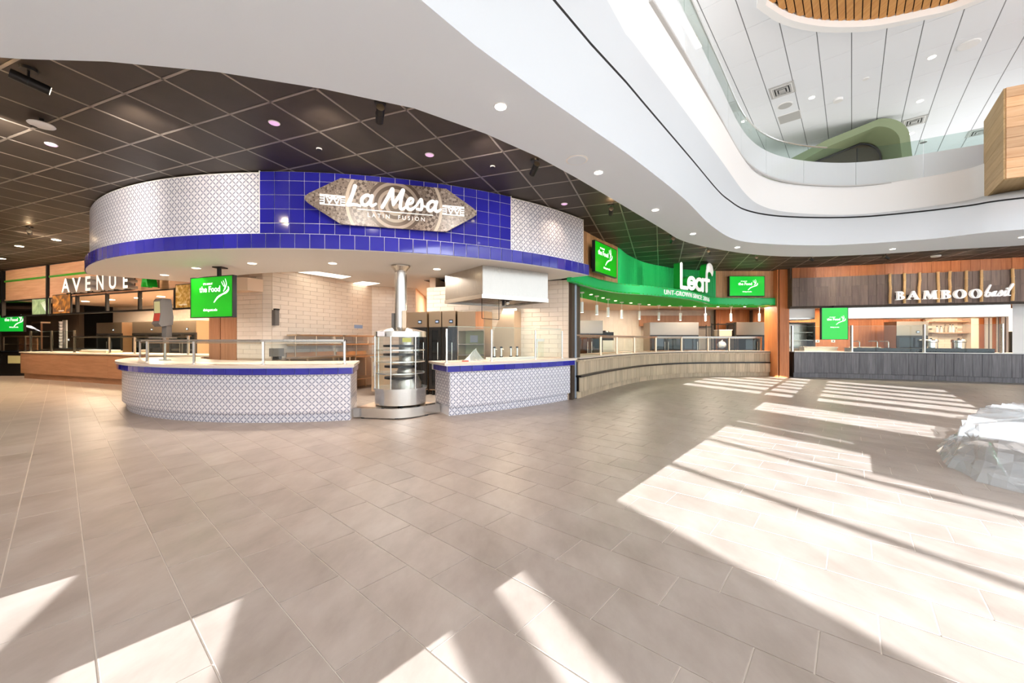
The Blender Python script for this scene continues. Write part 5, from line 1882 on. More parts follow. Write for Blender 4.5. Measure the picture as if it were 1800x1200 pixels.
# interior
struct(MB().obox(va(6.0, -3.2), VD, 13.0, 0.15, 0, 2.75).build('wall_shop_back', 'subway_tile'))
wmb = thing('tile_courses', None, None)
bpy.data.objects.remove(wmb)
shop_back = bpy.data.objects['wall_shop_back']
for r_ in range(12):
    for q in range(28):
        a_ = 2.6 + q * 0.4 + (0.2 if r_ % 2 else 0)
        if vt(120, -3.1) < a_ < vt(380, -3.1) and r_ * 28 + q < 400:
            p = va(a_, -3.12)
            link('wall_tile', sub_me, shop_back, Matrix.Translation((p.x, p.y, 1.32 + r_ * 0.1)) @ Matrix.Rotation(math.atan2(VD.y, VD.x), 4, 'Z'))
struct(MB().obox(va(5.7, -1.7), VD, 11.8, 3.2, 2.72, 2.8).build('ceiling_shop', 'warm_paint'))
struct(MB().obox(va(vt(30, -1.5), -1.5), VN, 3.0, 0.12, 0, 2.75).build('wall_shop_side', 'dark_wall'))
for i, px in enumerate((150, 195, 243, 283)):
    p = va(vt(px, -1.2), -1.2)
    o = thing('downlight', 'recessed downlight in the far left shop ceiling, %s from the sandwich picture' % ['first', 'second', 'third', 'fourth'][i], 'ceiling light', (p.x, p.y, 2.72))
    MB().lathe([(0.001, 2.719), (0.1, 2.719), (0.1, 2.705), (0.001, 2.705)], p.x, p.y, 20).build('lens', 'lamp_lens_warm', o, 30)
for t_, e_ in ((2.5, 160), (5.5, 240), (9.0, 240)):
    p = va(t_, -1.4)
    area('shop_lamp', (p.x, p.y, 2.68), 1.2, e_, (1, 0.76, 0.52), sy=0.8)
fd = [((va(vt(197, -2.6), -2.6) + va(vt(233, -2.6), -2.6)) / 2, 1.75, 'dark glass door refrigerator in the far left shop, nearer the pasta picture' ), ((va(vt(262, -2.6), -2.6) + va(vt(300, -2.6), -2.6)) / 2, 1.8, 'dark glass door refrigerator in the far left shop, behind the drinks dispenser')]
for c, W_, lb in fd:
    fridge('refrigerator', lb, c, VD, W_, 0.75, 2.0, 2, 'stainless_warm', 0.42)
p = (va(vt(343, -2.6), -2.6))
fridge('refrigerator', 'dark glass door refrigerator beside the timber wall in the far left shop', p, VD, 1.5, 0.75, 2.0, 2, 'stainless_warm', 0.42)
# equipment block and display at left end of that shop
p = va(vt(74, -1.8), -1.8)
gk = thing('glass_cabinet', 'brown framed glass cabinet behind the left end of the far shop counter', 'cabinet', (p.x, p.y, 0))
MB().obox(p, VD, 1.5, 0.6, 0, 0.95).build('base', 'dark_wall', gk)
for s in (-0.72, 0.72):
    for u in (-0.27, 0.27):
        q = p + VD * s + VN * u
        MB().obox(q, VD, 0.05, 0.05, 0.95, 2.0).build('upright', 'brown_wood', gk)
MB().obox(p, VD, 1.5, 0.6, 2.0, 2.06).build('top', 'stainless_warm', gk)
MB().obox(p - VN * 0.28, VD, 1.4, 0.02, 0.95, 2.0).build('back_panel', 'cream_print', gk)
MB().obox(p, VD, 1.42, 0.5, 1.45, 1.47).build('shelf', 'stainless_warm', gk)
p = va(vt(108, -1.75), -1.75)
cs = thing('cup_rack', 'tall white rack of stacked cups behind the far left glass guard', 'rack', (p.x, p.y, 0.91))
MB().obox(p, VD, 0.34, 0.3, 0.0, 0.95).build('stand', 'dark_wall', cs)
MB().obox(p - VN * 0.1, VD, 0.3, 0.04, 0.95, 2.12).build('back_board', 'white_plastic', cs)
for i in range(9):
    q = p + VN * 0.02
    MB().lathe([(0.001, 1.0 + i * .12), (0.045, 1.0 + i * .12), (0.06, 1.1 + i * .12), (0.001, 1.1 + i * .12)], q.x, q.y, 14).build('cup', 'white_paper', cs, 30)
p = va(vt(120, -1.25), -1.25)
wk = thing('prep_counter', 'dark low prep counter behind the far left glass guard', 'counter', (p.x, p.y, 0))
MB().obox(p + VD * 0.6, VD, 2.6, 0.5, 0, 0.98).build('body', 'dark_wall', wk)
MB().obox(p + VD * 0.6, VD, 2.64, 0.54, 0.98, 1.01).build('top', 'stone_black', wk)
p = va(vt(168, -0.42), -0.42)
bx_ = thing('wrapped_tray', 'long pale wrapped tray lying on the far left timber counter', 'tray', (p.x, p.y, 0.91))
MB().obox(p + VD * 0.3, VD, 1.5, 0.4, 0.911, 0.975).build('tray', 'bead', bx_)
MB().obox(p + VD * 0.3, VD, 1.42, 0.34, 0.975, 1.0).build('wrap', 'white_paper', bx_)
p = va(vt(180, -3.0), -3.0)
vb = thing('wall_box', 'small dark wall box left of the refrigerators in the far left shop', 'box', (p.x, p.y, 1.75))
MB().obox(p, VD, 0.32, 0.1, 1.7, 2.05).build('casing', 'dark_metal', vb)
MB().obox(p + VN * 0.055, VD, 0.24, 0.012, 1.74, 2.01).build('window', 'black_glass', vb)

# dark stall at the extreme left
struct(MB().box(-27, -17.9, 16.2, 16.4, 0, ZB).build('wall_far_left', 'dark_wall'))
dk = thing('dark_counter', 'dark panelled counter with small glazed openings at the far left', 'counter', (-19.3, 14.6, 0))
MB().box(-24, -17.75, 14.35, 15.1, 0, 0.88).build('body', 'fridge_dark', dk)
MB().box(-24.05, -17.7, 14.3, 15.15, 0.88, 0.92).build('top', 'stone_black', dk)
for x_ in (-18.95, -18.2):
    MB().box(x_ - 0.28, x_ + 0.28, 14.33, 14.36, 0.42, 0.78).build('window_frame', 'dark_metal', dk)
    MB().box(x_ - 0.22, x_ + 0.22, 14.32, 14.335, 0.46, 0.74).build('window_glass', 'cream_print', dk)
ds = thing('pastry_case', 'small glass display case lit inside on the dark far left counter', 'display case', (-18.3, 14.6, 0.92))
for x_ in (-18.75, -17.95):
    for y_ in (14.45, 14.9):
        MB().box(x_ - 0.02, x_ + 0.02, y_ - 0.02, y_ + 0.02, 0.92, 1.42).build('upright', 'stainless', ds)
MB().box(-18.8, -17.9, 14.4, 14.95, 1.42, 1.47).build('top', 'stainless_warm', ds)
MB().box(-18.74, -17.96, 14.47, 14.9, 1.15, 1.165).build('shelf', 'stainless_warm', ds)
MB().box(-18.74, -17.96, 14.44, 14.45, 0.93, 1.42).build('front_glass', 'clear_glass', ds)
MB().box(-18.7, -18.0, 14.86, 14.9, 0.93, 1.4).build('back_panel', 'counter_wood', ds)
Mt = frame((-18.85, 14.7, 1.93), (1, -0.12, 0), (0, 0, 1))
tv('wall_screen', 'green screen at the extreme left edge above the dark counter', Mt, 1.28, 0.62, (0.25, 0.3), (0.3, -0.5), 0.95, 'screen_green_light')
struct(MB().box(-24, -17.6, 14.8, 15.2, 2.75, 2.83).build('trim_7', 'green_stripe'))
struct(MB().box(-24, -17.9, 14.9, 16.2, 2.5, 2.6).build('trim_8', 'dark_wall'))

# ================================================================== LEAF
ZL = 2.55
LB = Path([(1.25, 8.25), (1.53, 8.70), (2.15, 9.6), (2.85, 10.3), (3.75, 10.78), (4.32, 11.14), (5.34, 11.85), (6.2, 12.75), (7.0, 13.6), (7.8, 13.85), (9.5, 13.85)])
LK = [(9.5, 14.9), (8.08, 14.85), (6.35, 14.57), (4.78, 14.1), (3.21, 13.25), (1.91, 11.33), (1.3, 9.6)]
LW = Path([(1.45, 8.66), (1.58, 8.81), (2.15, 9.62), (2.8, 10.42), (3.37, 11.39), (4.2, 12.44), (5.09, 13.14), (5.77, 13.56), (7.25, 13.98), (9.5, 14.0)])
LT = Path([(1.42, 8.78), (1.56, 8.98), (2.06, 9.79), (3.11, 11.27), (4.33, 12.7), (6.1, 13.85), (8.2, 14.25), (9.75, 14.3)])
lc = thing('green_canopy', 'glossy green curved canopy over the wood plank salad counter', 'canopy', (5, 12, ZL))
pl_ = LB.off(0, 70)
MB().prism([tuple(p) for p in pl_] + LK, ZL, ZL + 0.03).build('underside', 'green_under', lc)
strip(MB(), LB, -0.1, 0.0, ZL - 0.005, ZL + 0.25, 90).build('band', 'green_gloss', lc, 30)
MB().prism([tuple(p) for p in pl_] + LK, ZL + 0.22, ZL + 0.245).build('ledge', 'green_paint', lc)
# lettering along the band
def text_on_path(s, path, d0, d1, off, z0, hgt, m, parent, depth=0.02):
    me = text_mesh(s, hgt / 0.729, depth, m, 0.0, space=1.1)
    xs_ = [v.co.x for v in me.vertices]
    a_, b_ = min(xs_), max(xs_)
    for v in me.vertices:
        t_ = (v.co.x - a_) / (b_ - a_)
        d = 0.45 * (d0 + t_ * (d1 - d0)) + 0.55 * path.px(1167 + 79 * t_)
        p = path.at(d)
        t = path.tan(d)
        q = p + Vector((t.y, -t.x)) * (off + v.co.z)
        v.co = (q.x, q.y, z0 + v.co.y)
    return link('lettering', me, parent)
text_on_path('UNT-GROWN SINCE 2016', LB, LB.px(1167), LB.px(1246), 0.015, ZL + 0.06, 0.14, 'letter_white', lc)
# drum wall behind: oak, ribbed green, oak
dwall = struct(strip(MB(), LW, -0.2, -0.02, ZL + 0.245, ZB - 0.002, 80).build('wall_leaf', 'dark_wall', smooth=30))
s0, s1, s2 = LW.px(1085), LW.px(1258), LW.len
sp = LW.px(1024) - 0.3
def planks_on(path, a, b_, w, off, z0, z1, m, parent, nm='plank', th=0.03, gap=0.006, jit=0.004):
    n = max(1, round((b_ - a) / w))
    st = (b_ - a) / n
    for i in range(n):
        d = a + (i + 0.5) * st
        t = path.tan(d)
        p0, p1 = path.at(a + i * st), path.at(a + (i + 1) * st)
        c = (p0 + p1) / 2 + Vector((t.y, -t.x)) * (off + random.uniform(-jit, jit))
        MB().obox(c, p1 - p0, (p1 - p0).length - gap, th, z0, z1).build(nm, m, parent)
planks_on(LW, max(sp, 0), s0, 0.2, 0.0, ZL + 0.245, ZB - 0.004, 'oak_vertical', dwall)
planks_on(LW, s1, s2, 0.24, 0.0, ZL + 0.245, ZB - 0.004, 'oak_vertical', dwall)
strip(MB(), LW, -0.015, 0.0, ZL + 0.245, ZB - 0.004, 60, s0, s1).build('green_panel', 'green_gloss', dwall, 30)
rb = MB()
n = int((s1 - s0) / 0.07)
for i in range(n):
    d = s0 + (s1 - s0) * (i + 0.5) / n
    t = LW.tan(d)
    p = LW.at(d) + Vector((t.y, -t.x)) * 0.008
    rb.obox(p, t, 0.052, 0.02, ZL + 0.25, ZB - 0.01)
tag(rb.build('ribs', 'green_gloss', dwall), kind='stuff')
# standing letters
L0 = PZ(1189, 509, ZL + 0.25)
L1 = PZ(1240, 516, ZL + 0.25)
ld = Vector((L1.x - L0.x, L1.y - L0.y, 0))
lw = ld.length
ML = frame((L0.x, L0.y, ZL + 0.25), ld, (0, 0, 1))
k = lw / 1.42
def letter(nm, label, strokes, wd=0.092):
    t = thing('standing_letter', label, 'letter', (L0.x, L0.y, ZL + 0.25), 0, 'white standing letters on the green canopy')
    S = [[(p[0] * k, p[1] * k * 0.86, p[2] if len(p) > 2 else 1) for p in s] for s in strokes]
    link('face', strokes_mesh(S, wd * k, 0.02, 'letter_white'), t, ML @ Matrix.Translation((0, 0, 0.1)))
    link('return', strokes_mesh(S, wd * k * 0.97, 0.2, 'green_paint'), t, ML @ Matrix.Translation((0, 0, -0.1)))
letter('L', 'tall white letter L standing on the green canopy ledge', [[(0.06, 0.74), (0.06, 0.065)], [(0.06, 0.065), (0.34, 0.065)]])
circ = lambda cx, cy, r, a0, a1, n=12: [(cx + r * math.cos(R(a0 + (a1 - a0) * i / n)), cy + r * math.sin(R(a0 + (a1 - a0) * i / n))) for i in range(n + 1)]
letter('e', 'white letter e on the green canopy ledge beside the tall L', [circ(0.55, 0.23, 0.16, 0, 320), [(0.41, 0.23), (0.71, 0.23)]])
letter('a', 'white letter a on the green canopy ledge before the leaf shaped f', [circ(0.93, 0.23, 0.16, 0, 360), [(1.1, 0.4), (1.1, 0.06)]])
letter('f', 'white letter f with leaf shaped top on the green canopy ledge', [[(1.3, 0.06), (1.3, 0.5), (1.33, 0.72), (1.42, 0.82)], [(1.2, 0.40), (1.42, 0.40)], [(1.34, 0.68, 1.0), (1.40, 0.80, 2.4), (1.50, 0.80, 2.6), (1.58, 0.70, 1.6), (1.60, 0.58, .3)]])
# screens on the drum
TVL0, TVL1 = Vector((1.83, 8.66)), Vector((2.577, 9.65))
xv = Vector((TVL1.x - TVL0.x, TVL1.y - TVL0.y, 0))
zt_, zb_ = CH + (598 - 421) / F * 8.66, CH + (598 - 476.7) / F * 8.66
c = (TVL0 + TVL1) / 2
tvb = tv('wall_screen', 'green screen on the oak wall beside the end of the tiled canopy', frame((c.x, c.y, (zt_ + zb_) / 2), xv, (0, 0, 1)), xv.length, zt_ - zb_, (-0.15, 0.2), (0.05, -0.62), 0.9)
bx2 = Vector((xv.y, -xv.x)).normalized()
MB().obox(c - bx2 * 0.16, xv.xy, 0.5, 0.22, zb_ + 0.15, zt_ - 0.15).build('wall_bracket', 'black_plastic', tvb)
pA_, pB_ = ray_line(1282, (7.25, 13.8), (9.5, 13.8)), ray_line(1344.3, (7.25, 13.8), (9.5, 13.8))
c = (pA_ + pB_) / 2
zt_, zb_ = CH + (598 - 485) / F * 13.8, CH + (598 - 520.3) / F * 13.8
tv('wall_screen', 'green screen on the oak wall above the right end of the green canopy', frame((c.x, c.y, (zt_ + zb_) / 2), (1, 0, 0), (0, 0, 1)), (pB_ - pA_).length, zt_ - zb_, (0.0, 0.1), (0, -0.6), 0.78, 'screen_green_light', 0.12)

# plank counter
lk = thing('plank_counter', 'S curved counter clad in pale wood planks under the green canopy', 'counter', (5, 12.6, 0))
dS = 0.0
strip(MB(), LT, -0.95, -0.04, 0, 0.86, 80).build('carcass', 'dark_wall', lk, 30)
strip(MB(), LT, -1.0, 0.1, 0.885, 0.91, 90).build('worktop', 'countertop', lk, 30)
strip(MB(), LT, -0.1, 0.115, 0.868, 0.886, 90).build('dark_edge', 'fridge_dark', lk, 30)
strip(MB(), LT, -0.05, 0.1, 0.82, 0.868, 90).build('top_trim', 'pale_plank', lk, 30)
planks_on(LT, 0.02, LT.len, 0.19, 0.05, 0.52, 0.82, 'pale_plank', lk)
strip(MB(), LT, -0.05, 0.14, 0.475, 0.515, 90).build('tray_ledge', 'fridge_dark', lk, 30)
planks_on(LT, 0.02, LT.len, 0.19, 0.09, 0.15, 0.475, 'pale_plank', lk)
planks_on(LT, 0.02, LT.len, 0.21, 0.03, 0.0, 0.15, 'pale_plank', lk)
e_ = LT.at(LT.len)
MB().box(e_.x - 0.02, e_.x + 0.1, e_.y - 0.18, e_.y + 0.6, 0.15, 0.87).build('end_panel', 'brown_wood', lk)
gpts = []
for px in (1059, 1087, 1117.5, 1155, 1200, 1246, 1283, 1339):
    d = LT.px(px)
    t = LT.tan(d)
    q = LT.at(d) + Vector((t.y, -t.x)) * -0.05
    gpts.append((q.x, q.y))
gpts = [tuple(LT.at(0.1) + Vector((-0.05, 0.1)))] + gpts
post_glass('sneeze_guard', 'long steel railed glass guard along the wood plank salad counter', gpts, 0.91, 1.42, 0.12, 0.045, mats='stainless_warm')
# long trough inserts on the counter
for i, (a, b_) in enumerate(((2.0, 3.6), (3.8, 5.4), (5.6, 7.2), (7.4, 9.0))):
    w_ = thing('salad_well', 'sunken steel salad well in the plank counter, %s from the blue grey column' % ['first', 'second', 'third', 'fourth'][i], 'food well', (*LT.at((a + b_) / 2), 0.91))
    strip(MB(), LT, -0.75, -0.25, 0.9105, 0.925, 16, a, b_).build('rim', 'stainless', w_, 30)
    strip(MB(), LT, -0.7, -0.3, 0.925, 0.928, 16, a + 0.05, b_ - 0.05).build('basin', 'counter_wood', w_, 30)
# pendants and downlights
pl_names = ['first pendant from the blue grey column', 'second pendant from the blue grey column', 'third pendant from the blue grey column', 'fourth pendant from the blue grey column', 'fifth pendant from the blue grey column', 'pendant just left of the rack of shelves, sixth from the column', 'seventh pendant from the column, in front of the wide refrigerator', 'pendant in front of the wire shelving, eighth from the column', 'pendant at the left edge of the orange wood wall', 'last pendant, over the right refrigerator']
pend = [(1023, 513), (1049, 519.5), (1069, 525), (1093, 530.5), (1124, 533.5), (1158, 536), (1196, 537.5), (1240, 538.5), (1285, 538.5), (1335, 538.5)]
proto = None
for (px, py), nm in zip(pend, pl_names):
    q = PZ(px, py, ZL)
    lb = 'slim white cylinder pendant under the green canopy, ' + nm
    lb = ' '.join(lb.split()[:16])
    if proto is None:
        proto = thing('pendant_light', lb, 'pendant light', (q.x, q.y, ZL), 0, 'pendants under the green canopy')
        MB().lathe([(0.001, ZL - 0.03), (0.06, ZL - 0.03), (0.06, ZL - 0.001), (0.001, ZL - 0.001)], q.x, q.y, 16).build('canopy_plate', 'white_plastic', proto, 30)
        MB().tube((q.x, q.y, ZL - 0.03), (q.x, q.y, ZL - 0.26), 0.006, 6).build('cord', 'white_plastic', proto)
        MB().lathe([(0.001, ZL - 0.53), (0.04, ZL - 0.53), (0.04, ZL - 0.26), (0.001, ZL - 0.26)], q.x, q.y, 18).build('shade', 'white_plastic', proto, 40)
        MB().lathe([(0.001, ZL - 0.534), (0.032, ZL - 0.534), (0.032, ZL - 0.53)], q.x, q.y, 18).build('lamp', 'lamp_lens', proto, 40)
    else:
        dup(proto, (q.x, q.y, ZL), 0, lb)
for i, (px, py) in enumerate(((1039, 517), (1060, 523), (1082, 528), (1109, 532), (1141, 535), (1177, 537), (1221, 538.2), (1262, 538.6), (1309, 538.6))):
    disc('downlight', px, py, ZL, 0.05, 'lamp_lens_warm', 'small downlight in the green canopy underside, %s between pendants counting from the column' % ['first', 'second', 'third', 'fourth', 'fifth', 'sixth', 'seventh', 'eighth', 'ninth'][i], 'ceiling light', 0.008)
for q, e_ in (((2.6, 12.4), 40), ((4.6, 15.2), 80), ((7.4, 14.5), 60), ((9.0, 14.6), 40)):
    area('salad_lamp', (q[0], q[1], ZL - 0.03 if q[1] < 15 else 2.57), 0.9, e_, (1, 0.86, 0.68), sy=0.7)
# kitchen behind
struct(MB().box(1.5, 11.0, 17.0, 17.2, 0, 2.75).build('wall_leaf_back', 'vert_tile'))
vtm = tile_mesh('vertical_tile', 0.194, 1.2, 0.01, 'vert_tile', 0.002)
wlb = bpy.data.objects['wall_leaf_back']
for i in range(34):
    for z in (0.7, 1.95):
        link('wall_tile', vtm, wlb, Matrix.Translation((1.9 + i * 0.2, 17.0, z if z < 1 else 2.02)))
struct(MB().prism([(1.3, 9.6), (1.55, 9.5), (2.0, 17.0), (1.8, 17.0)], 0, 2.5).build('wall_leaf_left', 'vert_tile'))
struct(MB().prism([(11, 17.2), (1.5, 17.2)] + LK[::-1] + [(11, 15.0)], 2.6, 2.66).build('ceiling_leaf', 'warm_paint'))
ow_ = struct(MB().box(8.6, 11.0, 16.55, 16.7, 0, 2.75).build('wall_orange', 'dark_wall'))
for i in range(12):
    MB().box(8.6 + i * 0.2, 8.795 + i * 0.2, 16.52, 16.55, 0, 2.74).build('plank', 'orange_wood', ow_)
bw = struct(MB().box(5.4, 8.4, 16.6, 16.7, 1.9, 2.35).build('trim_9', 'brown_wood'))
fridge('refrigerator', 'steel topped glass door refrigerator right behind the blue grey column', (2.75, 14.3), (1, 0.0), 0.95, 0.7, 2.0, 2, 'fridge_steel', 0.45, False)
fridge('refrigerator', 'wide steel topped glass door refrigerator in the middle behind the plank counter', (6.5, 16.1), (1, 0.0), 1.95, 0.75, 2.02, 3, 'fridge_steel', 0.5, False)
fridge('refrigerator', 'steel topped glass door refrigerator in front of the orange wood wall', (9.75, 15.9), (1, 0.0), 1.75, 0.75, 2.02, 2, 'fridge_steel', 0.5)
dkc = thing('espresso_machine', 'squat dark appliance beside the left steel refrigerator', 'appliance', (3.7, 15.4, 1.0))
MB().box(3.35, 3.95, 15.2, 15.8, 0, 1.3).build('stand', 'stainless_warm', dkc)
MB().box(3.38, 3.95, 15.22, 15.78, 1.3, 1.62).build('body', 'black_plastic', dkc)
MB().lathe([(0.001, 1.62), (0.2, 1.62), (0.16, 1.68), (0.001, 1.69)], 3.66, 15.5, 18).build('lid', 'black_plastic', dkc, 30)
def rack(name, label, x0, x1, y0, y1, zs, h, m='dark_metal'):
    t = thing(name, label, 'shelving', ((x0 + x1) / 2, (y0 + y1) / 2, 0))
    for x in (x0, x1):
        for y in (y0, y1):
            MB().tube((x, y, 0), (x, y, h), 0.015, 8).build('upright', m, t, 40)
    for z in zs:
        mm = MB()
        for y in (y0, y1):
            mm.box(x0, x1, y - 0.01, y + 0.01, z - 0.012, z + 0.012)
        nn = int((x1 - x0) / 0.06)
        for i in range(nn + 1):
            x = x0 + (x1 - x0) * i / nn
            mm.box(x - 0.004, x + 0.004, y0, y1, z, z + 0.008)
        mm.build('wire_shelf', m, t)
    return t
rack('wire_rack', 'dark wire shelving left of the crate rack behind the plank counter', 7.5, 8.15, 16.0, 16.45, (0.4, 0.9, 1.4, 1.85), 1.95)
rack('wire_rack', 'taller wire shelving holding a pale crate beside the right refrigerator', 8.2, 8.85, 15.6, 16.1, (0.4, 0.95, 1.45, 1.95), 2.0)
cr = thing('pale_crate', 'pale crate on the wire shelving beside the right refrigerator', 'crate', (8.53, 15.85, 1.46))
MB().prism([(8.28, 15.65), (8.78, 15.65), (8.78, 16.05), (8.28, 16.05)], 1.459, 1.70).build('box', 'bead', cr)
MB().prism([(8.26, 15.63), (8.80, 15.63), (8.80, 16.07), (8.26, 16.07)], 1.70, 1.73).build('lid', 'white_plastic', cr)
cr = thing('plastic_sacks', 'white bagged goods on the lower wire shelf beside the right refrigerator', 'bag', (8.5, 15.8, 0.96))
mm = MB()
mm.ball((8.45, 15.8, 1.12), 0.17, 14, 8, 0.9)
mm.build('sack', 'white_paper', cr, 60)
MB().tube((8.45, 15.8, 1.25), (8.47, 15.78, 1.33), 0.05, 8, 0.02).build('knot', 'white_paper', cr)

# ================================================================== BAMBOO
BT = Path([(10.0, 13.95), (11.0, 13.75), (12.3, 13.35), (14.05, 12.6), (15.6, 11.95), (18.5, 10.6)])
BF = Path([(9.55, 13.45), (10.6, 13.2), (11.76, 12.8), (13.5, 12.25), (15.3, 11.65), (18.5, 10.4)])
pil = struct(MB().prism([(9.36, 13.74), (9.66, 13.71), (9.78, 14.6), (9.48, 14.6)], 0, ZB - 0.002).build('wall_pilaster', 'dark_wall'))
MB().obox((9.51, 13.70), (1, -0.1), 0.31, 0.05, 0, ZB - 0.004).build('front_panel', 'orange_wood', pil)
MB().obox((9.37, 14.17), (0.13, 0.9), 0.9, 0.04, 0, ZB - 0.004).build('side_panel', 'orange_wood', pil)
bf = struct(strip(MB(), BF, -0.2, -0.02, 2.4, ZB - 0.002, 60).build('wall_bamboo_front', 'dark_wall'))
planks_on(BF, 0.05, BF.len, 0.235, 0.0, 3.3, ZB - 0.004, 'orange_wood', bf)
dbn = thing('plank_fascia', 'dark brown plank fascia behind the bamboo poles', 'fascia', (13, 12.3, 2.45))
d0 = BF.px(1388)
strip(MB(), BF, 0.0, 0.1, 2.46, 3.40, 60, d0, BF.len).build('backing', 'dark_wall', dbn)
n = round((BF.len - d0) / 0.215)
st_ = (BF.len - d0) / n
for i in range(n):
    d = d0 + (i + 0.5) * st_
    t = BF.tan(d)
    p = BF.at(d) + Vector((t.y, -t.x)) * 0.115
    sp_ = random.choice((2.75, 2.95, 3.1))
    for z0, z1 in ((2.45, sp_ - 0.003), (sp_ + 0.003, 3.41)):
        MB().obox(p, t, st_ - 0.006, 0.03, z0, z1).build('plank', 'brown_plank', dbn)
bp_names = ['first bamboo pole, left of the letter B', 'second bamboo pole, between the letters B and A', 'third bamboo pole, between the letters A and M', 'fourth bamboo pole, between the letters M and B', 'fifth bamboo pole, between the second B and O', 'sixth bamboo pole, between the two letters O', 'seventh bamboo pole, right of the last O', 'eighth bamboo pole, right of the script word']
rnd = random.Random(11)
for px, lb in zip((1558, 1583, 1609, 1641, 1662, 1690, 1716, 1770), bp_names):
    d = BF.px(px)
    t = BF.tan(d)
    p = BF.at(d) + Vector((t.y, -t.x)) * 0.19
    o = thing('bamboo_pole', 'yellow ' + lb + ' on the dark fascia', 'pole', (p.x, p.y, 2.47))
    pts = [Vector((p.x + rnd.uniform(-0.02, 0.02) * (0 < i < 4), p.y, 2.47 + 0.95 * i / 4)) for i in range(5)]
    for a_, b_ in zip(pts[:-1], pts[1:]):
        MB().tube(a_, b_, 0.036, 12, 0.034).build('cane', 'bamboo', o, 40)
        MB().tube(b_ - Vector((0, 0, 0.012)), b_ + Vector((0, 0, 0.006)), 0.04, 12).build('node', 'bamboo', o, 40)
# serif letters
def glyph(ch):
    m = MB()
    def q(pts, z0=0.0, z1=0.09):
        n = len(pts)
        m.add([(x, y, z0) for x, y in pts] + [(x, y, z1) for x, y in pts], [tuple(range(n - 1, -1, -1)), tuple(range(n, 2 * n))] + [(i, (i + 1) % n, n + (i + 1) % n, n + i) for i in range(n)])
    def r(x0, x1, y0, y1):
        q([(x0, y0), (x1, y0), (x1, y1), (x0, y1)])
    def ring(cx, cy, rx, ry, ix, iy, a0, a1, n=20):
        for i in range(n):
            t0, t1 = R(a0 + (a1 - a0) * i / n), R(a0 + (a1 - a0) * (i + 1) / n)
            q([(cx + ix * math.cos(t0), cy + iy * math.sin(t0)), (cx + rx * math.cos(t0), cy + ry * math.sin(t0)), (cx + rx * math.cos(t1), cy + ry * math.sin(t1)), (cx + ix * math.cos(t1), cy + iy * math.sin(t1))])
    if ch == 'B':
        r(0.12, 0.32, 0, 1)
        r(0.0, 0.45, 0, 0.07)
        r(0.0, 0.45, 0.93, 1)
        ring(0.42, 0.76, 0.36, 0.24, 0.17, 0.17, -90, 90)
        ring(0.45, 0.27, 0.43, 0.27, 0.2, 0.19, -90, 90)
        return m, 0.9
    if ch == 'A':
        q([(0.08, 0.05), (0.17, 0.05), (0.54, 0.95), (0.5, 1.02), (0.44, 0.92)])
        q([(0.44, 0.92), (0.5, 1.02), (0.58, 1.02), (0.99, 0.05), (0.75, 0.05)])
        r(0.24, 0.7, 0.3, 0.37)
        r(0.0, 0.28, 0, 0.06)
        r(0.65, 1.08, 0, 0.06)
        return m, 1.08
    if ch == 'M':
        q([(0.1, 0.04), (0.19, 0.04), (0.3, 1), (0.18, 1)])
        q([(0.18, 1), (0.42, 1), (0.72, 0.22), (0.64, 0.0)])
        q([(0.64, 0.0), (0.72, 0.1), (1.0, 1.0), (0.92, 1.0)])
        q([(0.9, 1.0), (1.14, 1.0), (1.22, 0.04), (0.98, 0.04)])
        r(0.0, 0.32, 0, 0.06)
        r(0.88, 1.34, 0, 0.06)
        r(0.08, 0.3, 0.94, 1)
        r(1.0, 1.26, 0.94, 1)
        return m, 1.34
    ring(0.55, 0.5, 0.55, 0.53, 0.3, 0.44, 0, 360, 28)
    return m, 1.1
bsign = [('B', 1565.5, 1580), ('A', 1584.5, 1606), ('M', 1612, 1637), ('B', 1643, 1659.5), ('O', 1664.5, 1685.5), ('O', 1692, 1712)]
bl = ['first white serif letter B on the dark plank fascia', 'white serif letter A on the dark plank fascia', 'white serif letter M on the dark plank fascia', 'second white serif letter B on the dark plank fascia', 'first white serif letter O on the dark plank fascia', 'last white serif letter O before the script word']
for (ch, xa, xb), lb in zip(bsign, bl):
    da, db = BF.px(xa), BF.px(xb)
    t = BF.tan((da + db) / 2)
    p = BF.at(da) + Vector((t.y, -t.x)) * 0.22
    m, gw = glyph(ch)
    s = (db - da) / gw
    h = 0.265
    z0 = 2.575
    o = thing('fascia_letter', lb, 'letter', (p.x, p.y, z0), 0, 'serif letters on the dark fascia')
    M = frame((p.x, p.y, z0), (t.x, t.y, 0), (0, 0, 1)) @ Matrix.Diagonal((s, h, 1, 1))
    link('face', m.mesh('face', 'letter_white'), o, M)
    link('spacer', MB().box(gw * 0.2, gw * 0.35, 0.3, 0.6, -0.1, 0.0).mesh('spacer', 'dark_metal'), o, M)
da, db = BF.px(1718), BF.px(1764)
t = BF.tan((da + db) / 2)
p = BF.at(da) + Vector((t.y, -t.x)) * 0.22
o = thing('script_word', 'white script word basil at the end of the dark plank fascia lettering', 'lettering', (p.x, p.y, 2.6))
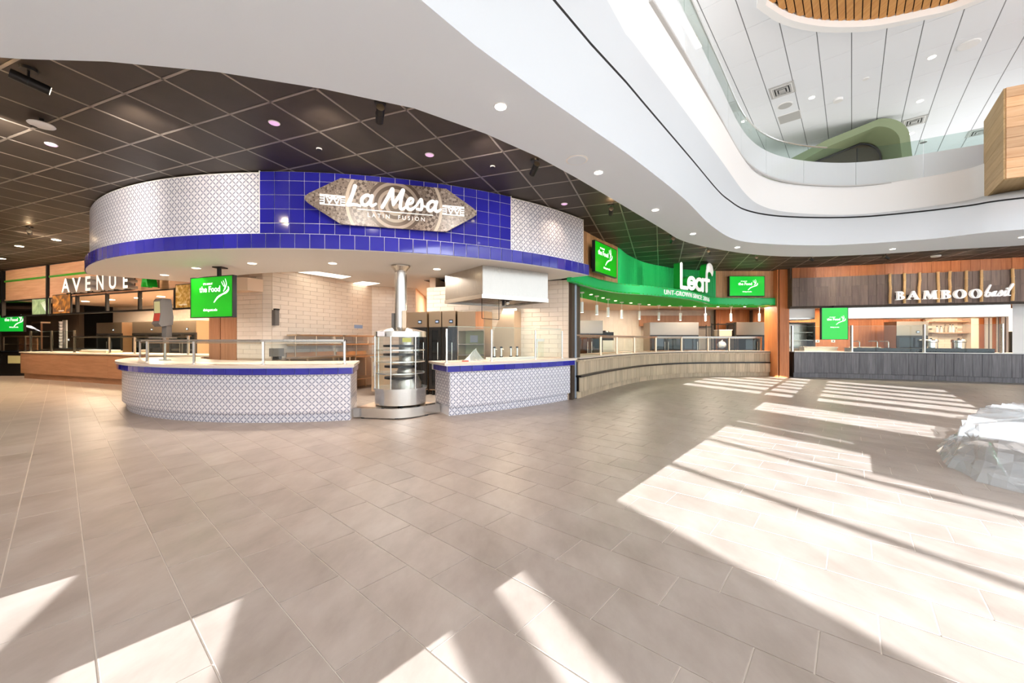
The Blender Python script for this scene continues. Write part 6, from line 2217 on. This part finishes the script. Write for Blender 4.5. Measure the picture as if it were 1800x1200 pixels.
bas = [[(0.02, 0.35, .6), (0.17, 0.95, .8), (0.08, 0.4, 1), (0.06, 0.1, 1), (0.18, 0.05, .9), (0.24, 0.28, .9), (0.14, 0.38, .7)],
       [(0.24, 0.25, .5), (0.42, 0.42, .8), (0.32, 0.25, .9), (0.34, 0.06, .9), (0.46, 0.3, .8)], [(0.47, 0.42, .9), (0.43, 0.12, .9), (0.52, 0.06, .7), (0.58, 0.2, .5)],
       [(0.58, 0.2, .5), (0.7, 0.48, .8), (0.74, 0.2, 1), (0.66, 0.06, .9), (0.58, 0.1, .6)], [(0.76, 0.18, .5), (0.88, 0.45, .9), (0.84, 0.12, .9), (0.92, 0.06, .7), (0.98, 0.2, .5)],
       [(0.92, 0.6, .9), (0.925, 0.64, .9)], [(0.98, 0.25, .6), (1.14, 0.85, .8), (1.1, 0.95, .7), (1.02, 0.5, .9), (1.02, 0.12, .9), (1.12, 0.08, .6)]]
kx = (db - da) / 1.16
link('script', strokes_mesh([[(a_ * kx + b_ * 0.06, b_ * 0.38, c_) for a_, b_, c_ in s] for s in bas], 0.042, 0.05, 'letter_white'), o, frame((p.x, p.y, 2.6), (t.x, t.y, 0), (0, 0, 1)))
# hoods
def hood_strip(px0, px1, off, z0, z1, label, m='stainless_bright', dep=0.9):
    a_, b_ = BF.px(px0), BF.px(px1)
    p = BF.at((a_ + b_) / 2)
    t = thing('canopy_hood', label, 'hood', (p.x, p.y, z0))
    strip(MB(), BF, off - dep, off, z0 + 0.04, z1, 16, a_, b_).build('shell', m, t, 30)
    strip(MB(), BF, off - dep, off + 0.01, z0, z0 + 0.05, 16, a_, b_).build('rim', 'stainless', t, 30)
    return t
hood_strip(1384, 1439, -0.25, 2.03, 2.46, 'short white panel hood left of the portrait green screen', 'white_paint')
hood_strip(1470, 1789, -0.25, 2.03, 2.46, 'long stainless hood under the dark plank fascia')
cY = 13.05
pA_, pB_ = PY(1447, 569, cY), PY(1487.5, 569, cY)
tvp = tv('portrait_screen', 'green portrait screen hanging below the dark plank fascia', frame(((pA_.x + pB_.x) / 2, cY, CH + (598 - 568.5) / F * cY), (1, -0.2, 0), (0, 0, 1)), (pB_.x - pA_.x) * 1.02, 56.5 / F * cY, (0.05, 0.2), (0, -0.25), 0.62, 'screen_green_light', 0.1)
MB().tube((tvp.location.x, cY + 0.06, 2.2), (tvp.location.x, cY + 0.06, 2.52), 0.03, 10).build('mount', 'dark_metal', tvp)
# counter
bc = thing('dark_counter', 'counter clad in dark grey planks below the bamboo lettering', 'counter', (13, 12.9, 0))
strip(MB(), BT, -0.9, -0.02, 0, 0.87, 50).build('carcass', 'dark_wall', bc)
strip(MB(), BT, -0.95, 0.1, 0.88, 0.905, 50).build('worktop', 'white_plastic', bc)
strip(MB(), BT, -0.1, 0.09, 0.862, 0.88, 50).build('shadow_line', 'black_plastic', bc)
planks_on(BT, 0.0, BT.len, 0.22, 0.06, 0.16, 0.862, 'grey_plank', bc)
planks_on(BT, 0.0, BT.len, 0.26, 0.02, 0.0, 0.152, 'grey_plank', bc)
a_, b_ = BT.px(1500), BT.px(1755)
blk = thing('black_worktop', 'raised black stone shelf on the dark plank counter', 'shelf', (*BT.at((a_ + b_) / 2), 0.905))
strip(MB(), BT, -0.6, -0.15, 0.9055, 1.02, 24, a_, b_).build('block', 'stone_black', blk, 30)
strip(MB(), BT, -0.62, -0.13, 1.02, 1.035, 24, a_, b_).build('edge', 'black_plastic', blk, 30)
pts = []
for px in (1386, 1498.5, 1626, 1764):
    d = BT.px(px)
    t = BT.tan(d)
    p = BT.at(d) + Vector((t.y, -t.x)) * -0.06
    pts.append((p.x, p.y))
post_glass('sneeze_guard', 'tall glass guard with square steel posts on the dark plank counter', pts, 0.905, 1.82, False, 0.055)
# interior of the bamboo stall
bbw = struct(MB().prism([(10.0, 16.3), (20, 14.2), (20, 14.4), (10.0, 16.5)], 0, 2.6).build('wall_bamboo_back', 'dark_wall'))
wa_, wb_ = Vector((10.0, 16.28)), Vector((20, 14.18))
wdir = (wb_ - wa_).normalized()
wnn = Vector((wdir.y, -wdir.x))
nP = int((wb_ - wa_).length / 0.42)
for i in range(nP):
    c = wa_ + wdir * ((i + 0.5) * 0.42) + wnn * 0.012
    MB().obox(c, wdir, 0.415, 0.03, 0, 2.58).build('panel', 'orange_wood', bbw)
struct(MB().prism([(9.9, 14.3), (18.5, 11.0), (20, 14.4), (10.0, 16.5)], 2.56, 2.62).build('ceiling_bamboo', 'warm_paint'))
def bwall(px, off=0.1):
    return ray_line(px, tuple(wa_ + wnn * off), tuple(wb_ + wnn * off))
a_, b_ = bwall(1625), bwall(1697)
al = thing('tiled_alcove', 'pale tiled alcove behind the dark plank counter', 'alcove', ((a_.x + b_.x) / 2, (a_.y + b_.y) / 2, 0))
L = (b_ - a_).length
MB().obox((a_ + b_) / 2, wdir, L, 0.1, 0, 2.5).build('backing', 'subway_grout', al)
for r_ in range(15):
    for q in range(int(L / 0.4) + 1):
        s = q * 0.4 + (0.2 if r_ % 2 else 0) + 0.2
        if s < L - 0.1:
            c = a_ + wdir * s + wnn * 0.05
            link('wall_tile', sub_me, al, Matrix.Translation((c.x, c.y, 1.0 + r_ * 0.1)) @ Matrix.Rotation(math.atan2(wdir.y, wdir.x), 4, 'Z'))
for z in (1.56, 1.98):
    MB().obox((a_ + b_) / 2 + wnn * 0.2, wdir, L - 0.2, 0.28, z, z + 0.03).build('shelf', 'oak_panel', al)
a2, b2 = bwall(1698, 0.3), bwall(1711, 0.3)
tp = struct(MB().obox((a2 + b2) / 2, wdir, (b2 - a2).length, 0.4, 0, 2.55).build('wall_tile_pier', 'subway_tile'))
for i, px in enumerate((1636, 1647, 1654, 1662, 1670, 1675, 1681)):
    p = bwall(px, 0.3)
    bt_ = thing('bottle', 'pale bottle on the alcove shelf behind the bamboo counter, %s in the row' % ['first', 'second', 'third', 'fourth', 'fifth', 'sixth', 'seventh'][i], 'bottle', (p.x, p.y, 1.59), 0, 'bottles on the alcove shelf')
    hh = (0.12, 0.22, 0.22, 0.27, 0.28, 0.27, 0.16)[i]
    rr = 0.09 if i == 0 else 0.045
    MB().lathe([(0.001, 1.591), (rr, 1.591), (rr, 1.591 + hh * 0.6), (rr * 0.4, 1.591 + hh * 0.8), (rr * 0.4, 1.591 + hh), (0.001, 1.591 + hh)], p.x, p.y, 14).build('body', 'white_paper' if i % 3 else 'bead', bt_, 40)
    MB().tube((p.x, p.y, 1.591 + hh), (p.x, p.y, 1.6 + hh + 0.02), rr * 0.45, 10).build('cap', 'dark_metal', bt_)
for px, lb in ((1636.5, 'left round steel soup urn in front of the tiled alcove'), (1685, 'right round steel soup urn in front of the tiled alcove')):
    p = ray_line(px, (10.0, 15.4), (18.5, 12.7))
    ur = thing('steel_urn', lb, 'urn', (p.x, p.y, 0.9))
    MB().lathe([(0.001, 0.0), (0.19, 0.0), (0.19, 0.98), (0.001, 0.98)], p.x, p.y, 20).build('pedestal', 'dark_metal', ur, 30)
    MB().lathe([(0.001, 0.98), (0.17, 0.98), (0.17, 1.22), (0.19, 1.24), (0.19, 1.3), (0.17, 1.33), (0.001, 1.34)], p.x, p.y, 24).build('pot', 'chrome', ur, 30)
    MB().tube((p.x, p.y, 1.34), (p.x, p.y, 1.38), 0.03, 10).build('knob', 'dark_metal', ur)
p = bwall(1591, 0.9)
fz = fridge('display_fridge', 'steel topped green glass cabinet behind the black shelf', p, wdir, 0.95, 0.6, 1.98, 1, 'fridge_steel', 0.5)
p = bwall(1402, 0.5)
gkk = thing('glass_cabinet', 'tall glass fronted cabinet at the left end behind the dark counter', 'cabinet', (p.x, p.y, 0))
MB().obox(p, wdir, 0.95, 0.6, 0, 0.98).build('base', 'stainless_warm', gkk)
MB().obox(p - wnn * 0.25, wdir, 0.95, 0.05, 0.98, 1.95).build('back_panel', 'stainless', gkk)
for s in (-0.45, 0.45):
    MB().obox(p + wdir * s, wdir, 0.05, 0.6, 0.98, 1.95).build('side', 'dark_metal', gkk)
MB().obox(p, wdir, 0.95, 0.6, 1.95, 2.0).build('top', 'dark_metal', gkk)
for z in (1.3, 1.6):
    MB().obox(p, wdir, 0.85, 0.5, z, z + 0.015).build('shelf', 'stainless', gkk)
p = bwall(1419.5, 0.15)
st2 = thing('menu_strip', 'narrow white notice strip beside the tall glass cabinet', 'notice', (p.x, p.y, 1.4))
MB().obox(p, wdir, 0.16, 0.02, 1.35, 2.0).build('board', 'white_paper', st2)
MB().obox(p + wnn * 0.012, wdir, 0.12, 0.006, 1.8, 1.96).build('print', 'grey_plastic', st2)
for px, lb in ((1437, 'double wall socket left of the portrait green screen'), (1464.5, 'double wall socket below the portrait green screen')):
    p = bwall(px, 0.04)
    s_ = thing('wall_socket', lb, 'socket', (p.x, p.y, 1.24))
    MB().obox(p, wdir, 0.13, 0.02, 1.22, 1.32).build('plate', 'white_plastic', s_)
    MB().obox(p + wnn * 0.012, wdir, 0.05, 0.01, 1.25, 1.29).build('insert', 'dark_metal', s_)
for i, (pa, pb) in enumerate(((1409, 1466), (1500, 1540))):
    p, q = ray_line(pa, (10.0, 15.3), (18.5, 12.6)), ray_line(pb, (10.0, 15.3), (18.5, 12.6))
    bnch = thing('back_counter', ['long pale back counter under the portrait green screen', 'short pale back counter right of the square steel post'][i], 'counter', ((p.x + q.x) / 2, (p.y + q.y) / 2, 0))
    MB().obox((p + q) / 2, q - p, (q - p).length, 0.5, 0, 1.02).build('body', 'stainless_warm', bnch)
    MB().obox((p + q) / 2, q - p, (q - p).length + 0.04, 0.54, 1.02, 1.06).build('top', 'countertop', bnch)
for i, px in enumerate((1521, 1552, 1572)):
    d = BT.px(px)
    p = BT.at(d) + Vector((BT.tan(d).y, -BT.tan(d).x)) * -0.4
    fa = thing('steel_rail_stand', 'steel rail bracket on the black shelf, %s from the square post' % ['first', 'second', 'third'][i], 'bracket', (p.x, p.y, 1.03))
    MB().path([(p.x, p.y, 1.036), (p.x, p.y, 1.24), (p.x - 0.03, p.y, 1.27), (p.x - 0.3, p.y, 1.27)], 0.016, 8).build('tube', 'stainless_bright', fa, 40)
    MB().obox((p.x, p.y), (1, 0), 0.08, 0.08, 1.0355, 1.05).build('post_base', 'dark_metal', fa)
for i, (px, m) in enumerate(((1718, 'white_plastic'), (1737, 'white_plastic'), (1754, 'white_plastic'), (1766, 'white_plastic'))):
    p = bwall(px, 0.08)
    sl_ = thing('wall_batten', 'pale vertical batten on the orange wood wall, %s right of the tiled pier' % ['first', 'second', 'third', 'fourth'][i], 'batten', (p.x, p.y, 0))
    MB().obox(p, wdir, (0.06, 0.2, 0.06, 0.2)[i], 0.05, 0, 2.5).build('strip', m, sl_)
    MB().obox(p + wnn * 0.03, wdir, 0.03, 0.01, 0.1, 2.4).build('inlay', 'grey_plastic', sl_)
p = ray_line(1782, (10.0, 15.5), (20.0, 12.6))
dr = thing('dark_door', 'dark lower door leaf with white upper panel near the end of the bamboo stall', 'door', (p.x, p.y, 0))
MB().obox(p, wdir, 0.24, 0.06, 0, 1.6).build('lower_leaf', 'fridge_dark', dr)
MB().obox(p, wdir, 0.24, 0.05, 1.6, 2.4).build('upper_leaf', 'white_plastic', dr)
a_ = BT.at(BT.px(1797))
struct(MB().prism([(a_.x - 0.05, a_.y + 0.2), (a_.x + 0.5, a_.y + 0.0), (a_.x + 3.1, a_.y + 2.0), (a_.x + 2.5, a_.y + 2.15)], 0.0, 2.46).build('wall_end_right', 'white_paint'))
for c_, e_ in (((11.6, 14.9), 90), ((14.2, 13.7), 80), ((16.4, 13.0), 70)):
    area('stall_lamp', (c_[0], c_[1], 2.53), 0.9, e_, (1, 0.83, 0.62), sy=0.6)
# outer shell beyond the stalls
struct(MB().box(-30, 30, 19.5, 19.7, 0, ZB).build('wall_back', 'dark_wall'))
struct(MB().box(-26.2, -26.0, 2, 19.6, 0, ZB).build('wall_left', 'dark_wall'))

# ================================================================== BLACK CEILING FITTINGS
track_spot(50, 143, PZ(330, 330, 3.2) if False else (-3.0, 5.4, 3.2), 'dark adjustable spotlight at the upper left corner of the black ceiling', 0.24, True, 50)
track_spot(668, 200, (-2.1, 5.85, 3.2), 'dark adjustable spotlight aimed at the blue tiled sign panel', 0.2, True, 30)
track_spot(940, 296, (-0.1, 6.7, 3.2), 'dark adjustable spotlight aimed at the right tiled end of the canopy', 0.2, True, 22)
track_spot(1074, 371, (2.4, 10.0, 3.1), 'dark adjustable spotlight near the green screen on the oak wall', 0.2, True, 60)
track_spot(1182, 422, (4.4, 12.6, 3.1), 'dark adjustable spotlight in front of the ribbed green wall', 0.2, True, 60)
track_spot(1246, 443, (7.4, 13.9, 3.0), 'dark adjustable spotlight above the leaf lettering', 0.2, True, 60)
track_spot(1330, 454, (8.8, 13.9, 3.0), 'dark adjustable spotlight above the right wall screen', 0.2, True, 60)
track_spot(1425, 455, (11.2, 12.9, 2.9), 'dark adjustable spotlight above the left of the dark plank fascia', 0.2, True, 70)
track_spot(1557, 452, (13.6, 12.2, 2.9), 'dark adjustable spotlight above the bamboo lettering', 0.2, True, 70)
track_spot(52, 408, va(3.0, 0.0).to_3d() + Vector((0, 0, 3.1)), 'dark adjustable spotlight far left, in front of the timber fascia', 0.2, True, 60)
for (px, py), lb in zip(((482, 215.5), (755, 271.5), (90, 253.5), (992, 358)), ('pink glowing recessed light left of the sign spotlight', 'pink glowing recessed light above the blue tiled panel', 'pink glowing recessed light at far left of the black ceiling', 'pink glowing recessed light right of the white patterned end')):
    disc('recessed_light', px, py, ZB - 0.003, 0.06, 'pink_lens', lb, 'ceiling light', 0.008)
    c = PZ(px, py, ZB)
    spot('recessed_beam', (c.x, c.y, ZB - 0.04), (c.x, c.y, 0), 20 if px == 992 else 130, (1, 0.74, 0.54), 120, 0.9, 0.05)
for (px, py), lb in zip(((561, 261), (866, 292)), ('small dark sprinkler head in the black ceiling above the left of the sign', 'small dark sprinkler head in the black ceiling above the right of the sign')):
    disc('sprinkler', px, py, ZB - 0.003, 0.035, 'dark_metal', lb, 'sprinkler', 0.015)
q = PZ(73, 218, ZB - 0.06)
ap = thing('access_point', 'white oval wireless access point hung below the black ceiling', 'access point', (q.x, q.y, ZB))
MB().ball((q.x, q.y, ZB - 0.07), 0.11, 24, 10, 0.2).build('shell', 'white_plastic', ap, 60)
MB().tube((q.x, q.y, ZB - 0.06), (q.x, q.y, ZB - 0.002), 0.02, 10).build('stem', 'dark_metal', ap)
MB().box(q.x - 0.1, q.x - 0.07, q.y - 0.02, q.y + 0.02, ZB - 0.096, ZB - 0.08).build('indicator', 'dark_metal', ap)
far_l = ['small far downlight in the dark ceiling above the left timber fascia', 'second small far downlight above the left timber fascia', 'third small far downlight above the left timber fascia']
for (px, py), lb in zip(((34, 432), (99, 421), (3, 454)), far_l):
    disc('downlight', px, py, ZB - 0.003, 0.09, 'lamp_lens_warm', lb, 'ceiling light', 0.01)
disc('downlight', 1645, 449, ZB - 0.003, 0.11, 'white_plastic', 'white oval fitting in the dark ceiling above the bamboo lettering', 'ceiling fitting', 0.04)

# ================================================================== WRAPPED FURNITURE
rnd = random.Random(5)
def legs(p, d, h):
    return
wt = thing('wrapped_sheet', 'crumpled clear plastic sheet draped over stacked furniture at the right edge', 'plastic sheet', (5.6, 4.2, 0))
foot = [(4.62, 4.12), (4.36, 3.52), (4.62, 3.22), (5.6, 3.2), (6.9, 3.4), (7.6, 4.2), (7.2, 5.4), (6.2, 5.3), (5.3, 4.75)]
topp = [(4.70, 4.08), (4.52, 3.72), (4.74, 3.44), (5.7, 3.42), (6.7, 3.7), (7.1, 4.2), (6.9, 5.1), (6.2, 5.0), (5.4, 4.55)]
fp, tp_ = Path(foot + [foot[0]], 10), Path(topp + [topp[0]], 10)
NS, NR = 84, 9
cc = Vector((5.9, 4.2))
rings = []
for r_ in range(NR + 1):
    t = r_ / NR
    row = []
    for i in range(NS):
        a = fp.at(fp.len * i / NS)
        b_ = tp_.at(tp_.len * i / NS)
        p = a.lerp(b_, t ** 0.75)
        wv_ = 0.05 * (1 - t) * math.sin(i * 1.05 + 3 * math.sin(i * 0.2)) + rnd.uniform(-0.028, 0.028)
        out = (p - cc).normalized()
        p = p + out * (wv_ + (0.06 * (1 - t * 4) if t < 0.25 else 0))
        row.append((p.x, p.y, 0.004 + 0.47 * t ** 0.9 + rnd.uniform(-0.022, 0.022) * (0 < r_ <= NR)))
    rings.append(row)
for s_ in (0.7, 0.4, 0.1):
    rings.append([(cc.x + (x - cc.x) * s_, cc.y + (y - cc.y) * s_, z + rnd.uniform(-0.02, 0.02)) for x, y, z in rings[NR]])
vs = [p for row in rings for p in row]
fs = []
for r_ in range(len(rings) - 1):
    for i in range(NS):
        j = (i + 1) % NS
        fs.append((r_ * NS + i, r_ * NS + j, (r_ + 1) * NS + j, (r_ + 1) * NS + i))
MB().add(vs, fs).build('film', 'plastic_film', wt)
# skirt pooled on the floor
m_ = MB()
vs, fs = [], []
for i in range(NS):
    a = fp.at(fp.len * i / NS)
    o_ = (a - cc).normalized()
    w1, w2_ = rnd.uniform(0.02, 0.05), rnd.uniform(0.06, 0.11)
    vs += [(a.x, a.y, 0.1), (a.x + o_.x * w1, a.y + o_.y * w1, rnd.uniform(0.03, 0.08)), (a.x + o_.x * w2_, a.y + o_.y * w2_, 0.004)]
for i in range(NS):
    j = (i + 1) % NS
    fs += [(i * 3, j * 3, j * 3 + 1, i * 3 + 1), (i * 3 + 1, j * 3 + 1, j * 3 + 2, i * 3 + 2)]
m_.add(vs, fs)
m_.build('pooled_hem', 'plastic_film', wt)
def bench(c, d, label, L=1.5, W=0.5):
    t = thing('stacked_chair', label, 'chair', (c[0], c[1], 0))
    d = Vector(d).normalized()
    n_ = Vector((-d.y, d.x))
    c = Vector(c)
    MB().obox(c, d, L, W, 0.38, 0.43).build('seat', 'vent_grey', t)
    MB().obox(c + n_ * (W / 2 - 0.03), d, L, 0.05, 0.28, 0.44).build('backrest', 'grey_plastic', t)
    for s in (-1, 1):
        a_, b_ = c + d * (s * (L / 2 - 0.1)) - n_ * (W / 2 - 0.04), c + d * (s * (L / 2 - 0.1)) + n_ * (W / 2 - 0.04)
        MB().path([(a_.x, a_.y, 0.4), (a_.x, a_.y, 0.012), (b_.x, b_.y, 0.012), (b_.x, b_.y, 0.4)], 0.011, 8).build('sled_leg', 'chrome', t, 40)
    return t
bench((5.35, 3.95), (1, 0.35), 'white seat on chrome sled legs under the clear plastic sheet, nearest the counters', 1.0)
bench((6.3, 4.3), (1, 0.35), 'white seat on chrome sled legs deeper under the clear plastic sheet', 0.9)
q = PZ(1673, 801)
ch = thing('loose_frame', 'chrome sled chair frame poking out below the plastic sheet at the right edge', 'chair', (4.5, 3.3, 0))
p1, p2, p3 = PZ(1776, 853), PZ(1800, 866), PZ(1800, 843)
MB().path([(p1.x + 0.25, p1.y + 0.35, 0.3), (p1.x, p1.y, 0.02), (p2.x + 0.35, p2.y - 0.12, 0.02), (p2.x + 0.6, p2.y + 0.25, 0.3)], 0.011, 8).build('sled_leg', 'chrome', ch, 40)
MB().path([(p1.x + 0.28, p1.y + 0.38, 0.22), (p1.x + 0.07, p1.y + 0.07, 0.05), (p2.x + 0.36, p2.y - 0.02, 0.05)], 0.009, 8).build('brace', 'chrome', ch, 40)
